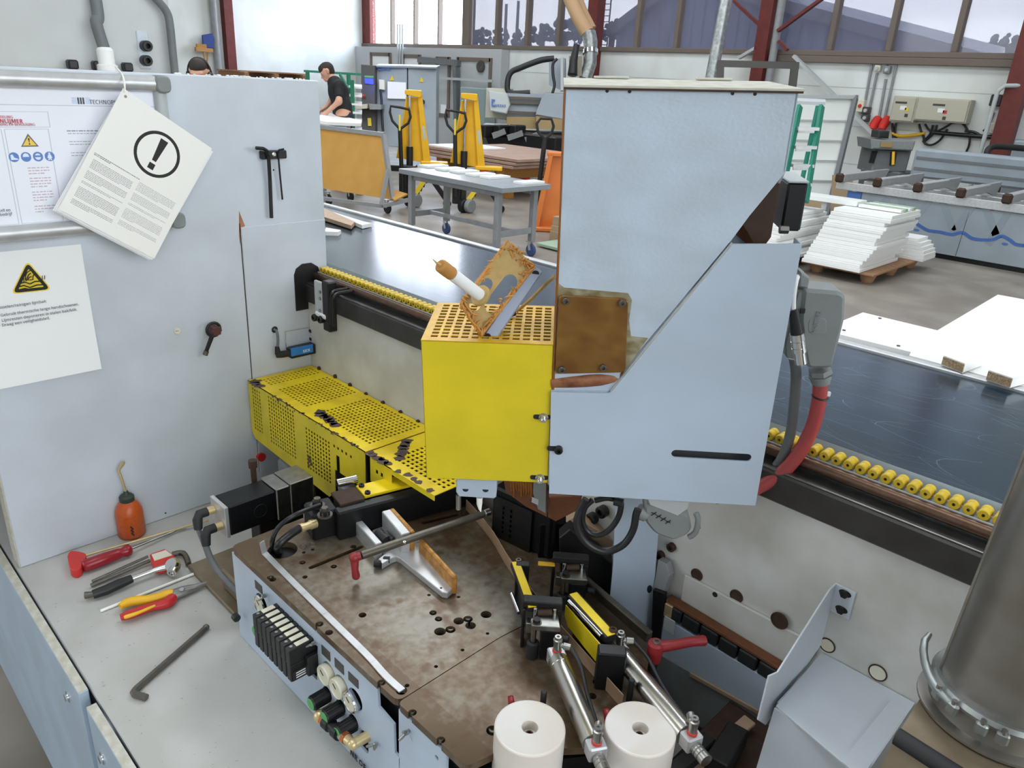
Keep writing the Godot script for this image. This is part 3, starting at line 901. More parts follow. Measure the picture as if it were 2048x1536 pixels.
func hood_fittings() -> void:
	# hex key clip
	var t := thing("key_clip", "black steel clip screwed to the hood panel holding two hex keys", "clip", vec(-1.62, 1.4955, -0.8744))
	obj("clip", mb().beam(vec(-1.618, 1.4965, -0.8445), vec(-1.618, 1.4971, -0.9055), 0.014, 0.018, Y, 0.002), M.black_steel, t)
	obj("screw", mb().lathe([pt(0.006, 0), pt(0.0055, 0.002), pt(0.003, 0.003), pt(0, 0.003)], vec(-1.611, 1.4975, -0.8733), X, 12), M.chrome, t)
	var a := thing("hex_key", "thicker black hex key hanging in the clip, bent end to the left", "hex key", vec(-1.616, 1.3574, -0.8586), "hex keys in the clip")
	obj("key", mb().tube([vec(-1.6, 1.5134, -0.8257), vec(-1.6, 1.512, -0.842), vec(-1.603, 1.5073, -0.8515), vec(-1.606, 1.4952, -0.8571), vec(-1.612, 1.4426, -0.8601), vec(-1.612, 1.3581, -0.8577)], 0.0042, 6), M.black_steel, a)
	var b := thing("hex_key", "thin black hex key hanging at the right of the clip", "hex key", vec(-1.616, 1.3971, -0.889), "hex keys in the clip")
	obj("key", mb().tube([vec(-1.6, 1.5099, -0.8924), vec(-1.604, 1.5076, -0.8823), vec(-1.608, 1.5019, -0.8817), vec(-1.613, 1.4523, -0.886), vec(-1.614, 1.3974, -0.8891)], 0.0022, 6), M.black_steel, b)
	# rotary key in the lock
	var c := thing("star_key", "black ring-handled square key with brown star knob left in the hood lock", "key", vec(-1.62, 1.1172, -0.7001))
	obj("bow", mb().ring(vec(-1.603, 1.124, -0.694), X, 0.0155, 0.0032, 0, TAU, 28, 8), M.black_plastic, c)
	var star := []
	for i in 24: star.append(pt(cos(TAU * i / 24), sin(TAU * i / 24)) * (0.0115 + (0.0014 if i % 3 == 0 else -0.0006)))
	var kc := vec(-1.624, 1.1197, -0.6999)
	obj("star_knob", mb().prism(star, kc, Z, Y, X * 0.026, 0.002), mat("star_brown", C(84, 50, 46), 0.5), c)
	obj("shank", mb().tube([vec(-1.603, 1.1096, -0.6891), vec(-1.608, 1.0731, -0.6739)], [0.005, 0.0042], 10), M.black_steel, c)
	obj("tip", mb().tube([vec(-1.608, 1.0752, -0.6753), vec(-1.609, 1.0662, -0.6713)], 0.0058, 12), M.steel_dark, c)
	var d := thing("lock_plug", "small cream plastic plug in the hood panel left of the key", "plug", vec(-1.624, 1.1288, -0.6215))
	obj("head", mb().lathe([pt(0.0075, 0), pt(0.0075, 0.002), pt(0.006, 0.004), pt(0, 0.004)], vec(-1.625, 1.1285, -0.6218), X, 16), M.gauge_face, d)
	obj("slot", mb().box(vec(-1.6208, 1.1299, -0.6202), vec(0.001, 0.0012, 0.007)), M.grey_plastic, d)
	# light sensor with its lead
	var s := thing("light_sensor", "blue block light sensor on a wire bracket near the beam", "sensor", vec(-1.615, 1.0188, -0.9127))
	obj("body", mb().beam(vec(-1.606, 1.0276, -0.8776), vec(-1.606, 1.0276, -0.9461), 0.022, 0.026, Y, 0.002), M.black_plastic, s)
	obj("face", mb().beam(vec(-1.594, 1.0326, -0.8765), vec(-1.594, 1.0315, -0.9375), 0.003, 0.021, Y, 0.001), M.blue_sensor, s)
	words("SICK", 0.009, M.white, s, vec(-1.592, 1.029, -0.9081), vec(0, 0.02, -1), Y, true)
	obj("bracket", mb().tube(curve([vec(-1.618, 1.0322, -0.8766), vec(-1.618, 1.0748, -0.878), vec(-1.618, 1.0791, -0.8823), vec(-1.618, 1.0769, -0.9488), vec(-1.618, 1.0703, -0.9556), vec(-1.618, 1.0291, -0.9549)], 4), 0.0013, 6), M.chrome, s)
	for q in [vec(-1.622, 1.0678, -0.9493), vec(-1.622, 1.0465, -0.9496)]: obj("screw", mb().bolt(q, X, 0.0055, 0.009), M.black_steel, s)
	obj("plug", mb().tube([vec(-1.604, 1.0278, -0.8792), vec(-1.604, 1.0291, -0.855), vec(-1.605, 1.031, -0.845)], 0.0085, 12), M.rubber, s)
	obj("boot", mb().tube([vec(-1.605, 1.0317, -0.8477), vec(-1.607, 1.0505, -0.8474)], [0.0075, 0.005], 12), M.rubber, s)
	obj("lead", mb().tube(curve([vec(-1.607, 1.0465, -0.8485), vec(-1.606, 1.0668, -0.8506), vec(-1.61, 1.0846, -0.8514), vec(-1.626, 1.0873, -0.8552)], 5), 0.0034, 8), M.hose_grey, s)
	obj("grommet", mb().ring(vec(-1.623, 1.0886, -0.8523), X, 0.0055, 0.003, 0, TAU, 16, 8), M.black_plastic, s)

func beam_and_belt() -> void:
	var w := thing("machine_flank", "light grey steel panel under the dark pressure beam", "machine panel", vec(-0.6, 0.3, ZW))
	obj("panel", mb().span(vec(XP + 0.003, 0.3, ZW - 0.02), vec(0.5, 1.15, ZW), 0.002), M.paint_wall, w)
	for i in 7:
		var q := [vec(-1.5794, 0.9804, -0.946), vec(-1.5068, 0.9814, -0.946), vec(-1.442, 0.9797, -0.946), vec(-1.3761, 0.9769, -0.946), vec(-1.3091, 0.978, -0.946), vec(-1.2435, 0.9773, -0.946), vec(-1.181, 0.9766, -0.946)][i] as Vector3
		obj("flange_screw", mb().cyl(q, q + Z * 0.006, 0.005, 12, 0.001), M.rust_dark, w)
	var b := thing("pressure_beam", "dark steel beam with a brown guide rod running the machine's length", "beam", vec(-0.6, 1.145, -0.96))
	obj("beam", mb().span(vec(-1.7, 1.145, -0.99), vec(0.5, 1.19, -0.94), 0.003), M.beam, b)
	obj("top_strip", mb().span(vec(-1.62, 1.19, -0.988), vec(0.5, 1.193, -0.9435), 0.0008), M.beam_top, b)
	obj("rod", mb().cyl(vec(-1.7, 1.207, -0.97), vec(0.5, 1.207, -0.97), 0.0086, 18, 0.002), M.rod, b)
	obj("slot_dark", mb().prism([pt(-0.912, 1.125), pt(-0.912, 1.215), pt(-0.918, 1.23), pt(-0.935, 1.24), pt(-0.96, 1.24), pt(-0.978, 1.228), pt(-0.984, 1.21), pt(-0.984, 1.125)], X * (XP + 0.001), Z, Y, X * 0.004, 0.001), M.black_steel, b)  # black plate in place of the open slot, its darkness painted on
	# stop block with two hooked rods on the beam's start
	var s := thing("stop_block", "black stop block with a grey plate and two bent rods clamped on the beam", "stop block", vec(-1.5278, 1.1724, -0.93))
	obj("block", mb().span(vec(-1.5226, 1.1, -0.95), vec(-1.494, 1.222, -0.925), 0.003), M.black_steel, s)
	obj("plate", mb().span(vec(-1.5588, 1.118, -0.935), vec(-1.5226, 1.215, -0.927), 0.002), M.grey_light, s)
	for q in [vec(-1.5308, 1.1919, -0.926), vec(-1.532, 1.1758, -0.926), vec(-1.5343, 1.1456, -0.926)]: obj("screw", mb().cyl(q, q + Z * 0.002, 0.004, 10), M.steel, s)
	for q in [vec(-1.5513, 1.1245, -0.93), vec(-1.5247, 1.1262, -0.93)]: obj("knob", mb().bolt(q, Z, 0.009, 0.014), M.black_steel, s)
	obj("foot_pad", mb().box(vec(-1.5306, 1.1347, -0.93), vec(0.045, 0.012, 0.016), 0.003), M.white, s)
	obj("rod", mb().tube(curve([vec(-1.4664, 1.2085, -0.96), vec(-1.4803, 1.2044, -0.935), vec(-1.4695, 1.202, -0.92), vec(-1.473, 1.1809, -0.92), vec(-1.4765, 1.128, -0.92)], 4), 0.0042, 8), M.black_steel, s)
	obj("rod", mb().tube(curve([vec(-1.4461, 1.2083, -0.96), vec(-1.4601, 1.2037, -0.93), vec(-1.4536, 1.1993, -0.915), vec(-1.457, 1.1796, -0.915), vec(-1.4582, 1.1276, -0.915)], 4), 0.0042, 8), M.black_steel, s)
	# belt table
	rng.seed = 77
	var im := page(1536, 768, Color8(58, 84, 98))
	var fn := FastNoiseLite.new()
	fn.seed = 31
	fn.frequency = 0.006
	for y in 768:
		for x in 1536:
			var g := 1.0 + 0.16 * fn.get_noise_2d(x, y)
			im.set_pixel(x, y, Color(0.15 * g, 0.225 * g, 0.285 * g))
	for k in 520:
		var a := pt(rng.randf() * 1536, rng.randf() * 768)
		var dr := Vector2.from_angle(rng.randf_range(-0.9, 0.9) + (PI if rng.randf() < 0.5 else 0.0))
		var bend := rng.randf_range(-0.02, 0.02)
		var sh := rng.randf_range(0.25, 0.55)
		for j in rng.randi_range(20, 130):
			a += dr
			dr = dr.rotated(bend)
			if a.x >= 0 and a.y >= 0 and a.x < 1536 and a.y < 768: im.set_pixel(int(a.x), int(a.y), im.get_pixel(int(a.x), int(a.y)).lerp(Color(0.62, 0.7, 0.74), sh))
	var bm := print_mat("belt_top", im, 0.17)
	bm.metallic = 0.25
	bm.metallic_specular = 0.5
	var t := thing("belt_table", "long dark blue scratched conveyor table behind the pressure beam", "conveyor", vec(-1.2, 0.3, -1.24))
	var s1 := mb()
	for k in 2:
		var x0 := -3.3 + 1.95 * k
		s1.quad(vec(x0, 1.23, -1.012), vec(x0 + 1.95, 1.23, -1.012), vec(x0 + 1.95, 1.23, -1.475), vec(x0, 1.23, -1.475), Y)
	obj("belt", s1, bm, t)
	obj("bed", mb().span(vec(-3.3, 0.35, -1.474), vec(0.6, 1.2295, -1.012)), M.paint_blue, t)
	obj("edge_rail", mb().span(vec(-3.3, 1.12, -1.495), vec(0.6, 1.236, -1.475), 0.002), M.alu, t)
	obj("roller_rail", mb().span(vec(-1.62, 1.19, -0.999), vec(0.5, 1.216, -0.982), 0.002), M.paint, t)
	var r := mb().lathe([pt(0.002, -0.0105), pt(0.0062, -0.0105), pt(0.0072, -0.009), pt(0.0072, -0.003), pt(0.0066, -0.002), pt(0.0066, 0.002), pt(0.0072, 0.003), pt(0.0072, 0.009), pt(0.0062, 0.0105), pt(0.002, 0.0105)], Vector3.ZERO, Z, 14)
	var rm := r.done()
	rm.surface_set_material(0, M.roller_yellow)
	for i in 104:
		var o := MeshInstance3D.new()
		o.mesh = rm
		o.name = "roller"
		t.add_child(o, true)
		o.transform = t.global_transform.affine_inverse() * Transform3D(Basis(), vec(-1.605 + 0.0165 * i, 1.2225, -0.987))
	obj("roller_axle_rail", mb().span(vec(-1.62, 1.205, -0.978), vec(0.5, 1.216, -0.9755), 0.0006), M.grey_light, t)


# ------------------------------------------------------------------ gluing table
var UH := vec(0.7471, 0, -0.6647)   # along the glue unit's front
var WH := vec(0.6647, 0, 0.7471)    # straight out of it

func csg_plate(called: String, parent: Node3D, m: Material, poly: Array, B: Transform3D, th: float, cuts: Array) -> CSGCombiner3D:   # poly and cuts in B's x, y; thickness along +z of B
	var cs := CSGCombiner3D.new()
	cs.name = called
	parent.add_child(cs, true)
	cs.transform = parent.global_transform.affine_inverse() * B
	var p := CSGPolygon3D.new()
	p.name = "sheet"
	p.polygon = PackedVector2Array(poly)
	p.depth = th
	p.material = m
	cs.add_child(p)
	p.position.z = th
	for c in cuts:
		var q := CSGPolygon3D.new()
		q.name = "cut"
		q.polygon = PackedVector2Array(c)
		q.depth = th * 3.0
		q.operation = CSGShape3D.OPERATION_SUBTRACTION
		q.material = m
		cs.add_child(q, true)
		q.position.z = th * 2.0
	return cs

func capsule(a: Vector2, b: Vector2, r: float, seg := 8) -> Array:
	var o := []
	var an := (b - a).angle()
	for i in seg + 1: o.append(b + Vector2.from_angle(an - PI / 2 + PI * i / seg) * r)
	for i in seg + 1: o.append(a + Vector2.from_angle(an + PI / 2 + PI * i / seg) * r)
	return o

func flat2(p: Vector3) -> Vector2: return pt(p.x, p.z)

func table() -> void:
	table_top()
	table_front()
	table_fittings()
	fence()
	long_guard()
	clamps()
	under_pot()
	right_side()

func plate_texture() -> StandardMaterial3D:
	# worn steel with a brown rust bloom: one picture over x = -1.2 .. -0.36, z = -1.04 .. -0.2
	var n := 840
	var im := Image.create(n, n, false, Image.FORMAT_RGB8)
	var f := FastNoiseLite.new()
	f.seed = 91
	f.frequency = 0.006
	f.fractal_octaves = 5
	var g := FastNoiseLite.new()
	g.seed = 17
	g.frequency = 0.05
	g.fractal_octaves = 3
	for y in n:
		for x in n:
			var wx := -1.2 + x * 0.001
			var wz := -1.04 + y * 0.001
			var k := f.get_noise_2d(x, y) * 0.9 + g.get_noise_2d(x, y) * 0.5 + rng.randf_range(-0.07, 0.07)
			# brown towards the front edge and the second plate, bare in the middle of the fence's travel
			var d := pt((wx + 0.78) / 0.26, (wz + 0.66) / 0.17).length()
			var b := clampf(0.30 + 0.35 * smoothstep(0.35, 1.25, d) + k * 0.95, 0.0, 1.0)
			if wx > -0.647: b = clampf(b + 0.22, 0.0, 1.0)
			if wz > -0.525: b = clampf(b + 0.3, 0.0, 1.0)
			var st := 0.008 * sin((wx * 3.0 + wz * 0.4) * 90.0 + k * 3.0)
			var c := Color(0.52 + st, 0.495 + st, 0.45 + st).lerp(Color(0.39, 0.315, 0.235), b)
			c = c.lerp(Color(0.33, 0.225, 0.15), clampf((g.get_noise_2d(y * 0.6, x * 0.6) * 0.5 + f.get_noise_2d(x * 1.7 + 300, y * 1.7) - 0.22) * 1.6, 0.0, 0.6))
			im.set_pixel(x, y, c)
	var m := mat("table_steel", Color.WHITE, 0.36, 0.42)
	m.albedo_texture = ImageTexture.create_from_image(im)
	m.uv1_triplanar = true
	m.uv1_world_triplanar = true
	m.uv1_scale = Vector3.ONE / 0.84
	m.uv1_offset = vec(1.2 / 0.84, 0.0, 1.04 / 0.84)
	m.normal_enabled = true
	m.normal_texture = bump_tex(19, 0.05, 1.2, 512, 4)
	m.normal_scale = 0.1
	return m

func table_top() -> void:
	var m := plate_texture()
	var t := thing("gluing_table", "rust-brown steel gluing table with drilled holes on a blue-grey front panel", "machine table", vec(-0.8, D, -0.7))
	var B := Transform3D(Basis(X, Z, -Y), vec(0, T, 0))
	var th := 0.012
	var cuts := []
	for h in [[vec(-0.9962, 0.88, -0.6485), 0.0055], [vec(-1.0373, 0.88, -0.5719), 0.0035], [vec(-1.0353, 0.88, -0.5884), 0.0035], [vec(-1.0125, 0.88, -0.5547), 0.0055], [vec(-0.9675, 0.88, -0.589), 0.0055], [vec(-1.0098, 0.88, -0.4925), 0.0058], [vec(-1.0024, 0.88, -0.4927), 0.0058], [vec(-0.8289, 0.88, -0.5527), 0.0062], [vec(-0.8549, 0.88, -0.4909), 0.0062], [vec(-0.8286, 0.88, -0.4913), 0.0062], [vec(-0.6911, 0.88, -0.4896), 0.006], [vec(-0.6603, 0.88, -0.5014), 0.008], [vec(-0.6627, 0.88, -0.5128), 0.0035], [vec(-0.7174, 0.88, -0.6578), 0.0085], [vec(-0.6971, 0.88, -0.6647), 0.0085], [vec(-0.7181, 0.88, -0.6198), 0.0092], [vec(-0.7002, 0.88, -0.7011), 0.0088], [vec(-0.6659, 0.88, -0.672), 0.003], [vec(-0.6643, 0.88, -0.6187), 0.003], [vec(-0.6387, 0.88, -0.6188), 0.0035], [vec(-0.6376, 0.88, -0.5654), 0.003], [vec(-0.6642, 0.88, -0.567), 0.003], [vec(-0.7626, 0.88, -0.697), 0.003], [vec(-0.7987, 0.88, -0.6636), 0.003], [vec(-0.9461, 0.88, -0.879), 0.011], [vec(-0.7595, 0.88, -0.6399), 0.006], [vec(-0.7422, 0.88, -0.6369), 0.006], [vec(-0.7112, 0.88, -0.672), 0.0078], [vec(-0.7109, 0.88, -0.635), 0.0082], [vec(-0.9736, 0.88, -0.5364), 0.0045]]:
		cuts.append(disc(h[1], 18, flat2(h[0])))
	cuts.append(capsule(flat2(vec(-0.9904, 0.88, -0.5581)), flat2(vec(-0.9859, 0.88, -0.658)), 0.0045))
	cuts.append(capsule(flat2(vec(-0.976, 0.88, -0.7959)), flat2(vec(-0.9581, 0.88, -0.8619)), 0.0055))
	cuts.append(disc(0.026, 28, flat2(vec(-1.0682, 0.88, -0.5476))))
	var poly := round2([pt(-1.138, -0.485), pt(-0.6475, -0.485), pt(-0.6475, -0.68), pt(-0.627, -0.88), pt(-0.72, -0.93), pt(-1.138, -0.93)], 0.014, 4)
	csg_plate("top_plate", t, m, poly, B, th, cuts)
	var poly2_ := round2([pt(-0.646, -0.484), pt(-0.505, -0.484), pt(-0.495, -0.53), pt(-0.385, -0.665), pt(-0.455, -0.805), pt(-0.495, -0.851), pt(-0.625, -0.873), pt(-0.646, -0.68)], 0.008, 3)
	var c2 := []
	for h in [[vec(-0.6188, 0.88, -0.4882), 0.0058], [vec(-0.5579, 0.88, -0.4872), 0.0058], [vec(-0.5241, 0.88, -0.5475), 0.0085], [vec(-0.4733, 0.88, -0.6943), 0.006], [vec(-0.4866, 0.88, -0.7196), 0.006]]: c2.append(disc(h[1], 18, flat2(h[0])))
	csg_plate("end_plate", t, m, poly2_, B, th, c2)
	for h in [[vec(-0.7652, 0.874, -0.6447), 0.0042], [vec(-0.7477, 0.874, -0.6416), 0.0042], [vec(-0.7166, 0.874, -0.6771), 0.0058], [vec(-0.7162, 0.874, -0.6398), 0.006], [vec(-0.6963, 0.874, -0.4933), 0.0042], [vec(-1.0174, 0.874, -0.4962), 0.004], [vec(-0.8613, 0.874, -0.4946), 0.0042], [vec(-0.6235, 0.874, -0.4919), 0.0042], [vec(-0.5621, 0.874, -0.4908), 0.0042], [vec(-0.528, 0.874, -0.5516), 0.006], [vec(-1.0201, 0.874, -0.5589), 0.004], [vec(-0.9748, 0.874, -0.5934), 0.004], [vec(-0.4902, 0.874, -0.725), 0.0045]]:
		obj("countersunk_screw", mb().bolt(h[0] - Y * 0.002, Y, h[1], 0.005), M.steel_dark, t)
	obj("plate_screw", mb().ring(vec(-1.0541, 0.8802, -0.5804), Y, 0.0055, 0.0008, 0, TAU, 18, 6), M.steel_dark, t)
	obj("plate_screw", mb().ring(vec(-1.0487, 0.8802, -0.5965), Y, 0.0055, 0.0008, 0, TAU, 18, 6), M.steel_dark, t)
	obj("core", mb().span(vec(-1.125, D, -0.92), vec(-0.70, T - 0.0125, -0.53)), M.black_metal, t)
	obj("core_end", mb().prism([pt(-0.69, -0.50), pt(-0.52, -0.50), pt(-0.41, -0.66), pt(-0.47, -0.79), pt(-0.52, -0.83), pt(-0.69, -0.87)], vec(0, D + 0.001, 0), X, Z, Y * 0.168), M.black_metal, t)

func wing_nut(p: Vector3, spin: float, t: Node3D) -> void:
	var n := mb()
	n.cyl(p, p + Z * 0.006, 0.0035, 10, 0.001)
	for s in [-1.0, 1.0]:
		var d := vec(cos(spin) * s, sin(spin) * s, 0)
		n.tube([p + Z * 0.004 + d * 0.002, p + Z * 0.009 + d * 0.008, p + Z * 0.012 + d * 0.0115], [0.0022, 0.0026, 0.0018], 8)
	obj("wing_nut", n, M.steel, t)

func table_front() -> void:
	var t := thing("pneumatic_console", "blue-grey pneumatic panel with gauges, green-ended knobs and valve opening under the table edge", "control panel", vec(-0.9, D, -0.49))
	var B := Transform3D(Basis(), vec(0, 0, -0.49))
	var p: Array = [pt(-1.1206, 0.8759), pt(-0.6966, 0.8733), pt(-0.6927, 0.8346), pt(-0.6584, 0.8291), pt(-0.6566, 0.7776), pt(-0.6449, 0.7758), pt(-0.645, 0.7505)]
	p = [pt(-1.138, 0.867), pt(-0.696, 0.867), pt(-0.694, 0.835), p[3], p[4], p[5], pt(-0.649, D + 0.001), pt(-1.138, D + 0.001)]
	var cuts := []
	cuts.append([pt(-0.9987, 0.8332), pt(-0.8556, 0.8386), pt(-0.8631, 0.7649), pt(-0.9773, 0.7633), pt(-0.9987, 0.7817)])
	cuts.append(disc(0.0205, 28, flat_xy(vec(-1.0379, 0.812, -0.484))))
	for q in [vec(-0.8249, 0.8078, -0.484), vec(-0.7903, 0.8055, -0.484), vec(-0.7542, 0.8052, -0.484)]: cuts.append(disc(0.0185, 28, flat_xy(q)))
	for q in [vec(-0.8326, 0.76, -0.484), vec(-0.7941, 0.7627, -0.484), vec(-0.7603, 0.757, -0.484)]: cuts.append(disc(0.0125, 22, flat_xy(q)))
	cuts.append(round2([pt(-0.7526, 0.7183), pt(-0.7404, 0.7585), pt(-0.7223, 0.7578), pt(-0.7222, 0.7185)], 0.008))
	cuts.append(round2([pt(-0.8744, 0.7189), pt(-0.864, 0.7159), pt(-0.8655, 0.6977), pt(-0.8744, 0.7007)], 0.004))
	cuts.append(round2([pt(-0.8594, 0.7737), pt(-0.8505, 0.7738), pt(-0.8479, 0.7695), pt(-0.8568, 0.7694)], 0.003))
	csg_plate("panel", t, M.paint_blue, p, B, 0.004, cuts)
	obj("backing", mb().span(vec(-1.125, D + 0.001, -0.523), vec(-0.70, 0.866, -0.519)), M.black_steel, t)
	var p2: Array = [pt(-0.6465, 0.867), pt(-0.545, 0.867), pt(-0.545, 0.80), pt(-0.552, 0.79), pt(-0.552, D + 0.001), pt(-0.6465, D + 0.001)]
	csg_plate("end_panel", t, M.paint_blue, p2, B, 0.004, [disc(0.0035, 14, flat_xy(vec(-0.6231, 0.8456, -0.484))), disc(0.004, 14, flat_xy(vec(-0.5644, 0.8446, -0.484)))])
	# name plates
	for q in [[vec(-1.054, 0.8535, -0.4855), vec(-1.0294, 0.8539, -0.4855), vec(-1.0319, 0.8369, -0.4855), vec(-1.0549, 0.8363, -0.4855)], [vec(-0.8426, 0.8511, -0.4855), vec(-0.8187, 0.8514, -0.4855), vec(-0.8198, 0.8341, -0.4855), vec(-0.8426, 0.8325, -0.4855)], [vec(-0.8063, 0.8509, -0.4855), vec(-0.782, 0.8501, -0.4855), vec(-0.7816, 0.8331, -0.4855), vec(-0.806, 0.8327, -0.4855)], [vec(-0.7701, 0.8497, -0.4855), vec(-0.7442, 0.8488, -0.4855), vec(-0.7435, 0.8332, -0.4855), vec(-0.7683, 0.8328, -0.4855)]]:
		var c: Vector3 = (q[0] + q[1] + q[2] + q[3]) / 4.0
		obj("name_plate", mb().box(c, vec(q[1].x - q[0].x, (q[0].y - q[3].y + q[1].y - q[2].y) / 2, 0.0012), 0.0003), M.dark_panel, t)
	# gauges
	for k in 4:
		var q := [vec(-1.0465, 0.8048, -0.488), vec(-0.8317, 0.8006, -0.488), vec(-0.7968, 0.7983, -0.488), vec(-0.7604, 0.798, -0.488)][k] as Vector3
		var r := 0.019 if k == 0 else 0.0172
		var fwd := 0.0 if k == 0 else 0.006
		var rim := obj("gauge", mb().lathe([pt(r - 0.002, -0.02), pt(r, -0.018), pt(r, 0.002 + fwd), pt(r - 0.001, 0.004 + fwd), pt(r - 0.0025, 0.004 + fwd), pt(r - 0.0028, 0.002 + fwd), pt(0, 0.002 + fwd)], q, Z, 28), [M.chrome, M.gauge_face, M.gauge_face, M.chrome][k], t)
		obj("dial", mb().lathe([pt(0, 0.0024 + fwd), pt(r - 0.0032, 0.0022 + fwd)], q, Z, 28), M.gauge_face, rim)
		obj("needle", mb().beam(q + Z * (0.003 + fwd), q + Z * (0.003 + fwd) + vec(-0.008, 0.006, 0), 0.0012, 0.0006, Z), M.ink, rim)
	# regulator knobs, green at their ends
	for k in 3:
		var a := [vec(-0.8347, 0.7554, -0.487), vec(-0.7962, 0.7571, -0.487), vec(-0.7609, 0.7524, -0.487)][k] as Vector3
		var kn := mb()
		kn.lathe([pt(0.0118, 0), pt(0.0112, 0.028), pt(0.0102, 0.0302), pt(0, 0.0302)], a, Z, 20)
		for j in 16:
			var an := TAU * j / 16
			kn.box(a + vec(cos(an) * 0.0115, sin(an) * 0.0115, 0.014), vec(0.0018, 0.0018, 0.027), 0.0, Basis(Z, an))
		var ko := obj("knob", kn, M.black_plastic, t)
		obj("knob_end", mb().cyl(a + Z * 0.0302, a + Z * 0.0312, 0.0098, 20, 0.0004), M.green_knob, ko, "green knob end")
	# valve bank
	for i in 8:
		var f := i / 7.0
		var x := lerpf(-0.977, -0.873, f)
		var v := obj("valve", mb().span(vec(x - 0.0064, 0.816, -0.492), vec(x + 0.0064, 0.847, -0.443), 0.0012), M.black_plastic, t)
		obj("valve_tag", mb().box(vec(x, 0.8474, -0.468), vec(0.0092, 0.0012, 0.022), 0.0003), M.gauge_face, v)
		obj("valve_foot", mb().span(vec(x - 0.006, 0.784, -0.49), vec(x + 0.006, 0.815, -0.4435), 0.001), M.black_plastic, v)
		obj("valve_screw", mb().cyl(vec(x, 0.847, -0.45), vec(x, 0.8482, -0.45), 0.0026, 10), M.steel, v)
	obj("valve_rail", mb().span(vec(-0.98, 0.79, -0.495), vec(-0.866, 0.84, -0.470), 0.001), M.black_plastic, t)
	obj("end_block", mb().span(vec(-0.866, 0.787, -0.492), vec(-0.856, 0.824, -0.468), 0.0015), M.black_plastic, t)
	obj("type_plate", mb().span(vec(-0.8666, 0.785, -0.488), vec(-0.8662, 0.803, -0.446)), M.ink, t)
	var ty := mb()
	for j in 3: ty.span(vec(-0.8662, 0.7885 + 0.0045 * j, -0.483), vec(-0.8659, 0.7905 + 0.0045 * j, -0.452))
	obj("type_print", ty, M.white, t)
	var gk := vec(-0.988, 0.806, -0.466)
	obj("green_button", mb().cyl(gk, gk + Z * 0.02, 0.0095, 20, 0.001), M.green_knob, t, "green round button")
	# fittings of the air line
	var y := 0.735
	var l := vec(-0.8176, 0.7406, -0.462)
	var r := vec(-0.7264, 0.7555, -0.462)
	y = l.y
	var e := mb()
	e.ball(l, Vector3.ONE * 0.0105, 8, 14)
	e.tube([l, l + vec(0, 0, -0.03)], 0.009, 12)
	obj("elbow", e, M.brass, t)
	var dx := (r - l)
	obj("copper_nut", mb().tube([l + dx * 0.1, l + dx * 0.18], 0.0098, 6), mat("copper", C(184, 110, 74), 0.35, 0.9), t)
	obj("coupling", mb().lathe([pt(0, 0), pt(0.0112, 0), pt(0.0112, 0.013), pt(0.0085, 0.014), pt(0.0085, 0.026), pt(0.0118, 0.027), pt(0.0118, 0.04), pt(0, 0.04)], l + dx * 0.2, dx, 20), M.black_metal, t)
	obj("silver_nut", mb().tube([l + dx * 0.58, l + dx * 0.74], 0.0085, 6), M.steel, t)
	obj("copper_nut", mb().tube([l + dx * 0.75, l + dx * 0.83], 0.0098, 6), M.copper, t)
	var e2 := mb()
	e2.tube([l + dx * 0.83, l + dx * 1.0], 0.0078, 12)
	e2.ball(r, Vector3.ONE * 0.0088, 8, 14)
	e2.tube([r, r + vec(0.003, 0, -0.03)], 0.0082, 12)
	obj("elbow", e2, M.brass, t)
	wing_nut(vec(-1.0121, 0.847, -0.484), 0.9, t)
	wing_nut(vec(-0.8594, 0.845, -0.484), 0.7, t)
	wing_nut(vec(-0.6968, 0.7643, -0.484), 0.5, t)
	wing_nut(vec(-0.6231, 0.8456, -0.484), 1.2, t)
	words("NR OF BAKI", 0.0145, M.ink, t, vec(-0.7697, 0.6891, -0.4836), X, Y, true, "marker_writing")
	obj("latch", mb().cyl(vec(-1.1057, 0.7468, -0.47), vec(-1.1057, 0.7468, -0.47) + vec(-0.012, 0, 0), 0.007, 12, 0.001), M.black_plastic, t)

func flat_xy(p: Vector3) -> Vector2: return pt(p.x, p.y)

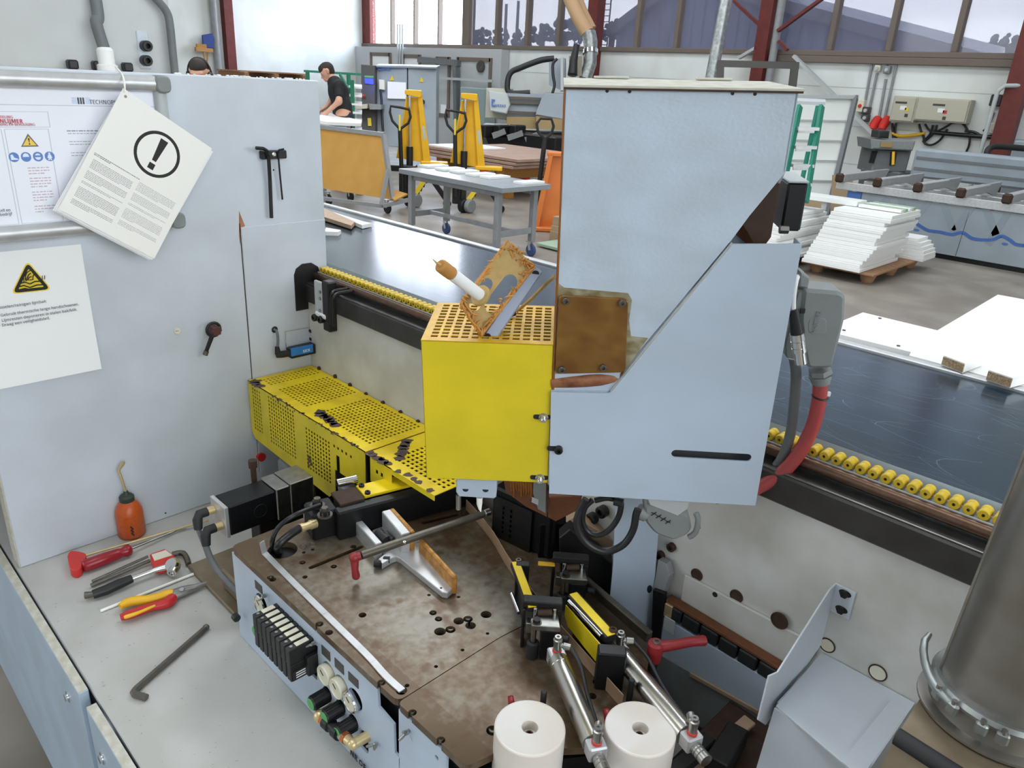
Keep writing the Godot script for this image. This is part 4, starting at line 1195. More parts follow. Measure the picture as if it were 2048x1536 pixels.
func table_fittings() -> void:
	# flat bar lying along the table edge
	var s := thing("flat_bar", "long bent aluminium flat bar lying along the front of the brown table", "metal strip", vec(-0.8624, 0.88, -0.5146))
	var pts: Array = curve([vec(-1.0783, 0.8815, -0.5184), vec(-0.9658, 0.8815, -0.5131), vec(-0.8386, 0.8815, -0.5084), vec(-0.7473, 0.8815, -0.5052), vec(-0.6958, 0.8815, -0.5008), vec(-0.6586, 0.8815, -0.5009)], 4)
	var b := mb()
	for i in pts.size() - 1: b.beam(pts[i], pts[i + 1] + (pts[i + 1] - pts[i]) * 0.02, 0.0105, 0.002, Y)
	obj("bar", b, M.alu, s)
	obj("bent_end", mb().beam(vec(-1.0783, 0.8815, -0.5184), vec(-1.0783, 0.8815, -0.5184) + vec(-0.004, 0.022, 0.001), 0.0105, 0.002, vec(1, 0, -0.3)), M.alu, s)
	var hz := thing("table_hose", "thick black air hose with brass coupling leading into the table's round hole", "hose", vec(-1.0682, 0.88, -0.5476))
	obj("hose", mb().tube(curve([vec(-1.0999, 0.85, -0.5584), vec(-1.056, 0.9, -0.5334), vec(-1.0523, 0.915, -0.5507), vec(-1.0557, 0.92, -0.5816)], 6), 0.0072, 12), M.cable, hz)
	var q0 := vec(-1.0538, 0.92, -0.5764)
	var q1 := vec(-1.0545, 0.918, -0.6082)
	obj("collar", mb().lathe([pt(0, 0), pt(0.0085, 0), pt(0.0085, 0.006), pt(0.0072, 0.007), pt(0.0072, 0.02), pt(0.009, 0.021), pt(0.009, 0.032), pt(0, 0.032)], q0, q1 - q0, 16), M.brass, hz)
	var h2 := thing("table_cable", "thin black cable arching out of the table's round hole", "cable", vec(-1.0865, 0.88, -0.5382))
	obj("cable", mb().tube(curve([vec(-1.1068, 0.85, -0.5552), vec(-1.0709, 0.9, -0.5301), vec(-1.0657, 0.93, -0.5409), vec(-1.0554, 0.95, -0.5693), vec(-1.0637, 0.945, -0.6245)], 6), 0.0044, 10), M.cable, h2)
	# black valve block with the two big nuts
	var vb := thing("valve_block", "black valve block with two ringed nuts beside the black guide bar", "valve block", vec(-1.0751, 0.88, -0.6391))
	var c := vec(-1.0437, 0.88, -0.6299)
	var Bz := Basis(vec(0.973, 0, 0.23), Y, vec(-0.23, 0, 0.973))
	c = vec(-1.074, 0.908, -0.632)
	obj("body", mb().box(c, vec(0.052, 0.056, 0.05), 0.004, Bz), M.black_metal, vb)
	for q in [vec(-1.0752, 0.937, -0.626), vec(-1.0387, 0.937, -0.6188)]:
		var o := obj("nut", mb().lathe([pt(0.0135, 0), pt(0.0135, 0.003), pt(0.009, 0.003), pt(0.009, 0.01), pt(0.006, 0.011), pt(0.006, 0.017), pt(0, 0.017)], q, Y, 20), M.steel_dark, vb)
		obj("hex", mb().tube([q + Y * 0.003, q + Y * 0.011], 0.0102, 6), M.black_steel, o)
	# black guide bar behind the fence
	var gb := thing("guide_bar", "long black steel guide bar across the table with a yellow cover plate", "guide bar", vec(-1.0109, 0.88, -0.7412))
	var a0 := vec(-1.0263, 0.88, -0.6379)
	var a1 := vec(-0.9752, 0.88, -0.8676)
	var dir := (a1 - a0).normalized()
	var sd := vec(-dir.z, 0, dir.x)
	if sd.x > 0: sd = -sd
	var e0 := a0
	var e1 := a1 + dir * 0.06
	obj("bar", mb().beam(e0 + Y * 0.03 + sd * 0.012, e1 + Y * 0.03 + sd * 0.012, 0.024, 0.058, Y, 0.003), M.black_metal, gb)
	obj("rail", mb().beam(e0 + Y * 0.028 + sd * 0.055 + dir * 0.02, e1 + Y * 0.028 + sd * 0.055, 0.05, 0.05, Y, 0.002), M.black_steel, gb)
	obj("brown_plate", mb().beam(a0 + Y * 0.061 + sd * 0.045 + dir * 0.012, a0 + Y * 0.061 + sd * 0.045 + dir * 0.06, 0.05, 0.006, Y, 0.001), M.rust_dark, gb)
	obj("yellow_plate", mb().beam(a0 + Y * 0.061 + sd * 0.05 + dir * 0.063, a0 + Y * 0.061 + sd * 0.05 + dir * 0.17, 0.045, 0.006, Y, 0.001), M.yellow, gb)
	for k in 2:
		var q: Vector3 = a0 + Y * 0.064 + sd * (0.034 + 0.03 * k) + dir * 0.071
		obj("screw", mb().bolt(q, Y, 0.0055, 0.005), M.black_steel, gb)
	obj("chrome_sleeve", mb().cyl(a0 + Y * 0.07 + sd * 0.085 + dir * 0.03, a0 + Y * 0.07 + sd * 0.085 + dir * 0.07, 0.0085, 16, 0.001), M.chrome, gb)
	# servo motor left of the table
	var mo := thing("servo_motor", "black square servo motor with alloy flange and cable plugs left of the table", "motor", vec(-1.27, D, -0.62))
	obj("body", mb().span(vec(-1.31, 0.822, -0.635), vec(-1.25, 0.888, -0.535), 0.003), M.black_metal, mo)
	obj("end_plate", mb().span(vec(-1.311, 0.821, -0.535), vec(-1.249, 0.889, -0.527), 0.001), M.alu, mo)
	obj("flange", mb().span(vec(-1.313, 0.818, -0.665), vec(-1.247, 0.891, -0.635), 0.002), M.steel, mo)
	obj("gearbox", mb().span(vec(-1.313, 0.818, -0.72), vec(-1.247, 0.893, -0.666), 0.002), M.steel, mo)
	obj("badge_ring", mb().ring(vec(-1.2495, 0.855, -0.6), X, 0.014, 0.0008), M.black_steel, mo)
	obj("stand", mb().span(vec(-1.3, D + 0.0605, -0.7), vec(-1.26, 0.8175, -0.6), 0.002), M.black_steel, mo)
	for k in 2:
		var q := vec(-1.296 + 0.03 * k, 0.866 - 0.022 * k, -0.527)
		obj("socket", mb().cyl(q, q + Z * 0.016, 0.0085, 14, 0.001), M.brass, mo)
		obj("plug", mb().tube([q + Z * 0.014, q + Z * 0.03, q + Z * 0.036 + vec(0.004, -0.008, 0), q + Z * 0.038 + vec(0.008, -0.026, 0)], [0.009, 0.0095, 0.0095, 0.008], 12), M.rubber, mo)
		obj("lead", mb().tube(curve([q + Z * 0.038 + vec(0.008, -0.026, 0), q + vec(0.02, -0.055, 0.035), q + vec(0.05, -0.10 + 0.02 * k, 0.03), vec(-1.16, 0.72, -0.52)], 5), 0.005, 8), M.hose_grey, mo)
	obj("post", mb().lathe([pt(0.006, 0), pt(0.006, 0.05), pt(0.009, 0.05), pt(0.009, 0.066), pt(0, 0.066)], vec(-1.33, 0.86, -0.63), Y, 14), M.rust_dark, mo)
	var sh := thing("motor_shelf", "dirty grey steel shelf plate under the servo motor", "plate", vec(-1.25, D, -0.7))
	obj("plate", mb().span(vec(-1.40, D + 0.001, -0.92), vec(-1.142, D + 0.012, -0.50), 0.002), M.duct_dirty, sh)
	obj("tray", mb().span(vec(-1.28, D + 0.0125, -0.62), vec(-1.15, D + 0.06, -0.52), 0.004), M.duct_dirty, sh)

func fence() -> void:
	# alloy jaw with wooden face, adjusting rod and pointed bracket
	var t := thing("fence_jaw", "aluminium two-jaw fence carriage with a wooden strip and black clamp knob on the table", "fence carriage", vec(-0.9631, 0.88, -0.6945))
	var th := 0.03
	var a0 := vec(-1.0231, 0.91, -0.6778)
	var a1 := vec(-0.9362, 0.91, -0.6624)
	obj("jaw", mb().beam(a0 - Y * 0.016, a1 - Y * 0.016, 0.013, 0.034, Y, 0.0015), M.alu, t)
	var b0 := vec(-0.9919, 0.93, -0.7185)
	var b1 := vec(-0.9065, 0.93, -0.6989)
	obj("jaw", mb().beam(b0 - Y * 0.022, b1 - Y * 0.022, 0.017, 0.046, Y, 0.0015), M.alu, t)
	var w0 := vec(-0.991, 0.93, -0.7303)
	var w1 := vec(-0.9035, 0.93, -0.7121)
	obj("wood_strip", mb().beam(w0 - Y * 0.022, w1 - Y * 0.022, 0.009, 0.046, Y, 0.002), M.fence_wood, t)
	var base := []
	for q in [vec(-1.0103, 0.884, -0.7006), vec(-1.0049, 0.884, -0.7603), vec(-0.9272, 0.884, -0.7471), vec(-0.9233, 0.884, -0.6655)]: base.append(flat2(q))
	obj("base", mb().prism(base, vec(0, 0.8805, 0), X, Z, Y * 0.006, 0.001), M.alu, t)
	obj("knob", mb().tube([vec(-0.9738, 0.902, -0.6882), vec(-0.9413, 0.902, -0.6843)], [0.0105, 0.0115], 14), M.black_plastic, t)
	obj("knob_arm", mb().tube([vec(-0.9576, 0.91, -0.6909), vec(-0.9352, 0.906, -0.692)], [0.006, 0.005], 10), M.black_plastic, t)
	var br := thing("fence_bracket", "pointed aluminium bracket holding the wooden fence on the table", "bracket", vec(-0.8679, 0.88, -0.6888))
	var p := []
	for q in [vec(-0.9226, 0.892, -0.6512), vec(-0.9055, 0.892, -0.6462), vec(-0.9085, 0.892, -0.6698), vec(-0.9076, 0.892, -0.6777), vec(-0.8994, 0.892, -0.6803), vec(-0.7787, 0.892, -0.6746), vec(-0.7708, 0.892, -0.6798), vec(-0.7731, 0.892, -0.6871), vec(-0.7749, 0.892, -0.6952), vec(-0.9141, 0.892, -0.7343), vec(-0.9375, 0.892, -0.7092)]: p.append(flat2(q))
	obj("plate", mb().prism(p, vec(0, 0.8805, 0), X, Z, Y * 0.0115, 0.001), M.alu, br)
	for q in [vec(-0.9112, 0.888, -0.6482), vec(-0.9106, 0.888, -0.667)]: obj("bolt", mb().bolt(q, vec(-0.7, 0, 0.7), 0.0062, 0.012), M.black_steel, br)
	obj("bracket_hole", mb().cyl(vec(-0.7878, 0.8921, -0.6801), vec(-0.7878, 0.8921, -0.6801) + Y * 0.0003, 0.002, 10), M.ink, br)
	var wf := thing("wooden_fence", "upright honey-brown wooden fence board with worn edge on the table", "fence board", vec(-0.8342, 0.88, -0.7059))
	obj("board", mb().beam(vec(-0.8938, 0.8995, -0.7215), vec(-0.7698, 0.8995, -0.696), 0.0085, 0.036, Y, 0.0025), M.fence_wood, wf)
	var ro := thing("adjusting_rod", "long dark steel rod with red clamping lever lying across the fence", "rod", vec(-0.9178, 0.9, -0.7511))
	obj("rod", mb().cyl(vec(-0.9063, 0.928, -0.6044), vec(-0.8696, 0.928, -0.8523), 0.0075, 16, 0.001), M.steel_dark, ro)
	obj("bright_end", mb().cyl(vec(-0.8696, 0.928, -0.8523), vec(-0.8681, 0.928, -0.865), 0.0072, 16, 0.001), M.chrome, ro)
	obj("screw", mb().bolt(vec(-0.879, 0.936, -0.6745), Y, 0.003, 0.003), M.chrome, ro)
	var hub := vec(-0.9109, 0.926, -0.5947)
	var lv := mb()
	lv.tube([vec(-0.9063, 0.928, -0.6044), hub], [0.0072, 0.0078], 12)
	lv.ball(hub, Vector3.ONE * 0.0092, 8, 14)
	lv.tube([hub, vec(-0.9061, 0.905, -0.5917), vec(-0.9051, 0.893, -0.5927)], [0.0078, 0.0058, 0.0068], 12)
	lv.ball(vec(-0.9051, 0.893, -0.5927), Vector3.ONE * 0.0068, 8, 12)
	obj("lever", lv, M.lever_red, ro, "red clamping lever")
	# the edge strip running through the machine
	var es := thing("edge_strip", "thin pale brown edging strip standing on edge through the clamps", "edging strip", vec(-0.8745, 0.88, -0.8751))
	var q: Array = curve([vec(-0.9579, 0.88, -0.8882), vec(-0.9191, 0.88, -0.877), vec(-0.841, 0.88, -0.8498), vec(-0.7604, 0.88, -0.8131), vec(-0.628, 0.88, -0.763), vec(-0.5436, 0.88, -0.7384), vec(-0.4315, 0.88, -0.7066)], 5)
	var st := mb()
	for i in q.size() - 1: st.beam(q[i] + Y * 0.0125, q[i + 1] + Y * 0.0125, 0.0012, 0.023, Y)
	obj("strip", st, M.edge_strip, es)

func chip(b: MB, c: Vector3, U: Vector3, V: Vector3, r: float, n: int, W: Vector3) -> void:   # a ragged patch of bare primer, a hair proud
	var p := []
	for i in n:
		var a := TAU * i / n
		p.append(pt(cos(a), sin(a)) * r * rng.randf_range(0.55, 1.15))
	b.prism(p, c, U, V, W * 0.0006)

func long_guard() -> void:
	var t := thing("long_guard", "long low yellow perforated sheet guard with chipped paint in the machine's corner", "guard", vec(-1.3, 0.815, -0.86))
	var x0 := -1.619
	var x1 := -1.135
	var yb := 0.815
	var yt := 0.977
	var zf := -0.772
	var zb := -0.944
	var hs := []
	# front: three fields
	hs.append_array(grid_holes(0.018, 0.03, 4, 13, 0.0108, 0.0095, 0.0062, 0.0062))
	hs.append_array(grid_holes(0.095, 0.024, 11, 14, 0.0108, 0.0095, 0.0062, 0.0062))
	hs.append_array(grid_holes(0.258, 0.032, 9, 11, 0.0112, 0.0095, 0.0065, 0.0062))
	hs.append_array(grid_holes(0.3588, 0.127, 5, 1, 0.0145, 0.0095, 0.0075, 0.0068))
	hs.append(Rect2(0.372, 0.045, 0.014, 0.07))
	var fr := mb().sheet(vec(x0, yb + 0.03, zf), X, Y, 0.36, yt - yb - 0.03, 0.0015, hs.filter(func(r): return r.position.y >= 0.03 and r.end.x < 0.36).map(func(r): return Rect2(r.position.x, snappedf(r.position.y - 0.03, 0.00001), r.size.x, r.size.y)))
	fr.sheet(vec(x0 + 0.36, yb + 0.075, zf), X, Y, x1 - x0 - 0.36, yt - yb - 0.075, 0.0015, [Rect2(0.008, 0.052, 0.007, 0.007), Rect2(0.023, 0.052, 0.007, 0.007), Rect2(0.038, 0.052, 0.007, 0.007), Rect2(0.053, 0.052, 0.007, 0.007), Rect2(0.018, 0.0, 0.013, 0.038), Rect2(0.07, 0.052, 0.007, 0.007)])
	fr.prism([pt(x0, yb + 0.03), pt(x0 + 0.36, yb + 0.03), pt(x0 + 0.345, yb - 0.004), pt(x0 + 0.012, yb + 0.012)], vec(0, 0, zf - 0.0015), X, Y, Z * 0.0015)
	fr.prism([pt(x0 + 0.36, yb + 0.075), pt(x0 + 0.372, yb + 0.075), pt(x0 + 0.37, yb + 0.02), pt(x0 + 0.345, yb - 0.004), pt(x0 + 0.36, yb + 0.03)], vec(0, 0, zf - 0.0015), X, Y, Z * 0.0015)
	obj("front", fr, M.yellow_dull, t)
	# top: four fields
	var ht := []
	ht.append_array(grid_holes(0.018, 0.028, 4, 13, 0.0118, 0.0105, 0.0062, 0.0058))
	ht.append_array(grid_holes(0.095, 0.028, 11, 13, 0.0118, 0.0105, 0.0066, 0.0058))
	ht.append_array(grid_holes(0.265, 0.028, 17, 13, 0.0118, 0.0105, 0.0066, 0.0058))
	obj("top", mb().sheet(vec(x0, yt, zf), X, -Z, x1 - x0, zf - zb, 0.0015, ht), M.yellow, t)
	var h2 := grid_holes(0.05, 0.03, 12, 12, 0.0135, 0.0112, 0.0078, 0.0064)
	obj("top", mb().sheet(vec(x1 + 0.002, yt - 0.002, zf), X, -Z, 0.215, zf - zb, 0.0015, h2), M.yellow, t)
	obj("flap", mb().sheet(vec(x1 + 0.018, yt - 0.058, zf), X, Y, 0.07, 0.056, 0.0015, [Rect2(0.018, 0.025, 0.008, 0.009), Rect2(0.034, 0.025, 0.008, 0.009)]), M.yellow_dull, t)
	obj("front_lip", mb().span(vec(x1 + 0.088, yt - 0.014, zf - 0.0015), vec(x1 + 0.217, yt - 0.003, zf), 0.0003), M.yellow_dull, t)
	obj("end_cheek", mb().span(vec(x0, yb + 0.02, zb), vec(x0 + 0.0015, yt - 0.001, zf - 0.002)), M.yellow_dull, t)
	# chipped paint
	rng.seed = 21
	var ch := mb()
	for q in [vec(x0 + 0.018, yt, zf - 0.012), vec(x0 + 0.03, yt, zf - 0.004), vec(x0 + 0.05, yt, zf - 0.003)]: chip(ch, q, X, Z, 0.014, 11, Y)
	for i in 7: chip(ch, vec(x0 + 0.265 + 0.013 * i, yt, zf - 0.03 - 0.008 * rng.randf() + 0.002 * i), X, Z, 0.0145, 11, Y)
	for i in 26: chip(ch, vec(x0 + rng.randf_range(0.12, 0.46), yt, zf - 0.002), X, Z, rng.randf_range(0.002, 0.005), 8, Y)
	for i in 14: chip(ch, vec(x0 + rng.randf_range(0.02, 0.46), yt - rng.randf_range(0.001, 0.006), zf), X, Y, rng.randf_range(0.0015, 0.004), 8, Z)
	for i in 12: chip(ch, vec(x1 + rng.randf_range(0.0, 0.2), yt - 0.002, zf - rng.randf_range(0.002, 0.012)), X, Z, rng.randf_range(0.005, 0.014), 9, Y)
	for i in 6: chip(ch, vec(x1 + 0.012 + 0.01 * i, yt - 0.002, zb + 0.075 + 0.012 * i), X, Z, 0.0125, 10, Y)
	for i in 5: chip(ch, vec(x0 + 0.262 + rng.randf_range(0, 0.016), yb + 0.05 + rng.randf_range(-0.015, 0.015), zf), X, Y, 0.005, 8, Z)
	obj("bare_patches", ch, M.primer, t, "brown patches where the yellow paint is gone").set_meta("kind", "stuff")
	# what shows through the holes and beneath
	var g := thing("feed_unit", "dark feed mechanism with grey castings and a red clip under the long yellow guard", "mechanism", vec(-1.35, D, -0.87))
	obj("body", mb().span(vec(-1.58, 0.83, -0.93), vec(-1.16, 0.95, -0.80), 0.006), M.black_steel, g)
	obj("casting", mb().box(vec(-1.46, 0.79, -0.80), vec(0.10, 0.04, 0.05), 0.006), M.grey_plastic, g)
	obj("casting", mb().prism([pt(-1.24, 0.86), pt(-1.2, 0.86), pt(-1.165, 0.76), pt(-1.20, 0.70), pt(-1.23, 0.80)], vec(0, 0, -0.80), X, Y, Z * 0.03, 0.003), M.grey_plastic, g)
	obj("red_clip", mb().tube([vec(-1.664, 0.7584, -0.79), vec(-1.6138, 0.7643, -0.79)], [0.009, 0.011], 12), M.red, g, "red clip")
	obj("tab", mb().box(vec(-1.6644, 0.7784, -0.785), vec(0.022, 0.02, 0.004), 0.001, Basis(Z, 0.5)), M.steel, g)
	obj("pillar", mb().span(vec(-1.5, D, -0.9), vec(-1.42, 0.79, -0.82), 0.004), M.black_steel, g)
	obj("pillar", mb().span(vec(-1.26, D, -0.92), vec(-1.18, 0.84, -0.80), 0.004), M.black_steel, g)
	obj("chain", mb().tube([vec(-1.13, 0.9, -0.80), vec(-1.08, 0.9, -0.80)], 0.016, 14), M.steel_dark, g)

func cylinder_unit(called: String, label: String, a: Vector3, b: Vector3, r: float) -> Node3D:
	var t := thing(called, label, "air cylinder", vec(a.x, b.y - r, a.z), "air cylinders on the clamps")
	var d := (b - a).normalized()
	obj("barrel", mb().lathe([pt(0, 0), pt(r * 1.02, 0), pt(r * 1.02, 0.012), pt(r, 0.013), pt(r, (b - a).length() - 0.01), pt(r * 1.03, (b - a).length() - 0.01), pt(r * 1.03, (b - a).length()), pt(0, (b - a).length())], a, d, 28), M.bright_steel, t)
	obj("end_block", mb().box(b + d * 0.01, vec(0.02, 0.022, 0.024), 0.002, Basis(d, Y, d.cross(Y))), M.alu, t)
	obj("threaded_end", mb().lathe([pt(0.0085, 0), pt(0.0085, 0.002), pt(0.0078, 0.003), pt(0.0085, 0.004), pt(0.0085, 0.006), pt(0.0078, 0.007), pt(0.0085, 0.008), pt(0.0085, 0.012), pt(0.0078, 0.013), pt(0.0085, 0.014), pt(0.0085, 0.022), pt(0, 0.023)], b + d * 0.02 - Y * 0.003, d, 20), M.steel, t)
	obj("front_block", mb().box(a - d * 0.008, vec(0.02, 0.024, 0.024), 0.002, Basis(d, Y, d.cross(Y))), M.alu, t)
	var sd := Y.cross(d).normalized()
	for k in 2:
		var p := (a - d * 0.008 if k == 0 else b + d * 0.01) + Y * 0.011
		var f := obj("banjo", mb().lathe([pt(0.0058, 0.004), pt(0.0058, 0.016), pt(0.0066, 0.017), pt(0.0066, 0.021), pt(0.0048, 0.022), pt(0.0048, 0.026), pt(0.0022, 0.026), pt(0.0022, 0.024), pt(0, 0.024)], p, Y, 18), M.steel, t)
		obj("red_ring", mb().cyl(p, p + Y * 0.004, 0.0068, 16, 0.001), M.red, f, "red collar")
		var s := sd if k == 0 else (-d * 0.6 + sd * 0.8 if called == "air_cylinder" and a.x > -0.5 else -d)
		s = (sd * 0.85 + d * 0.5 if k == 0 else -d * 0.8 + sd * 0.4).normalized()
		obj("nozzle", mb().lathe([pt(0.0038, 0.0), pt(0.0038, 0.008), pt(0.0052, 0.009), pt(0.0052, 0.019), pt(0.0034, 0.02), pt(0, 0.02)], p + Y * 0.012, s, 16), M.steel, f)
	var h0 := a - d * 0.008 + Y * 0.023 + (sd * 0.85 + d * 0.5).normalized() * 0.019
	obj("hose", mb().tube(curve([h0, h0 + d * 0.03 - Y * 0.008 + sd * 0.006, h0 + d * 0.075 - Y * 0.02 + sd * 0.002, h0 + d * 0.14 - Y * 0.026 - sd * 0.002], 6), 0.003, 8), M.cable, t)
	return t

func clamp_head(called: String, label: String, o: Vector3) -> Node3D:   # o: on the table below the pin block; u to the right, w forward
	var t := thing(called, label, "clamp", o, "strip clamps")
	var P := Transform3D(Basis(UH, Y, WH), o)
	obj("cross_plate", mb(P).span(vec(-0.031, 0.071, -0.03), vec(0.028, 0.083, -0.012), 0.0015), M.black_steel, t)
	obj("plate_hole", mb(P).cyl(vec(-0.024, 0.083, -0.021), vec(-0.024, 0.0833, -0.021), 0.003, 12), M.ink, t)
	obj("upright", mb(P).span(vec(-0.031, 0, -0.03), vec(-0.026, 0.071, -0.008), 0.001), M.black_steel, t)
	obj("upright", mb(P).span(vec(0.02, 0.005, -0.03), vec(0.028, 0.071, -0.012), 0.001), M.black_steel, t)
	obj("pin_block", mb(P).prism([pt(-0.016, 0.018), pt(0.026, 0.018), pt(0.022, -0.014), pt(-0.018, 0.002)], vec(0, 0.056, 0), X, Z, Y * 0.009, 0.001), M.steel, t)
	obj("hex_bolt", mb(P).hexnut(vec(-0.009, 0.065, 0.01), Y, 0.0062, 0.006), M.black_steel, t)
	obj("washer", mb(P).cyl(vec(-0.009, 0.065, 0.01), vec(-0.009, 0.0662, 0.01), 0.0078, 16), M.steel_dark, t)
	for q in [vec(-0.012, 0.05, -0.006), vec(0.017, 0.05, -0.008)]: obj("pin", mb(P).cyl(q, q + Y * 0.027, 0.0028, 10, 0.0006), M.chrome, t)
	obj("spring", mb(P).tube([vec(-0.008, 0.068, -0.008), vec(0.013, 0.07, -0.009)], 0.005, 12), M.rust_dark, t)
	obj("side_plate", mb(P).span(vec(-0.024, 0.04, -0.008), vec(-0.014, 0.058, 0.006), 0.0008), M.steel, t)
	obj("body", mb(P).span(vec(-0.002, 0.002, -0.01), vec(0.024, 0.055, 0.016), 0.002), M.black_metal, t)
	obj("guide_pin", mb(P).cyl(vec(-0.012, 0.012, 0.008), vec(-0.012, 0.056, 0.008), 0.0042, 12), M.steel, t)
	obj("sleeve", mb(P).lathe([pt(0, 0), pt(0.0095, 0), pt(0.0095, 0.026), pt(0.0055, 0.028), pt(0.0055, 0.022)], vec(-0.012, 0.0005, 0.008), Y, 18), M.rubber, t)
	obj("knob", mb(P).cyl(vec(0.028, 0.04, 0.01), vec(0.04, 0.04, 0.012), 0.005, 12, 0.001), M.black_plastic, t)
	return t

func clamps() -> void:
	var c1 := clamp_head("strip_clamp", "front strip clamp with a bright steel pin block before the white rollers", vec(-0.5819, 0.88, -0.7018))
	# bar with the yellow strip
	var a := vec(-0.6975, 0.955, -0.7601)
	var b := vec(-0.6005, 0.955, -0.6981)
	obj("bar", mb().beam(a - Y * 0.004, b - Y * 0.004, 0.016, 0.008, Y, 0.001), M.black_steel, c1)
	obj("yellow_strip", mb().beam(a + Y * 0.0006, b + Y * 0.0006, 0.0125, 0.0012, Y, 0.0003), M.yellow, c1, "yellow painted strip")
	obj("bar_web", mb().beam(a + vec(0.004, -0.04, -0.003), b + vec(0.004, -0.04, -0.003), 0.004, 0.066, Y, 0.001), M.black_metal, c1)
	obj("bar_post", mb().box(a + vec(0.012, -0.036, -0.005), vec(0.022, 0.076, 0.014), 0.001, Basis(UH, Y, WH)), M.black_steel, c1)
	obj("bar_screw", mb().bolt(vec(-0.6963, 0.955, -0.7658), Y, 0.005, 0.003), M.steel_dark, c1)
	obj("rod", mb().cyl(vec(-0.6658, 0.93, -0.721), vec(-0.6259, 0.93, -0.6973), 0.0032, 12), M.chrome, c1)
	var c2 := clamp_head("strip_clamp", "rear strip clamp with a bright steel pin block under the cable coil", vec(-0.6281, 0.88, -0.8194))
	var a2 := vec(-0.5846, 0.952, -0.7724)
	var b2 := vec(-0.4856, 0.952, -0.7415)
	obj("bar", mb().beam(a2 - Y * 0.006, b2 - Y * 0.006, 0.02, 0.012, Y, 0.001), M.black_steel, c2)
	obj("yellow_strip", mb().beam(a2 + Y * 0.0006, b2 + Y * 0.0006, 0.0135, 0.0012, Y, 0.0003), M.yellow, c2, "yellow painted strip")
	obj("strip_screw", mb().bolt(vec(-0.49, 0.953, -0.7506), Y, 0.006, 0.003), M.rust_dark, c2)
	var d := (b2 - a2).normalized()
	obj("slide_rod", mb().cyl(vec(-0.5792, 0.948, -0.7572), vec(-0.4967, 0.948, -0.7344), 0.004, 14), M.chrome, c2)
	var y0 := vec(-0.5812, 0.943, -0.752)
	var y1 := vec(-0.4812, 0.943, -0.7203)
	obj("bar_web", mb().beam(y0 + vec(0.014, -0.03, -0.014), y1 + vec(0.014, -0.03, -0.014), 0.012, 0.056, Y, 0.001), M.black_metal, c2)
	var yp := mb()
	yp.prism([pt(0, 0.0), pt((y1 - y0).length(), 0), pt((y1 - y0).length(), -0.036), pt(0.012, -0.032), pt(0, -0.02)], y0, (y1 - y0).normalized(), Y, (y1 - y0).normalized().cross(Y) * -0.0015)
	obj("yellow_plate", yp, M.yellow_dull, c2, "scratched yellow side plate")
	obj("plate_screw", mb().bolt(vec(-0.4912, 0.918, -0.7287), vec(-0.7, 0, 0.7), 0.0055, 0.003), M.black_steel, c2)
	obj("end_block", mb().box((b2 + y1) / 2 + d * 0.012 - Y * 0.036, vec(0.04, 0.066, 0.022), 0.002, Basis(UH, Y, WH)), M.black_metal, c2)
	obj("small_mark", mb().box(vec(-0.6652, 0.95, -0.8), vec(0.028, 0.003, 0.01), 0.001, Basis(UH, Y, WH)), M.yellow_glued, c2, "smeared yellow tab")
	cylinder_unit("air_cylinder", "polished air cylinder between the two white rollers", vec(-0.5302, 0.912, -0.6812), vec(-0.4039, 0.912, -0.6059), 0.0145)
	cylinder_unit("air_cylinder", "polished air cylinder right of the white rollers", vec(-0.4733, 0.915, -0.7554), vec(-0.3305, 0.915, -0.7036), 0.0148)
	# levers and posts
	var l := thing("clamping_lever", "dark red clamping lever with long arm at the right of the table", "lever", vec(-0.4489, 0.88, -0.8131))
	var h := vec(-0.438, 0.935, -0.7858)
	obj("hub", mb().lathe([pt(0, -0.022), pt(0.0095, -0.022), pt(0.0118, -0.004), pt(0.0118, 0.008), pt(0.009, 0.011), pt(0, 0.011)], h, Y, 20), M.lever_red, l)
	obj("hub_screw", mb().bolt(h + Y * 0.009, Y, 0.006, 0.0035), M.steel_dark, l)
	obj("arm", mb().tube(curve([h + Y * 0.002, vec(-0.4205, 0.943, -0.801), vec(-0.3986, 0.955, -0.8158), vec(-0.3857, 0.957, -0.83)], 4), [0.009, 0.0088, 0.0085, 0.0082, 0.0078, 0.0076, 0.0074, 0.0072, 0.0072, 0.0073, 0.0076, 0.0078, 0.006], 12), M.lever_red, l)
	obj("spindle", mb().tube([h - Y * 0.022, h - Y * 0.06], 0.007, 12), M.black_steel, l)
	for k in 2:
		var q := [vec(-0.5234, 0.92, -0.5776), vec(-0.4232, 0.92, -0.6553)][k] as Vector3
		var s := thing("small_lever", "small red lever tip showing behind the %s white roller" % ["left", "right"][k], "lever", q - Y * 0.04, "small levers behind the rollers")
		obj("tip", mb().tube([q, q + vec(0.012, -0.02, 0.006), q + vec(0.02, -0.045, 0.012)], [0.004, 0.0055, 0.006], 10), M.lever_red, s)
	for k in 2:
		var q := [vec(-0.4924, 0.88, -0.6089), vec(-0.4265, 0.88, -0.7149)][k] as Vector3
		var p := thing("guide_post", "thin black round post standing %s" % ["behind the left white roller", "behind the right white roller, by the strip's end"][k], "post", q, "black posts behind the rollers")
		obj("post", mb().cyl(q, q + Y * 0.05, 0.0042, 12, 0.001), M.black_steel, p)
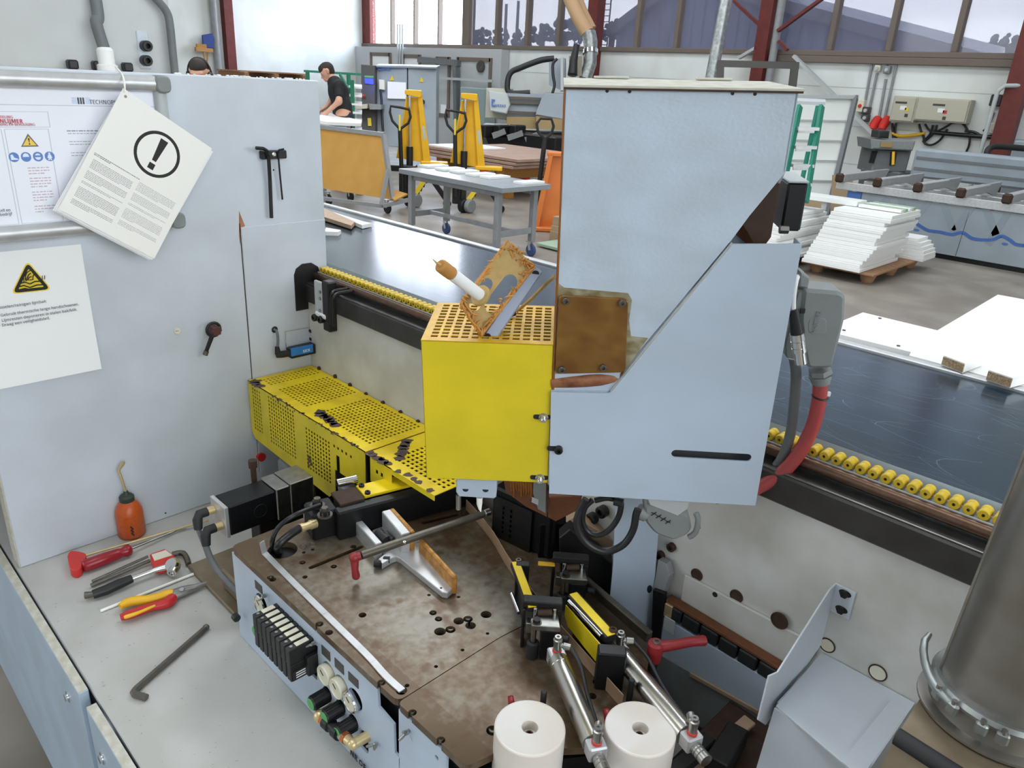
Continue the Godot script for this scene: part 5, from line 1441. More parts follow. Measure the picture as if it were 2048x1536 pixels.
	# white rollers
	for k in 2:
		var c := [vec(-0.4705, 0.92, -0.5599), vec(-0.374, 0.92, -0.6641)][k] as Vector3
		var r := thing("white_roller", ["left white nylon guide roller with a sunk screw, stained yellowish", "right white nylon guide roller with a sunk screw at the bottom edge"][k], "roller", vec(c.x, 0.80, c.z), "white nylon rollers")
		obj("body", mb().lathe([pt(0, -0.12), pt(0.0445, -0.12), pt(0.0455, -0.118), pt(0.0455, -0.0025), pt(0.0448, -0.0008), pt(0.043, 0), pt(0.0115, 0), pt(0.0105, -0.001), pt(0.0105, -0.016), pt(0, -0.016)], c, Y, 48), M.nylon, r)
		obj("screw", mb().bolt(c - Y * 0.0158, Y, 0.005, 0.005), M.rust_dark, r)
	var bs := thing("roller_base", "dark brown base under the white rollers and cylinders", "base", vec(-0.3, D, -0.65))
	obj("plate", mb().prism([pt(-0.50, -0.47), pt(0.3, -0.47), pt(0.3, -0.92), pt(-0.37, -0.92), pt(-0.37, -0.66), pt(-0.49, -0.53)], vec(0, D + 0.001, 0), X, Z, Y * 0.119, 0.002), M.rust_dark, bs)  # one dark brown fill for the space under the rollers
	obj("rail", mb().beam(vec(-0.3081, 0.83, -0.7616), vec(-0.3182, 0.83, -0.8399), 0.03, 0.03, Y, 0.002), M.black_steel, bs)
	obj("rail", mb().beam(vec(-0.3436, 0.83, -0.6948), vec(-0.3381, 0.83, -0.7982), 0.02, 0.02, Y, 0.002), M.black_steel, bs)
	obj("strap", mb().beam(vec(-0.3389, 0.8, -0.7557), vec(-0.3212, 0.82, -0.885), 0.02, 0.006, Y, 0.001), M.edge_strip, bs)

func under_pot() -> void:
	# gluing head: slotted black plate in front of the glue roller
	var t := thing("gluing_unit", "soot-black gluing head with two rows of slots and rusty glue inside under the yellow box", "gluing head", vec(-0.8078, 0.88, -0.8759))
	var o := vec(-0.859, 0.88, -0.867)
	var P := Transform3D(Basis(UH, Y, WH), o)
	var e := vec(-0.7731, 0.88, -0.8773)
	var dx := e - o
	var u := dx.normalized()
	var Bq := Basis(u, Y, u.cross(Y))
	var hs := []
	for j in 6:
		hs.append(Rect2(0.02, 0.012 + 0.0105 * j, 0.005, 0.007))
		hs.append(Rect2(0.038, 0.012 + 0.0105 * j, 0.005, 0.007))
	obj("slotted_plate", mb().sheet(o, u, Y, dx.length(), 0.085, 0.003, hs), M.black_steel, t)
	obj("shoe", mb().beam(e + Y * 0.035 + u * 0.02, e + Y * 0.035 + UH * 0.06, 0.004, 0.07, Y, 0.001), M.black_metal, t)
	obj("body", mb(Transform3D(Bq, o)).span(vec(-0.01, 0.001, -0.09), vec(dx.length() + 0.04, 0.10, -0.006), 0.004), M.black_metal, t)
	obj("wedge", mb(Transform3D(Basis(UH, Y, WH), o + Y * 0.085)).prism([pt(-0.005, 0.07), pt(0.02, 0.075), pt(0.10, 0.02), pt(0.10, -0.01), pt(0.0, 0.03)], vec(0, 0, -0.06), X, Y, Z * 0.05, 0.003), M.black_steel, t)
	obj("glue_wall", mb(POST).prism([pt(-0.0812, -0.0499), pt(-0.0047, -0.046), pt(-0.002, -0.1286), pt(-0.0416, -0.1073), pt(-0.0757, -0.0796)], vec(0, 0, -0.084), Vector3.RIGHT, Vector3.UP, vec(0, 0, 0.004)), M.rust, t, "rusty wall with orange glue runs")
	var runs := mb(POST)
	rng.seed = 31
	for i in 9:
		var q: Vector3 = (vec(-0.0672, -0.0516, -0.079)).lerp(vec(-0.0322, -0.054, -0.079), i / 8.0)
		runs.tube([q, q + vec(0.001, -0.02 - rng.randf() * 0.018, 0)], [0.0034, 0.0016], 8)
	obj("glue_runs", runs, M.glue_dark, t)
	obj("bare_plate", mb(POST).prism([pt(-0.028, -0.049), pt(-0.0063, -0.05), pt(-0.0049, -0.1188), pt(-0.0184, -0.111), pt(-0.0282, -0.0768)], vec(0, 0, -0.0785), Vector3.RIGHT, Vector3.UP, vec(0, 0, 0.001)), M.grey_plastic, t)
	obj("tag", mb(POST).prism([pt(-0.0297, -0.0856), pt(-0.0181, -0.0903), pt(-0.0187, -0.1019), pt(-0.0303, -0.0962)], vec(0, 0, -0.0775), Vector3.RIGHT, Vector3.UP, vec(0, 0, 0.001)), M.grey_light, t)
	# glue nozzle cheek: grey block just under the guard box
	var nz := thing("nozzle_block", "grey enamelled block with two half-round cut-outs under the yellow box", "block", GLUE * vec(-0.13, -0.04, -0.01))
	var np: Array = [pt(-0.1543, -0.0125), pt(-0.0866, -0.012), pt(-0.0881, -0.0463), pt(-0.0915, -0.0494), pt(-0.1499, -0.0485), pt(-0.1548, -0.0399)]
	var npl: Array = []
	for q in np: npl.append(q)
	obj("block", mb(GLUE).prism(npl, vec(0, 0, -0.042), Vector3.RIGHT, Vector3.UP, vec(0, 0, 0.03), 0.002), M.paint_blue, nz)
	for q in [vec(-0.1388, -0.0322, -0.012), vec(-0.1056, -0.0315, -0.012)]:
		var hp := []
		for i in 9: hp.append(pt(cos(-PI * i / 8.0), sin(-PI * i / 8.0)) * 0.0052 + pt(q.x, q.y))
		obj("cut_out", mb(GLUE).prism(hp, vec(0, 0, -0.0122), Vector3.RIGHT, Vector3.UP, vec(0, 0, 0.0006)), M.ink, nz)
	obj("drip_tongue", mb(GLUE).tube([vec(-0.1164, -0.0521, -0.02), vec(-0.1165, -0.0662, -0.02), vec(-0.1157, -0.0762, -0.02), vec(-0.1141, -0.0822, -0.02)], [0.0055, 0.0048, 0.0026, 0.0004], 10), M.cream_paper, nz)
	obj("pin", mb(GLUE).cyl(vec(-0.1518, -0.05, -0.02), vec(-0.1522, -0.0782, -0.02), 0.0045, 12), M.steel, nz)
	# support post under the shield
	var leg := thing("support_post", "blue-grey folded sheet post standing under the glue unit", "post", vec(-0.5713, 0.8, -0.9314))
	var lp: Array = [pt(0.1129, -0.051), pt(0.1899, -0.0642), pt(0.192, -0.1399), pt(0.1993, -0.3523), pt(0.1177, -0.324), pt(0.1186, -0.204)]
	obj("face", mb(POST).prism(lp, vec(0, 0, -0.053), Vector3.RIGHT, Vector3.UP, vec(0, 0, 0.003), 0.0005), M.paint_blue, leg)
	obj("fold", mb(POST).prism([pt(-0.052, lp[1].y), pt(-0.10, lp[1].y), pt(-0.10, lp[3].y), pt(-0.052, lp[3].y)], vec(lp[1].x - 0.004, 0, 0), Vector3.BACK, Vector3.UP, vec(0.003, 0, 0)), M.paint_blue, leg)
	obj("oval_hole", mb(POST).prism(disc(0.0045, 14, pt(0.1876, -0.2539), 0.009), vec(0, 0, -0.0502), Vector3.RIGHT, Vector3.UP, vec(0, 0, 0.0005)), M.ink, leg)
	# dark machinery behind
	var mc := thing("press_roller_housing", "dark oily housing with a worn beige top behind the support post", "housing", vec(-0.7222, 0.8, -1.0021))
	var hp2: Array = [pt(0.0217, -0.188), pt(0.0409, -0.1668), pt(0.1233, -0.2415), pt(0.1297, -0.389), pt(0.0274, -0.285)]
	obj("cheek", mb(POST).prism(hp2, vec(0, 0, -0.13), Vector3.RIGHT, Vector3.UP, vec(0, 0, 0.03), 0.002), M.black_steel, mc)
	obj("cap", mb(POST).prism([pt(0.0345, -0.1815), pt(0.0505, -0.1636), pt(0.139, -0.2275), pt(0.1425, -0.2747), pt(0.128, -0.2732)], vec(0, 0, -0.17), Vector3.RIGHT, Vector3.UP, vec(0, 0, 0.03), 0.002), M.edge_strip, mc)
	obj("ledge", mb().beam(vec(-0.6469, 0.9, -0.8697), vec(-0.4779, 0.9, -0.8357), 0.012, 0.02, Y, 0.002), M.steel_dark, mc)
	obj("hex_plate", mb().prism([pt(-0.5356, 0.9695), pt(-0.5201, 0.9701), pt(-0.5106, 0.9521), pt(-0.5165, 0.9145), pt(-0.5366, 0.9099)], vec(0, 0, -0.94), X, Y, Z * 0.015, 0.001), M.tube_grey, mc)
	obj("web", mb().prism([pt(-0.5326, 0.9171), pt(-0.5098, 0.9223), pt(-0.5045, 0.8224), pt(-0.5225, 0.8212)], vec(0, 0, -0.925), X, Y, Z * 0.008, 0.001), M.black_steel, mc)
	for q in [vec(-0.6617, 0.9974, -0.94), vec(-0.6823, 0.9735, -0.94)]: obj("boss", mb().lathe([pt(0.011, 0), pt(0.011, 0.012), pt(0.008, 0.014), pt(0.005, 0.014), pt(0.005, 0.008), pt(0, 0.008)], q, Z, 18), M.black_steel, mc)
	obj("rust_arm", mb(POST).prism([pt(0.0003, -0.0938), pt(0.0591, -0.0855), pt(0.0546, -0.1175), pt(0.0146, -0.1456), pt(0, -0.1377)], vec(0, 0, -0.11), Vector3.RIGHT, Vector3.UP, vec(0, 0, 0.02), 0.002), M.rust, mc, "rusty glue-brown arm")
	# cable coil and its plug
	var cc := thing("cable_coil", "thick black cable coiled in a loop under the shield", "cable", GLUE * vec(0.09, -0.1, -0.005))
	obj("coil", mb(GLUE).tube(curve([vec(0.0606, -0.0414, -0.012), vec(0.0517, -0.0623, -0.01), vec(0.0478, -0.0863, -0.004), vec(0.0591, -0.1133, 0), vec(0.0801, -0.1301, 0.002), vec(0.1038, -0.1339, 0.002), vec(0.1279, -0.1196, 0), vec(0.1411, -0.0932, -0.004), vec(0.1441, -0.0658, -0.008), vec(0.1467, -0.0552, -0.01)], 5), 0.0062, 12), M.cable, cc)
	obj("inner_loop", mb(GLUE).tube(curve([vec(0.0719, -0.0482, -0.02), vec(0.0602, -0.0623, -0.018), vec(0.0573, -0.0863, -0.016), vec(0.0659, -0.1068, -0.014), vec(0.083, -0.1126, -0.012), vec(0.1023, -0.1013, -0.012), vec(0.1158, -0.0776, -0.014), vec(0.1192, -0.0548, -0.016), vec(0.1157, -0.0478, -0.02), vec(0.0966, -0.0443, -0.022), vec(0.0764, -0.0516, -0.024)], 5), 0.005, 12), M.cable, cc)
	obj("tie", mb(GLUE).tube([vec(0.1066, -0.0429, -0.012), vec(0.1211, -0.0434, -0.008)], 0.0075, 10), M.black_plastic, cc)
	var pl := thing("lower_plug", "grey heavy-duty connector hood with lever clip hanging below the shield", "connector", GLUE * vec(0.2, -0.09, -0.02))
	var q0 := vec(0.1493, -0.0659, -0.02)
	obj("gland", mb(GLUE).tube([q0, vec(0.1623, -0.0722, -0.02)], [0.0135, 0.0125], 14), M.grey_plastic, pl)
	obj("hood", mb(GLUE).prism(round2([pt(0.156, -0.0488), pt(0.1655, -0.0463), pt(0.2308, -0.0625), pt(0.2388, -0.0901), pt(0.2322, -0.1047), pt(0.2118, -0.1161), pt(0.179, -0.1036), pt(0.1604, -0.0803)], 0.008), vec(0, 0, -0.046), Vector3.RIGHT, Vector3.UP, vec(0, 0, 0.036), 0.004), M.grey_plastic, pl)
	obj("socket", mb(GLUE).prism([pt(0.1588, -0.0328), pt(0.23, -0.0348), pt(0.2269, -0.0506), pt(0.2123, -0.0652), pt(0.1649, -0.0461)], vec(0, 0, -0.04), Vector3.RIGHT, Vector3.UP, vec(0, 0, 0.032), 0.002), M.grey_light, pl)
	var kz := mb(GLUE)
	for i in 4:
		var c := (vec(0.1691, -0.0602, -0.009)).lerp(vec(0.1979, -0.0776, -0.009), i / 3.5)
		kz.beam(c, c + vec(0.008, -0.004, 0), 0.001, 0.0012, Vector3.BACK)
		kz.beam(c + vec(0.0, -0.006, 0), c + vec(0.008, 0.001, 0), 0.001, 0.0012, Vector3.BACK)
	obj("ribs", kz, M.black_plastic, pl)
	obj("clip", mb(GLUE).tube(curve([vec(0.2428, -0.0614, -0.015), vec(0.247, -0.073, -0.012), vec(0.2457, -0.0972, -0.012), vec(0.2369, -0.1102, -0.015)], 4), 0.005, 8), M.grey_plastic, pl)
	obj("clip_pin", mb(GLUE).cyl(vec(0.2437, -0.0872, -0.012), vec(0.2526, -0.0857, -0.012), 0.0036, 10), M.steel, pl)

func right_side() -> void:
	var t := thing("lower_apron", "grey steel apron plate with round holes above the black chain track", "machine panel", vec(-0.4, 0.7, -0.94))
	var ap: Array = [pt(-0.4927, 0.9568), pt(-0.4641, 0.9574), pt(-0.3022, 0.958), pt(-0.2683, 0.9602), pt(-0.2846, 0.8945), pt(-0.3147, 0.8963), pt(-0.4543, 0.899), pt(-0.4922, 0.9001)]
	obj("apron", mb().prism(ap, vec(0, 0, -0.9455), X, Y, Z * 0.0055, 0.0008), M.paint_wall, t)
	obj("small_hole", mb().cyl(vec(-0.436, 0.9515, -0.94), vec(-0.436, 0.9515, -0.94) + Z * 0.0005, 0.0045, 14), M.ink, t)
	for k in 5:
		var q := [vec(-0.4746, 0.9649, -0.946), vec(-0.4042, 0.9641, -0.946), vec(-0.3309, 0.9662, -0.94), vec(-0.2607, 0.9634, -0.946), vec(-0.1904, 0.9626, -0.946)][k] as Vector3
		var r: float = [0.0095, 0.010, 0.0125, 0.0105, 0.0115][k]
		obj("plug", mb().lathe([pt(r, 0), pt(r, 0.0012), pt(r * 0.86, 0.0012), pt(r * 0.84, 0.0006), pt(0, 0.0006)], q, Z, 24), M.rust_dark if k < 3 else M.gauge_face, t)
		obj("plug_rim", mb().ring(q + Z * 0.0008, Z, r, 0.0011, 0, TAU, 24, 6), M.rust_dark, t)
	for q in [vec(-0.5428, 0.9669, -0.946), vec(-0.5251, 0.9916, -0.946)]: obj("screw", mb().bolt(q, Z, 0.0075, 0.008), M.rust_dark, t)
	obj("recess", mb().span(vec(-0.52, 0.85, -0.962), vec(-0.262, 0.90, -0.9465)), M.rust_dark, t)
	# chain track
	var c := thing("chain_track", "black rubber-padded feed chain running below the grey apron", "chain", vec(-0.4, 0.84, -0.93))
	var a := vec(-0.5085, 0.8916, -0.93)
	var b := vec(-0.3074, 0.8848, -0.93)
	obj("rail", mb().beam(a + Y * 0.016, b + Y * 0.016, 0.018, 0.006, Y, 0.001), M.rust, c)
	for i in 6:
		var p := a.lerp(b, (i + 0.04) / 6.0)
		var q := a.lerp(b, (i + 0.94) / 6.0)
		obj("pad", mb().beam(p, q, 0.022, 0.024, Y, 0.002), M.rubber, c)
	obj("latch", mb().box(vec(-0.4999, 0.892, -0.92), vec(0.014, 0.026, 0.006), 0.001), M.brass, c)
	obj("clear_guard", mb().box(vec(-0.4923, 0.8712, -0.915), vec(0.02, 0.026, 0.002), 0.0005), M.grey_light, c)
	var lp := thing("base_skirt", "grey-blue lower panel with a beige dust line below the chain track", "machine panel", vec(-0.35, D, -0.92))
	obj("panel", mb().prism([pt(-0.5238, 0.8745), pt(-0.4196, 0.8749), pt(-0.3138, 0.8743), pt(-0.3134, 0.8096), pt(-0.3248, 0.8089), pt(-0.5026, 0.7998)], vec(0, 0, -0.935), X, Y, Z * 0.015, 0.001), M.paint_blue, lp)
	obj("foot_panel", mb().prism([pt(-0.5197, 0.8019), pt(-0.3231, 0.8137), pt(-0.3139, 0.8047), pt(-0.3114, 0.7254), pt(-0.3371, 0.7252), pt(-0.5052, 0.7032)], vec(0, 0, -0.935), X, Y, Z * 0.018, 0.001), M.grey_plastic, lp)
	var du := mb()
	du.beam(vec(-0.4411, 0.8056, -0.914), vec(-0.3227, 0.8146, -0.914), 0.003, 0.006, Y)
	obj("dust_line", du, M.edge_strip, lp)
	# bent guard
	var X0 := -0.27
	var g := thing("bent_guard", "thin grey bent sheet guard screwed to the panel beside the box cover", "guard", vec(X0, 0.9, -0.85))
	var wp: Array = [pt(-0.945, 1.064), pt(-0.925, 1.064), pt(-0.912, 1.058), pt(-0.80, 0.999), pt(-0.772, 1.01), pt(-0.769, 0.94), pt(-0.80, 0.91), pt(-0.945, 0.96)]
	obj("web", mb().prism(wp, X * (X0 - 0.0012), Z, Y, X * 0.0024, 0.0004), M.paint, g)
	obj("flange", mb().span(vec(X0, 1.02, -0.9455), vec(X0 + 0.028, 1.065, -0.9432), 0.0004), M.paint, g)
	for q in [vec(-0.2549, 1.0567, -0.943), vec(-0.2541, 1.0306, -0.943)]:
		obj("flange_slot", mb().prism(disc(0.0085, 16, pt(q.x, q.y), 0.005), vec(0, 0, -0.9433), X, Y, Z * 0.0006), M.ink, g)
		obj("flange_bolt", mb().hexnut(q, Z, 0.0058, 0.005), M.black_steel, g)
	# box cover
	var bx := thing("box_cover", "pale grey sheet box cover with slanting front below the bent guard", "cover", vec(-0.2, D, -0.87))
	var ys := 0.949
	obj("lid", mb().prism([pt(-0.265, -0.9445), pt(-0.139, -0.9445), pt(-0.139, -0.77), pt(-0.262, -0.80)], vec(0, ys - 0.003, 0), X, Z, Y * 0.003, 0.0006), M.paint, bx)
	obj("lid_plate", mb().prism([pt(-0.163, -0.92), pt(-0.140, -0.94), pt(-0.140, -0.77), pt(-0.166, -0.776)], vec(0, ys, 0), X, Z, Y * 0.0015, 0.0005), M.paint, bx)
	obj("front", mb().prism([pt(-0.262, 0), pt(-0.139, 0), pt(-0.139, -0.16), pt(-0.262, -0.16)], vec(0, ys - 0.002, -0.7985), X, vec(0, 1, -0.15).normalized(), vec(0, 0.15, 1).normalized() * 0.003), M.paint, bx)
	obj("end", mb().span(vec(-0.265, D + 0.12, -0.944), vec(-0.262, ys - 0.003, -0.81), 0.0005), M.paint, bx)
	# extraction duct
	var fl: Array = []
	var c0 := vec(-0.0495, 1.10, -0.842)
	var up := vec(0.03, 1, -0.03).normalized()
	var dc := thing("extraction_duct", "thick galvanised extraction duct rising at the right edge of the machine", "duct", c0)
	obj("pipe", mb().cyl(c0 - up * 0.03, c0 + up * 1.3, 0.0622, 48), M.duct_steel, dc)
	obj("seam", mb().beam(c0 + vec(-0.0585, 0, 0.022), c0 + vec(-0.0585, 0, 0.022) + up * 1.3, 0.004, 0.002, X), M.steel, dc)
	var cl := obj("clamp_ring", mb().lathe([pt(0.0622, -0.004), pt(0.068, -0.005), pt(0.0705, 0.0), pt(0.068, 0.005), pt(0.0622, 0.004)], c0, up, 48), M.galv, dc)
	var lv := []
	for i in 9:
		var an := lerpf(2.05, 3.35, i / 8.0)
		lv.append(c0 + vec(cos(an), 0, sin(an)) * (0.074 + 0.012 * smoothstep(2.6, 3.35, an)) + Y * (0.0 + 0.012 * smoothstep(2.7, 3.35, an)))
	obj("latch_lever", mb().tube(lv, [0.004, 0.0045, 0.005, 0.005, 0.005, 0.0048, 0.0045, 0.004, 0.003], 8), M.galv, cl)
	for an in [1.35, 1.6, 2.0, 2.3]:
		var q := c0 + vec(cos(an), 0, sin(an)) * 0.0745
		obj("latch_link", mb().box(q - Y * 0.003, vec(0.012, 0.014, 0.007), 0.002, Basis(Y, PI / 2 - an)), M.galv, cl)
		obj("latch_pin", mb().cyl(q - Y * 0.01, q + Y * 0.008, 0.0028, 10), M.steel, cl)
	obj("collar", mb().lathe([pt(0.0655, -0.005), pt(0.067, -0.026), pt(0.077, -0.029), pt(0.077, -0.032), pt(0.06, -0.032)], c0, up, 48), M.duct_steel, dc)
	var ho := thing("extraction_hood", "dusty brown sheet metal extraction hood with black rubber edging in the lower right corner", "hood", vec(0, 0.8, -0.8))
	var yh := 1.068
	var tp := []
	for q in [vec(-0.1144, 1.068, -0.798), vec(-0.1132, 1.068, -0.8305), vec(0.0778, 1.068, -0.9096), vec(0.062, 1.068, -0.7304), vec(-0.1133, 1.068, -0.7296)]: tp.append(flat2(q))
	obj("hood_top", mb().prism(tp, vec(0, yh - 0.004, 0), X, Z, Y * 0.004), M.duct_dirty, ho)
	var r0 := vec(-0.1138, 1.064, -0.7307)
	var r1 := vec(-0.0464, 1.064, -0.725)
	obj("rubber_edge", mb().tube([r0, r0.lerp(r1, 0.1), r1, r1 + (r1 - r0)], 0.0095, 12), M.rubber, ho)
	var dn := vec(0, -0.2, 0.05)
	var k := mb()
	k.quad(r0, r1 + (r1 - r0), r1 + (r1 - r0) + dn, r0 + dn + vec(-0.02, 0, 0), vec(0, 0.3, 1))
	var l0 := vec(-0.1144, 1.068, -0.798)
	k.quad(l0, r0, r0 + dn + vec(-0.02, 0, 0), l0 + vec(-0.02, -0.15, 0), vec(-1, 0.2, 0))
	obj("hood_side", k, M.duct_dirty, ho)
	# the big hooded connector and red hose right of the shield
	var pc := thing("power_plug", "large grey locking power connector on the right of the shield with red hose below", "connector", GLUE * vec(0.36, 0.2, -0.05))
	obj("hood", mb(GLUE).prism(round2([pt(0.3577, 0.3204), pt(0.4105, 0.3175), pt(0.4202, 0.3118), pt(0.4261, 0.2747), pt(0.4231, 0.1952), pt(0.3859, 0.1937), pt(0.3745, 0.2247), pt(0.361, 0.2724)], 0.008), vec(0, 0, -0.09), Vector3.RIGHT, Vector3.UP, vec(0, 0, 0.05), 0.005), M.grey_plastic, pc)
	obj("base", mb(GLUE).prism(round2([pt(0.3521, 0.3155), pt(0.3687, 0.3191), pt(0.3785, 0.2807), pt(0.3645, 0.277), pt(0.3724, 0.206), pt(0.3524, 0.2085), pt(0.3474, 0.2298)], 0.004), vec(0, 0, -0.085), Vector3.RIGHT, Vector3.UP, vec(0, 0, 0.04), 0.002), M.grey_plastic, pc)
	obj("lever", mb(GLUE).prism([pt(0.3482, 0.3465), pt(0.3623, 0.3387), pt(0.3624, 0.3222), pt(0.3491, 0.3248)], vec(0, 0, -0.08), Vector3.RIGHT, Vector3.UP, vec(0, 0, 0.045), 0.002), M.grey_plastic, pc)
	obj("badge", mb(GLUE).prism(round2([pt(0.3734, 0.2768), pt(0.3988, 0.2769), pt(0.4024, 0.25), pt(0.3764, 0.2515)], 0.008), vec(0, 0, -0.0405), Vector3.RIGHT, Vector3.UP, vec(0, 0, 0.0012), 0.0005), M.grey_plastic, pc)
	words("HARTING", 0.007, M.grey_plastic, pc, GLUE * vec(0.3838, 0.2532, -0.0385), GLUE.basis * vec(0.05, 1, 0), GLUE.basis * vec(-1, 0, 0))
	obj("latch_notch", mb(GLUE).box(vec(0.362, 0.2868, -0.0395), vec(0.008, 0.008, 0.002), 0.001), M.ink, pc)
	var gn := mb(GLUE)
	gn.tube([vec(0.4122, 0.1858, -0.06), vec(0.4145, 0.1773, -0.06)], 0.0175, 6)
	gn.tube([vec(0.4147, 0.1765, -0.06), vec(0.4189, 0.162, -0.06)], [0.0185, 0.014], 8)
	obj("gland_nut", gn, M.grey_plastic, pc)
	var rh := thing("red_hose", "thick red rubber-sheathed cable curving from the connector back under the shield", "cable", GLUE * vec(0.3, 0, -0.06))
	var hp: Array = curve([vec(0.4167, 0.1654, -0.06), vec(0.4205, 0.1323, -0.06), vec(0.4201, 0.0862, -0.062), vec(0.41, 0.038, -0.064), vec(0.3926, -0.0005, -0.066), vec(0.3672, -0.0296, -0.068), vec(0.3334, -0.0528, -0.07), vec(0.2857, -0.0688, -0.075)], 6)
	obj("sheath", mb(GLUE).tube(hp, 0.0115, 16), M.hose_red, rh)
	obj("cable_tie", mb(GLUE).ring(vec(0.4208, 0.1394, -0.06), vec(0.1, 1, 0.1), 0.0122, 0.0016, 0, TAU, 20, 6), M.black_plastic, rh)
	obj("tie_head", mb(GLUE).box(vec(0.4312, 0.1457, -0.055), vec(0.006, 0.008, 0.004), 0.001), M.white, rh)
	var gh := thing("grey_cable", "grey sheathed cable hanging behind the red hose", "cable", GLUE * vec(0.3, 0.05, -0.085))
	obj("sheath", mb(GLUE).tube(curve([vec(0.378, 0.1932, -0.085), vec(0.3863, 0.1631, -0.085), vec(0.3922, 0.1095, -0.085), vec(0.3952, 0.0538, -0.085), vec(0.3883, 0.0053, -0.085), vec(0.3672, -0.0305, -0.085), vec(0.3366, -0.0523, -0.085)], 6), 0.0085, 12), M.hose_grey, gh)
	var sp := thing("sensor_plug", "black and chrome round plug on a white lead beside the shield's edge", "plug", GLUE * vec(0.33, 0.25, -0.02))
	obj("boot", mb(GLUE).tube([vec(0.342, 0.2962, -0.02), vec(0.347, 0.2794, -0.02), vec(0.3536, 0.2577, -0.02)], [0.0066, 0.0078, 0.0098], 14), M.black_plastic, sp)
	var p0 := vec(0.3533, 0.2593, -0.02)
	var p1 := vec(0.3674, 0.2117, -0.02)
	obj("knurled_nut", mb(GLUE).lathe([pt(0, 0), pt(0.0105, 0), pt(0.0108, 0.011), pt(0.0098, 0.0115), pt(0.0108, 0.012), pt(0.0108, 0.022), pt(0.0096, 0.0225), pt(0.0108, 0.023), pt(0.0108, 0.030), pt(0.0088, 0.031), pt(0.0088, (p1 - p0).length()), pt(0, (p1 - p0).length())], p0, p1 - p0, 18), M.chrome, sp)
	obj("lead", mb(GLUE).tube(curve([vec(0.3423, 0.2946, -0.02), vec(0.3398, 0.3167, -0.022), vec(0.3408, 0.3379, -0.026), vec(0.3505, 0.3367, -0.05)], 5), 0.0034, 8), M.white, sp)


# ------------------------------------------------------------------ glue unit (its own frame: GLUE)
func grid_holes(x0: float, y0: float, nx: int, ny: int, px: float, py: float, hx: float, hy: float) -> Array:
	var o := []
	for j in ny:
		for i in nx: o.append(Rect2(snappedf(x0 + i * px, 0.00001), snappedf(y0 + j * py, 0.00001), hx, hy))
	return o

func glue_unit() -> void:
	yellow_box()
	pot()
	side_bracket()

func yellow_box() -> void:
	var t := thing("guard_box", "square bright yellow sheet metal guard box with a slotted top beside the glue pot", "guard box", GLUE * vec(-0.1, -0.006, -0.08))
	var x0 := -0.201
	var x1 := -0.003
	var y0 := -0.006
	var y1 := 0.236
	var f := mb(GLUE)
	f.box(vec((x0 + x1) / 2, (y0 + y1) / 2, -0.001), vec(x1 - x0, y1 - y0, 0.002), 0.0008)
	f.box(vec(x0 + 0.001, (y0 + y1) / 2, -0.085), vec(0.002, y1 - y0, 0.17), 0.0008)
	f.box(vec((x0 + x1) / 2, (y0 + y1) / 2, -0.17), vec(x1 - x0, y1 - y0, 0.002), 0.0008)
	f.box(vec(x1 - 0.001, (y0 + y1) / 2, -0.085), vec(0.002, y1 - y0, 0.17), 0.0008)
	obj("shell", f, M.yellow_dull, t)
	var h := grid_holes(0.012, 0.014, 12, 11, 0.0155, 0.0138, 0.0108, 0.0084)
	obj("slotted_top", mb(GLUE).sheet(vec(x0, y1, 0), Vector3.RIGHT, Vector3.FORWARD, x1 - x0, 0.17, 0.002, h), M.yellow_glued, t)
	var inner := mb(GLUE).box(vec((x0 + x1) / 2, y1 - 0.016, -0.085), vec(0.185, 0.004, 0.16))
	obj("slot_shade_sheet", inner, M.rust_dark, t)  # dark sheet added close below the slots, painting the shade inside the box
	for k in 2:
		var p := vec(-0.014, 0.1142, 0) if k == 0 else vec(-0.0163, 0.0039, 0)
		obj("slot", mb(GLUE).prism(round2(rect(p.x - 0.016, p.y - 0.004, x1, p.y + 0.004), 0.004), vec(0, 0, -0.0005), Vector3.RIGHT, Vector3.UP, vec(0, 0, 0.0009)), M.ink, t)
		var n := mb(GLUE)
		n.cyl(p, p + vec(0, 0, 0.002), 0.0075, 18)
		n.tube([p + vec(0, 0, 0.002), p + vec(0, 0, 0.009)], 0.0064, 6)
		n.cyl(p + vec(0, 0, 0.009), p + vec(0, 0, 0.014), 0.0036, 12, 0.001)
		obj("nut", n, M.chrome, t)

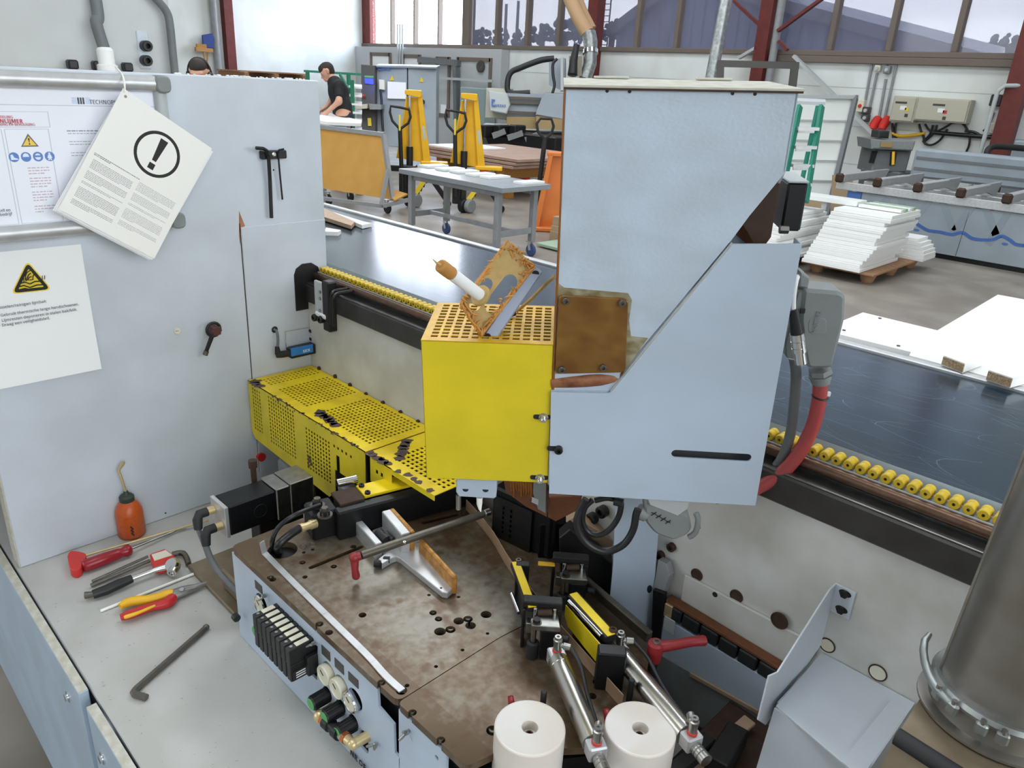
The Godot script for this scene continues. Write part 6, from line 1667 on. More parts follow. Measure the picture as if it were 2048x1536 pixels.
func pot() -> void:
	var t := thing("glue_pot", "tall grey-blue hammered metal hot-melt glue pot with slanting lower edge", "glue pot", GLUE * vec(0.15, 0.1, -0.07))
	var p: Array = [pt(-0.0012, 0.188), pt(-0.0014, 0.5929), pt(0.293, 0.5932), pt(0.2925, 0.491), pt(0.2547, 0.4332), pt(0.2347, 0.3983), pt(0.0982, 0.192)]
	p = [pt(0.0, 0.06), pt(0.0, 0.592), pt(p[2].x, 0.592), p[3], p[4], p[5], p[6], pt(p[6].x, 0.06)]
	obj("front", mb(GLUE).prism(p, vec(0, 0, -0.003), Vector3.RIGHT, Vector3.UP, vec(0, 0, 0.003), 0.0006), M.paint_glue, t)
	var R: float = p[2].x
	# side walls, back
	obj("side_wall", mb(GLUE).box(vec(0.0015, 0.33, -0.072), vec(0.003, 0.524, 0.138), 0.0006), M.paint_glue, t)
	obj("side_wall", mb(GLUE).prism([pt(0, 0.592), pt(-0.141, 0.592), pt(-0.141, 0.34), pt(0, p[3].y + 0.002)], vec(R - 0.003, 0, 0), Vector3.BACK, Vector3.UP, vec(0.003, 0, 0)), M.paint_glue, t)
	obj("back_wall", mb(GLUE).box(vec(R / 2, 0.46, -0.14), vec(R, 0.26, 0.003)), M.paint_glue, t)
	# the funnel bottom seen at the open right corner
	var a: Vector2 = p[3]
	var b: Vector2 = p[5]
	obj("funnel", mb(GLUE).prism([pt(R - 0.004, a.y), pt(a.x - 0.055, a.y - 0.085), pt(a.x - 0.015, a.y - 0.115), pt(R - 0.004, a.y - 0.06)], vec(0, 0, -0.05), Vector3.RIGHT, Vector3.UP, vec(0, 0, 0.004)), M.rust, t)
	obj("chute", mb(GLUE).prism([a, pt(a.x, a.y - 0.09), pt(a.x - 0.012, a.y - 0.112), pt(b.x + 0.012, b.y + 0.026)], vec(0, 0, -0.02), Vector3.RIGHT, Vector3.UP, vec(0, 0, 0.003)), M.rust_dark, t)
	obj("lid", mb(GLUE).prism([pt(-0.003, 0.004), pt(R + 0.006, 0.004), pt(R - 0.004, -0.138), pt(-0.003, -0.138)], vec(0, 0.5915, 0), Vector3.RIGHT, Vector3.BACK, vec(0, 0.0035, 0), 0.0006), M.board_edge, t)
	obj("lid_lip", mb(GLUE).box(vec(R / 2 + 0.001, 0.5905, 0.0025), vec(R + 0.008, 0.0025, 0.003)), M.rust_dark, t)
	rng.seed = 6
	for k in 2:
		var sx := 0.045 if k == 0 else 0.19
		obj("hinge", mb(GLUE).box(vec(sx + 0.02, 0.597, -0.13), vec(0.05, 0.003, 0.012), 0.001), M.board_edge, t)
	var ho := mb(GLUE)
	for q in [vec(0.0525, 0.5878, 0), vec(0.0811, 0.5877, 0), vec(0.211, 0.5876, 0), vec(0.2391, 0.5875, 0)]: ho.cyl(q, q + vec(0, 0, 0.0006), 0.0022, 12)
	obj("screw_hole", ho, M.ink, t)
	# glue window
	var w: Array = [pt(0.002, 0.3144), pt(0.1008, 0.3117), pt(0.1053, 0.1972), pt(0.0009, 0.1906)]
	obj("window_plate", mb(GLUE).prism(round2(w, 0.008), vec(0, 0, 0.001), Vector3.RIGHT, Vector3.UP, vec(0, 0, 0.005), 0.001), mat("glue_window", C(132, 96, 44), 0.22, 0.0, noise_tex(61, 0.008, Color(0.8, 0.72, 0.62), Color(1, 1, 0.95), 512, 3), 5.0), t, "amber plastic window plate")
	for q in [vec(0.0124, 0.307, 0.006), vec(0.0922, 0.3067, 0.006), vec(0.0717, 0.2051, 0.006), vec(0.0111, 0.1994, 0.006)]: obj("window_screw", mb(GLUE).bolt(q, Vector3.BACK, 0.0052, 0.006), M.steel_dark, t)
	obj("glue_stain", mb(GLUE).prism([pt(-0.0045, 0.3351), pt(0.0088, 0.3244), pt(0.1002, 0.3191), pt(0.1067, 0.3089), pt(0.1048, 0.2783), pt(0.1097, 0.2536), pt(0.1346, 0.2514), pt(0.1065, 0.2005), pt(-0.0005, 0.188)], vec(0, 0, -0.0005), Vector3.RIGHT, Vector3.UP, vec(0, 0, 0.0009)), mat("stain", C(164, 158, 132), 0.4, 0.0, noise_tex(62, 0.02, Color(0.72, 0.66, 0.52), Color(1, 1, 1), 256, 4), 8.0), t, "dried glue stain around the window")
	obj("glue_edge", mb(GLUE).tube([vec(-0.001, 0.14, -0.002), vec(-0.0012, 0.33, 0), vec(-0.001, 0.45, -0.001), vec(-0.0015, 0.59, -0.002)], [0.0028, 0.002, 0.0014, 0.0016], 8), M.glue_dark, t)
	obj("feed_pipe", mb(GLUE).tube(curve([vec(-0.004, 0.172, -0.01), vec(0.03, 0.176, -0.008), vec(0.07, 0.181, -0.008), vec(0.13, 0.187, -0.02)], 5), 0.0125, 14), mat("pipe_brown", C(168, 112, 78), 0.5, 0.1, noise_tex(63, 0.02, Color(0.6, 0.5, 0.4), Color(1, 1, 1), 256, 4), 9.0), t, "brown glue-caked feed pipe")
	obj("pot_floor", mb(GLUE).box(vec(0.055, 0.14, -0.055), vec(0.11, 0.1, 0.1), 0.004), M.rust, t)
	# motor behind the right corner
	var m := thing("motor_box", "black box housing with a grey top behind the glue pot's right corner", "housing", GLUE * vec(0.33, 0.36, -0.1))
	var mc := vec(0.3279, 0.4358, -0.06)
	obj("housing", mb(GLUE).box(mc + vec(0, 0, -0.03), vec(0.028, 0.068, 0.08), 0.003), M.black_metal, m)
	obj("top", mb(GLUE).box(mc + vec(0, 0.035, -0.03), vec(0.029, 0.003, 0.081), 0.001), M.grey_light, m)
	obj("bolt", mb(GLUE).hexnut(vec(0.3063, 0.4089, -0.03), Vector3.RIGHT, 0.006, 0.012), M.steel, m)

func side_bracket() -> void:
	var t := thing("side_shield", "smooth blue-grey sheet metal shield with a slanted cut and one slot below the glue pot", "shield", GLUE * vec(0.17, -0.03, 0.0))
	var p: Array = [pt(-0.0008, -0.0213), pt(0.3295, -0.027), pt(0.3288, 0.3986), pt(0.2363, 0.3959), pt(0.0865, 0.1643), pt(0.0821, 0.1624), pt(-0.004, 0.1605)]
	# the long slot is a real hole: the plate is cut round it
	var s := vec(0.1868, 0.0626, 0.004)
	var e := vec(0.3104, 0.0604, 0.004)
	var hr := 0.0068
	var poly := CSGPolygon3D.new()
	var cs := CSGCombiner3D.new()
	cs.name = "plate"
	t.add_child(cs, true)
	cs.transform = t.global_transform.affine_inverse() * GLUE
	poly.polygon = PackedVector2Array(p)
	poly.depth = 0.003
	poly.name = "sheet"
	poly.material = M.paint_blue
	cs.add_child(poly)
	poly.position = vec(0, 0, 0.007)
	var cut := CSGPolygon3D.new()
	var cp := PackedVector2Array()
	var dd := pt(e.x - s.x, e.y - s.y)
	var an := dd.angle()
	for i in 13: cp.append(pt(s.x + hr, s.y) + Vector2.from_angle(an + PI / 2 + PI * i / 12.0) * hr)
	for i in 13: cp.append(pt(e.x - hr, e.y) + Vector2.from_angle(an - PI / 2 + PI * i / 12.0) * hr)
	cut.polygon = cp
	cut.depth = 0.02
	cut.operation = CSGShape3D.OPERATION_SUBTRACTION
	cut.name = "slot_cut"
	cut.material = M.paint_blue
	cs.add_child(cut)
	cut.position = vec(0, 0, 0.012)
	# flanges
	var d := -0.03
	var fl := mb(GLUE)
	for k in [[1, 2], [3, 4], [0, 1], [5, 6]]:
		var a: Vector2 = p[k[0]]
		var b: Vector2 = p[k[1]]
		var ce := (a + b) / 2
		var dir := (b - a).normalized()
		fl.box(vec(ce.x, ce.y, d / 2 + 0.002), vec((b - a).length(), 0.0024, -d), 0.0, Basis(vec(dir.x, dir.y, 0), vec(-dir.y, dir.x, 0), Vector3.BACK))
	obj("flange", fl, M.paint_blue, t)
	obj("flange_lip", mb(GLUE).tube([vec(p[4].x, p[4].y, 0.003), vec(p[3].x, p[3].y, 0.003)], 0.0016, 6), M.board_edge, t)
	obj("back_plate", mb(GLUE).prism([pt(0.01, -0.02), pt(0.32, -0.02), pt(0.32, 0.38), pt(0.25, 0.38), pt(0.1, 0.15), pt(0.01, 0.15)], vec(0, 0, d), Vector3.RIGHT, Vector3.UP, vec(0, 0, 0.002)), M.hose_grey, t)
	var q := vec(0.0113, 0.0623, 0.007)
	obj("slot", mb(GLUE).prism(round2(rect(q.x - 0.018, q.y - 0.004, q.x + 0.006, q.y + 0.005), 0.004), vec(0, 0, 0.0068), Vector3.RIGHT, Vector3.UP, vec(0, 0, 0.0006)), M.ink, t)
	obj("screw", mb(GLUE).bolt(q, Vector3.BACK, 0.0068, 0.008), M.black_steel, t)


# ------------------------------------------------------------------ hand tools on the deck
func tools() -> void:
	var o := vec(-1.6075, 0.68, -0.4634)
	var t := thing("oil_can", "orange plastic oil bottle with green cap and bent metal spout on the grey deck", "oil can", o)
	obj("bottle", mb().lathe([pt(0, 0.0005), pt(0.026, 0.0005), pt(0.029, 0.004), pt(0.029, 0.055), pt(0.0275, 0.066), pt(0.023, 0.077), pt(0.016, 0.086), pt(0.012, 0.09), pt(0, 0.09)], o, Y, 28, true), M.orange_bottle, t)
	obj("cap", mb().lathe([pt(0.0155, 0.088), pt(0.0155, 0.098), pt(0.012, 0.102), pt(0.007, 0.104), pt(0.004, 0.112), pt(0, 0.112)], o, Y, 20), mat("cap_green", C(44, 58, 46), 0.5), t)
	obj("spout", mb().tube(curve([o + Y * 0.108, o + vec(-0.002, 0.145, 0.004), o + vec(-0.004, 0.163, 0.006), o + vec(0.002, 0.178, -0.001), o + vec(0.004, 0.186, -0.004)], 4), [0.0036, 0.003, 0.003, 0.003, 0.003, 0.003, 0.003, 0.003, 0.0032, 0.0032, 0.0034, 0.0036, 0.004, 0.0044, 0.0042, 0.0032, 0.0014], 10), M.brass, t)
	var mk := mb()
	for k in 9: mk.box(o + vec(0.0292 * cos(0.2 + 0.06 * (k % 3)), 0.014 + 0.008 * (k / 3.0), 0.0292 * sin(0.2 + 0.06 * (k % 3))), vec(0.0012, 0.004, 0.0026), 0.0)
	obj("marker_print", mk, M.ink, t)
	t = thing("screwdriver", "screwdriver with a translucent dark red handle lying below the oil bottle", "screwdriver", vec(-1.5411, 0.68, -0.3875))
	var a := vec(-1.526, 0.695, -0.3347)
	var b := vec(-1.5266, 0.695, -0.4335)
	var d := (b - a).normalized()
	var L := (b - a).length()
	obj("handle", mb().lathe([pt(0, 0), pt(0.009, 0.001), pt(0.0135, 0.006), pt(0.0138, L * 0.45), pt(0.0118, L * 0.72), pt(0.0095, L * 0.8), pt(0.0128, L * 0.88), pt(0.0128, L * 0.96), pt(0.008, L), pt(0, L)], a, d, 10, true), M.red_dark, t)
	obj("shaft", mb().tube([b - d * 0.01, vec(-1.5536, 0.685, -0.5627)], 0.0026, 10), M.steel, t)
	t = thing("t_handle_key", "long brass-coloured rod with a bright orange-red grip beside the screwdriver", "hex driver", vec(-1.5845, 0.68, -0.3371))
	obj("grip", mb().prism(round2([pt(-1.5802, -0.3233), pt(-1.5953, -0.3336), pt(-1.5828, -0.3454), pt(-1.5646, -0.3553), pt(-1.5434, -0.3496), pt(-1.5394, -0.3406), pt(-1.5171, -0.3317), pt(-1.5124, -0.3189), pt(-1.5266, -0.3129)], 0.008), vec(0, 0.6805, 0), X, Z, Y * 0.02, 0.0015), M.red, t)
	obj("rod", mb().tube([vec(-1.5718, 0.69, -0.3522), vec(-1.5395, 0.69, -0.61)], 0.0028, 10), M.brass, t)
	t = thing("hex_key_set", "bundle of grey hex keys in a red holder with a beige label", "hex key set", vec(-1.4749, 0.68, -0.4506))
	obj("holder", mb().prism(round2([pt(-1.4781, -0.4532), pt(-1.4773, -0.4856), pt(-1.4384, -0.491), pt(-1.4063, -0.4734), pt(-1.4124, -0.4449), pt(-1.4293, -0.4414)], 0.004), vec(0, 0.684, 0), X, Z, Y * 0.016, 0.003), M.red, t)
	obj("holder_label", mb().prism([pt(-1.4703, -0.4545), pt(-1.4678, -0.4829), pt(-1.4403, -0.4866), pt(-1.4449, -0.4508)], vec(0, 0.7, 0), X, Z, Y * 0.001), M.gauge_face, t)
	obj("key", mb().tube([vec(-1.4636, 0.686, -0.3305), vec(-1.4672, 0.69, -0.4488)], 0.004, 6), M.steel_dark, t)
	obj("key", mb().tube([vec(-1.4759, 0.686, -0.3364), vec(-1.4813, 0.692, -0.4504)], 0.003, 6), M.steel_dark, t)
	obj("key", mb().tube(curve([vec(-1.4583, 0.69, -0.4928), vec(-1.4549, 0.69, -0.5054), vec(-1.4444, 0.69, -0.5118), vec(-1.4255, 0.688, -0.5099), vec(-1.4059, 0.687, -0.5045)], 3), 0.0062, 8), M.steel_dark, t)
	t = thing("ratchet", "chrome ratchet wrench with black grip and socket lying in front of the hex key set", "ratchet", vec(-1.4341, 0.68, -0.4045))
	obj("shank", mb().tube([vec(-1.4053, 0.7, -0.4719), vec(-1.4173, 0.697, -0.4404), vec(-1.4211, 0.695, -0.3937)], [0.0075, 0.0055, 0.006], 12), M.chrome, t)
	obj("head", mb().lathe([pt(0, -0.009), pt(0.013, -0.009), pt(0.016, -0.004), pt(0.016, 0.004), pt(0.013, 0.009), pt(0, 0.009)], vec(-1.4017, 0.702, -0.4717), vec(0.25, 0.75, 0.6), 22), M.chrome, t)
	obj("socket", mb().lathe([pt(0.0105, 0), pt(0.0105, 0.018), pt(0.0066, 0.018), pt(0.0066, 0.008), pt(0, 0.008)], vec(-1.3976, 0.699, -0.4748), vec(0.65, -0.15, 0.7), 16), M.chrome, t)
	obj("grip", mb().tube([vec(-1.4214, 0.695, -0.3958), vec(-1.4213, 0.694, -0.3704), vec(-1.4195, 0.693, -0.345), vec(-1.4226, 0.692, -0.3218)], [0.0085, 0.0105, 0.0105, 0.009], 12), M.black_plastic, t)
	obj("end_piece", mb().tube([vec(-1.4245, 0.691, -0.3241), vec(-1.4323, 0.69, -0.31)], [0.0055, 0.0072], 12), M.steel_dark, t)
	solo("thin_rod", mb().cyl(vec(-1.3735, 0.6835, -0.3181), vec(-1.3713, 0.6835, -0.5912), 0.003, 10), M.cream_paper, "thin cream-white rod lying under the pliers and reaching the control panel", "rod")
	t = thing("pliers", "red and yellow insulated long-nose pliers lying open on the deck", "pliers", vec(-1.3426, 0.68, -0.3992))
	obj("handle", mb().tube(curve([vec(-1.3488, 0.694, -0.3466), vec(-1.3504, 0.694, -0.3677), vec(-1.3329, 0.694, -0.3971), vec(-1.3265, 0.694, -0.4257), vec(-1.3201, 0.694, -0.4378)], 3), [0.006, 0.0075, 0.009, 0.0095, 0.0098, 0.0095, 0.0092, 0.0092, 0.0095, 0.01, 0.011, 0.0105, 0.008], 12), mat("grip_yellow", C(238, 184, 32), 0.45), t, "yellow handle")
	obj("handle", mb().tube(curve([vec(-1.3181, 0.692, -0.3364), vec(-1.3152, 0.692, -0.3573), vec(-1.3115, 0.692, -0.3885), vec(-1.3037, 0.692, -0.4181), vec(-1.3142, 0.692, -0.4342)], 3), [0.006, 0.0075, 0.0088, 0.0092, 0.0092, 0.009, 0.0085, 0.0086, 0.0095, 0.0105, 0.0115, 0.0105, 0.0085], 12), mat("grip_red", C(196, 40, 44), 0.42), t, "red handle")
	obj("grip_inlay", mb().tube(curve([vec(-1.3046, 0.699, -0.3388), vec(-1.3, 0.7, -0.3618), vec(-1.3019, 0.699, -0.3951)], 4), [0.003, 0.004, 0.004, 0.0038, 0.0035, 0.003, 0.003, 0.0025, 0.002], 8), M.grip_yellow, t)
	obj("jaw", mb().tube([vec(-1.3256, 0.69, -0.4347), vec(-1.3241, 0.69, -0.4581), vec(-1.3192, 0.689, -0.4855), vec(-1.3185, 0.688, -0.5187)], [0.0105, 0.0095, 0.006, 0.0022], 10), M.steel, t)
	obj("jaw", mb().tube([vec(-1.3197, 0.69, -0.4342), vec(-1.3182, 0.69, -0.4576), vec(-1.3168, 0.688, -0.4854), vec(-1.3182, 0.687, -0.5185)], [0.009, 0.0085, 0.005, 0.002], 10), M.steel, t)
	obj("pivot", mb().cyl(vec(-1.3163, 0.698, -0.4536), vec(-1.3163, 0.698, -0.4536) + Y * 0.003, 0.0055, 14, 0.001), M.chrome, t)
	t = thing("large_hex_key", "large dark steel hex key lying alone on the near part of the deck", "hex key", vec(-1.1536, 0.68, -0.3518))
	obj("key", mb().tube([vec(-1.1911, 0.6865, -0.4435), vec(-1.1221, 0.6865, -0.2911), vec(-1.118, 0.6865, -0.2855), vec(-1.1124, 0.6865, -0.285), vec(-1.0915, 0.6865, -0.2967)], 0.0062, 6), M.steel_dark, t)
	obj("ball_end", mb().ball(vec(-1.1931, 0.6865, -0.4454), Vector3.ONE * 0.0064, 6, 10), M.steel_dark, t)
	rng.seed = 12
	var cr := mb()
	for i in 130:
		var q := vec(rng.randf_range(-1.5, -0.75), D + 0.0008, rng.randf_range(-0.5, -0.25))
		cr.box(q, vec(rng.randf_range(0.001, 0.004), 0.0008, rng.randf_range(0.0008, 0.002)), 0.0, Basis(Y, rng.randf() * PI))
	solo("wood_dust", cr, M.board_edge, "pale wood chips scattered over the grey deck", "dust").set_meta("kind", "stuff")
	nozzle()

func nozzle() -> void:
	var t := thing("glue_nozzle", "glue-caked nozzle plate with a white tube lying on the slotted yellow top", "nozzle plate", GLUE * vec(-0.1, 0.238, -0.04))
	var A := vec(-0.1125, 0.238, -0.0189)
	var u := ((vec(-0.0782, 0.3639, -0.075)) - (vec(-0.1498, 0.238, -0.1315))).normalized()
	# face corners: foot, left foot, top, right
	var p := [vec(-0.1128, 0.2384, -0.022), vec(-0.1441, 0.283, -0.035), vec(-0.0775, 0.3685, -0.075), vec(-0.0379, 0.3341, -0.062)]
	var n: Vector3 = (p[1] - p[0]).cross(p[3] - p[0]).normalized()
	if n.z < 0: n = -n
	var U: Vector3 = (p[3] - p[0]).normalized()
	var V := n.cross(U)
	var q := []
	for k in p: q.append(pt((k - p[0]).dot(U), (k - p[0]).dot(V)))
	var c: Vector2 = (q[0] + q[2]) / 2
	var at := func(x: float, y: float) -> Vector2: return q[0].lerp(q[3], x).lerp(q[1].lerp(q[2], x), y)   # x along, y across
	var B := GLUE * Transform3D(Basis(U, V, U.cross(V)), p[0] - n * 0.012)
	if U.cross(V).dot(n) < 0: B = GLUE * Transform3D(Basis(U, V, -n), p[0])
	csg_plate("plate", t, M.glue, q, B, 0.012, [capsule(at.call(0.32, 0.26), at.call(0.68, 0.26), 0.0115), capsule(at.call(0.14, 0.66), at.call(0.44, 0.75), 0.0085)])
	obj("side_plate", mb(GLUE).beam(p[0].lerp(p[3], -0.05) - n * 0.014 + V * -0.008 + vec(0.004, -0.004, 0), p[3] - n * 0.014 + V * -0.006 + U * 0.004, 0.02, 0.024, n, 0.002), mat("nozzle_side", C(156, 164, 182), 0.4, 0.3), t, "bare grey metal side")
	var hl := mb(GLUE)
	for f in [0.02, 0.95]:
		var z: Vector3 = p[0].lerp(p[3], f) + vec(0.008, -0.004, -0.003)
		hl.cyl(z, z + vec(0.0, -0.001, 0.002), 0.0052, 14)
	obj("bolt_hole", hl, M.ink, t)
	rng.seed = 44
	var rim := mb(GLUE)
	for e in 4:
		var a: Vector3 = p[e]
		var b: Vector3 = p[(e + 1) % 4]
		for j in 46:
			var r := rng.randf_range(0.0008, 0.0023)
			var cc: Vector3 = a.lerp(b, (j + rng.randf()) / 46.0) + n * rng.randf_range(-0.003, 0.004) + ((p[0] + p[2]) / 2 - a.lerp(b, 0.5)) * rng.randf_range(-0.06, 0.16)
			var dv: Vector3 = vec(rng.randf_range(-1, 1), rng.randf_range(-1, 1), rng.randf_range(-0.6, 1)).normalized() * rng.randf_range(0.002, 0.007) + (b - a).normalized() * rng.randf_range(-0.006, 0.006)
			rim.tube([cc - dv, cc + n * r, cc + dv], [r * 0.3, r, r * 0.4], 7)
		rim.tube([a, b], 0.0028, 8)
	for j in 9: rim.ball(p[0].lerp(p[3], rng.randf_range(0.1, 0.95)) + V * rng.randf_range(0.002, 0.01) + n * 0.001, vec(0.004, 0.0022, 0.002) * rng.randf_range(0.5, 1.0), 5, 7)
	obj("glue_crust", rim, mat("crust", C(200, 140, 66), 0.25, 0.0, null), t, "amber glue crust along the rim").set_meta("kind", "stuff")
	var s := vec(-0.1134, 0.2975, -0.03)
	var e2 := vec(-0.1643, 0.361, 0.03)
	var dd := (e2 - s)
	obj("tube", mb(GLUE).cyl(s, s + dd * 0.72, 0.0092, 18), M.white, t, "white plastic tube")
	obj("brown_tip", mb(GLUE).cyl(s + dd * 0.72, e2, 0.0098, 18, 0.002), mat("tip_brown", C(184, 130, 66), 0.25), t)
	obj("glue_thread", mb(GLUE).tube([e2, e2 + dd.normalized() * 0.006 + vec(-0.002, 0.001, 0), e2 + dd.normalized() * 0.012 + vec(-0.003, 0.003, 0)], [0.003, 0.0014, 0.0004], 6), M.glue, t)
	obj("tube_flange", mb(GLUE).cyl(s - dd.normalized() * 0.002, s + dd.normalized() * 0.004, 0.0165, 20, 0.001), M.glue, t)
	obj("wire", mb(GLUE).tube(curve([vec(-0.0638, 0.242, -0.1237), vec(-0.042, 0.2731, -0.09), vec(-0.0231, 0.2942, -0.09), vec(-0.0045, 0.3256, -0.05)], 5), 0.0028, 8), M.glue, t, "glue-coated wire")
	obj("wire_end", mb(GLUE).tube([vec(-0.0972, 0.242, -0.0923), vec(-0.0663, 0.243, -0.1111)], [0.006, 0.0045], 10), M.rust_dark, t)


# ------------------------------------------------------------------ people: tapered bones joined with a smooth minimum, meshed as surface nets
func nets(m: MB, bones: Array, cell: float, k: float) -> void:   # bones: [a, b, radius at a, radius at b]
	var lo := Vector3.INF
	var hi := -Vector3.INF
	for b in bones:
		var r: float = maxf(b[2], b[3]) + cell * 2.0
		lo = lo.min(b[0] - Vector3.ONE * r).min(b[1] - Vector3.ONE * r)
		hi = hi.max(b[0] + Vector3.ONE * r).max(b[1] + Vector3.ONE * r)
	var n := Vector3i(((hi - lo) / cell).ceil()) + Vector3i.ONE
	var f := PackedFloat32Array()
	f.resize(n.x * n.y * n.z)
	f.fill(1.0)
	for b in bones:
		var A: Vector3 = b[0]
		var d: Vector3 = b[1] - A
		var ra: float = b[2]
		var rb: float = b[3]
		var pad := maxf(ra, rb) + k + cell * 2.0
		var i0 := Vector3i(((A.min(b[1]) - Vector3.ONE * pad - lo) / cell).floor()).clamp(Vector3i.ZERO, n - Vector3i.ONE)
		var i1 := Vector3i(((A.max(b[1]) + Vector3.ONE * pad - lo) / cell).ceil()).clamp(Vector3i.ZERO, n - Vector3i.ONE)
		var dd := maxf(d.length_squared(), 1e-9)
		for z in range(i0.z, i1.z + 1):
			for y in range(i0.y, i1.y + 1):
				for x in range(i0.x, i1.x + 1):
					var p := lo + vec(x, y, z) * cell - A
					var t := clampf(p.dot(d) / dd, 0.0, 1.0)
					var v := (p - d * t).length() - lerpf(ra, rb, t)
					var q := x + n.x * (y + n.y * z)
					var o := f[q]
					var h := maxf(k - absf(o - v), 0.0) / k
					f[q] = minf(o, v) - h * h * k * 0.25
	var at := {}
	var nr := {}
	for z in n.z - 1:
		for y in n.y - 1:
			for x in n.x - 1:
				var q := x + n.x * (y + n.y * z)
				var s := Vector3.ZERO
				var c := 0
				var v := []
				var inside := 0
				for e in 8:
					var w := f[q + (e & 1) + n.x * ((e >> 1 & 1) + n.y * (e >> 2))]
					v.append(w)
					if w < 0.0: inside += 1
				if inside == 0 or inside == 8: continue
				for e in [[0, 1], [2, 3], [4, 5], [6, 7], [0, 2], [1, 3], [4, 6], [5, 7], [0, 4], [1, 5], [2, 6], [3, 7]]:
					var a: float = v[e[0]]
					var b2: float = v[e[1]]
					if (a < 0.0) != (b2 < 0.0):
						var pa := vec(e[0] & 1, e[0] >> 1 & 1, e[0] >> 2)
						var pb := vec(e[1] & 1, e[1] >> 1 & 1, e[1] >> 2)
						s += pa.lerp(pb, a / (a - b2))
						c += 1
				at[q] = lo + (vec(x, y, z) + s / c) * cell
				nr[q] = vec(v[1] + v[3] + v[5] + v[7] - v[0] - v[2] - v[4] - v[6], v[2] + v[3] + v[6] + v[7] - v[0] - v[1] - v[4] - v[5], v[4] + v[5] + v[6] + v[7] - v[0] - v[1] - v[2] - v[3]).normalized()
	var st := [1, n.x, n.x * n.y]
	for q in at:
		for ax in 3:
			var s1: int = st[ax]
			var s2: int = st[(ax + 1) % 3]
			var s3: int = st[(ax + 2) % 3]
			if (f[q] < 0.0) != (f[q + s1] < 0.0):
				var g := [q, q - s2, q - s2 - s3, q - s3]
				if not (at.has(g[1]) and at.has(g[2]) and at.has(g[3])): continue
				m.tri(at[g[0]], at[g[1]], at[g[2]], nr[g[0]], nr[g[1]], nr[g[2]])
				m.tri(at[g[0]], at[g[2]], at[g[3]], nr[g[0]], nr[g[2]], nr[g[3]])

func head_bones(c: Vector3, fwd: Vector3, up: Vector3) -> Array:   # c: head centre
	var s := fwd.cross(up).normalized()
	return [[c + up * 0.035 - fwd * 0.015, c + up * 0.035 + fwd * 0.012, 0.082, 0.078], [c - up * 0.03 + fwd * 0.03, c - up * 0.075 + fwd * 0.05, 0.066, 0.042], [c - up * 0.085 + fwd * 0.066, c - up * 0.085 + fwd * 0.07, 0.02, 0.018],
		[c + up * 0.005 + fwd * 0.088, c - up * 0.03 + fwd * 0.108, 0.009, 0.013], [c - up * 0.058 + fwd * 0.088 - s * 0.018, c - up * 0.058 + fwd * 0.088 + s * 0.018, 0.008, 0.008],
		[c + up * 0.022 + fwd * 0.082 - s * 0.04, c + up * 0.022 + fwd * 0.082 + s * 0.04, 0.012, 0.012],
		[c - up * 0.015 - s * 0.078, c + up * 0.02 - s * 0.082 - fwd * 0.008, 0.01, 0.016], [c - up * 0.015 + s * 0.078, c + up * 0.02 + s * 0.082 - fwd * 0.008, 0.01, 0.016]]

func hand_bones(w: Vector3, d: Vector3, palm: Vector3) -> Array:   # wrist, direction of the fingers, palm normal
	var s := d.cross(palm).normalized()
	var o := [[w, w + d * 0.07, 0.027, 0.03], [w + d * 0.04 - s * 0.025, w + d * 0.08 - s * 0.03, 0.018, 0.013], [w + d * 0.04 + s * 0.022, w + d * 0.08 + s * 0.028, 0.018, 0.013]]
	for k in 4:
		var a := w + d * 0.085 + s * (k - 1.5) * 0.021
		var l: float = [0.034, 0.04, 0.037, 0.028][k]
		var b := a + d * l + palm * 0.008
		o.append([a, b, 0.0095, 0.0088])
		o.append([b, b + d * l * 0.75 + palm * 0.022, 0.0088, 0.0075])
	o.append([w + d * 0.03 - s * 0.028, w + d * 0.07 - s * 0.052 + palm * 0.012, 0.0125, 0.0105])
	o.append([w + d * 0.07 - s * 0.052 + palm * 0.012, w + d * 0.1 - s * 0.05 + palm * 0.024, 0.0105, 0.0085])
	return o

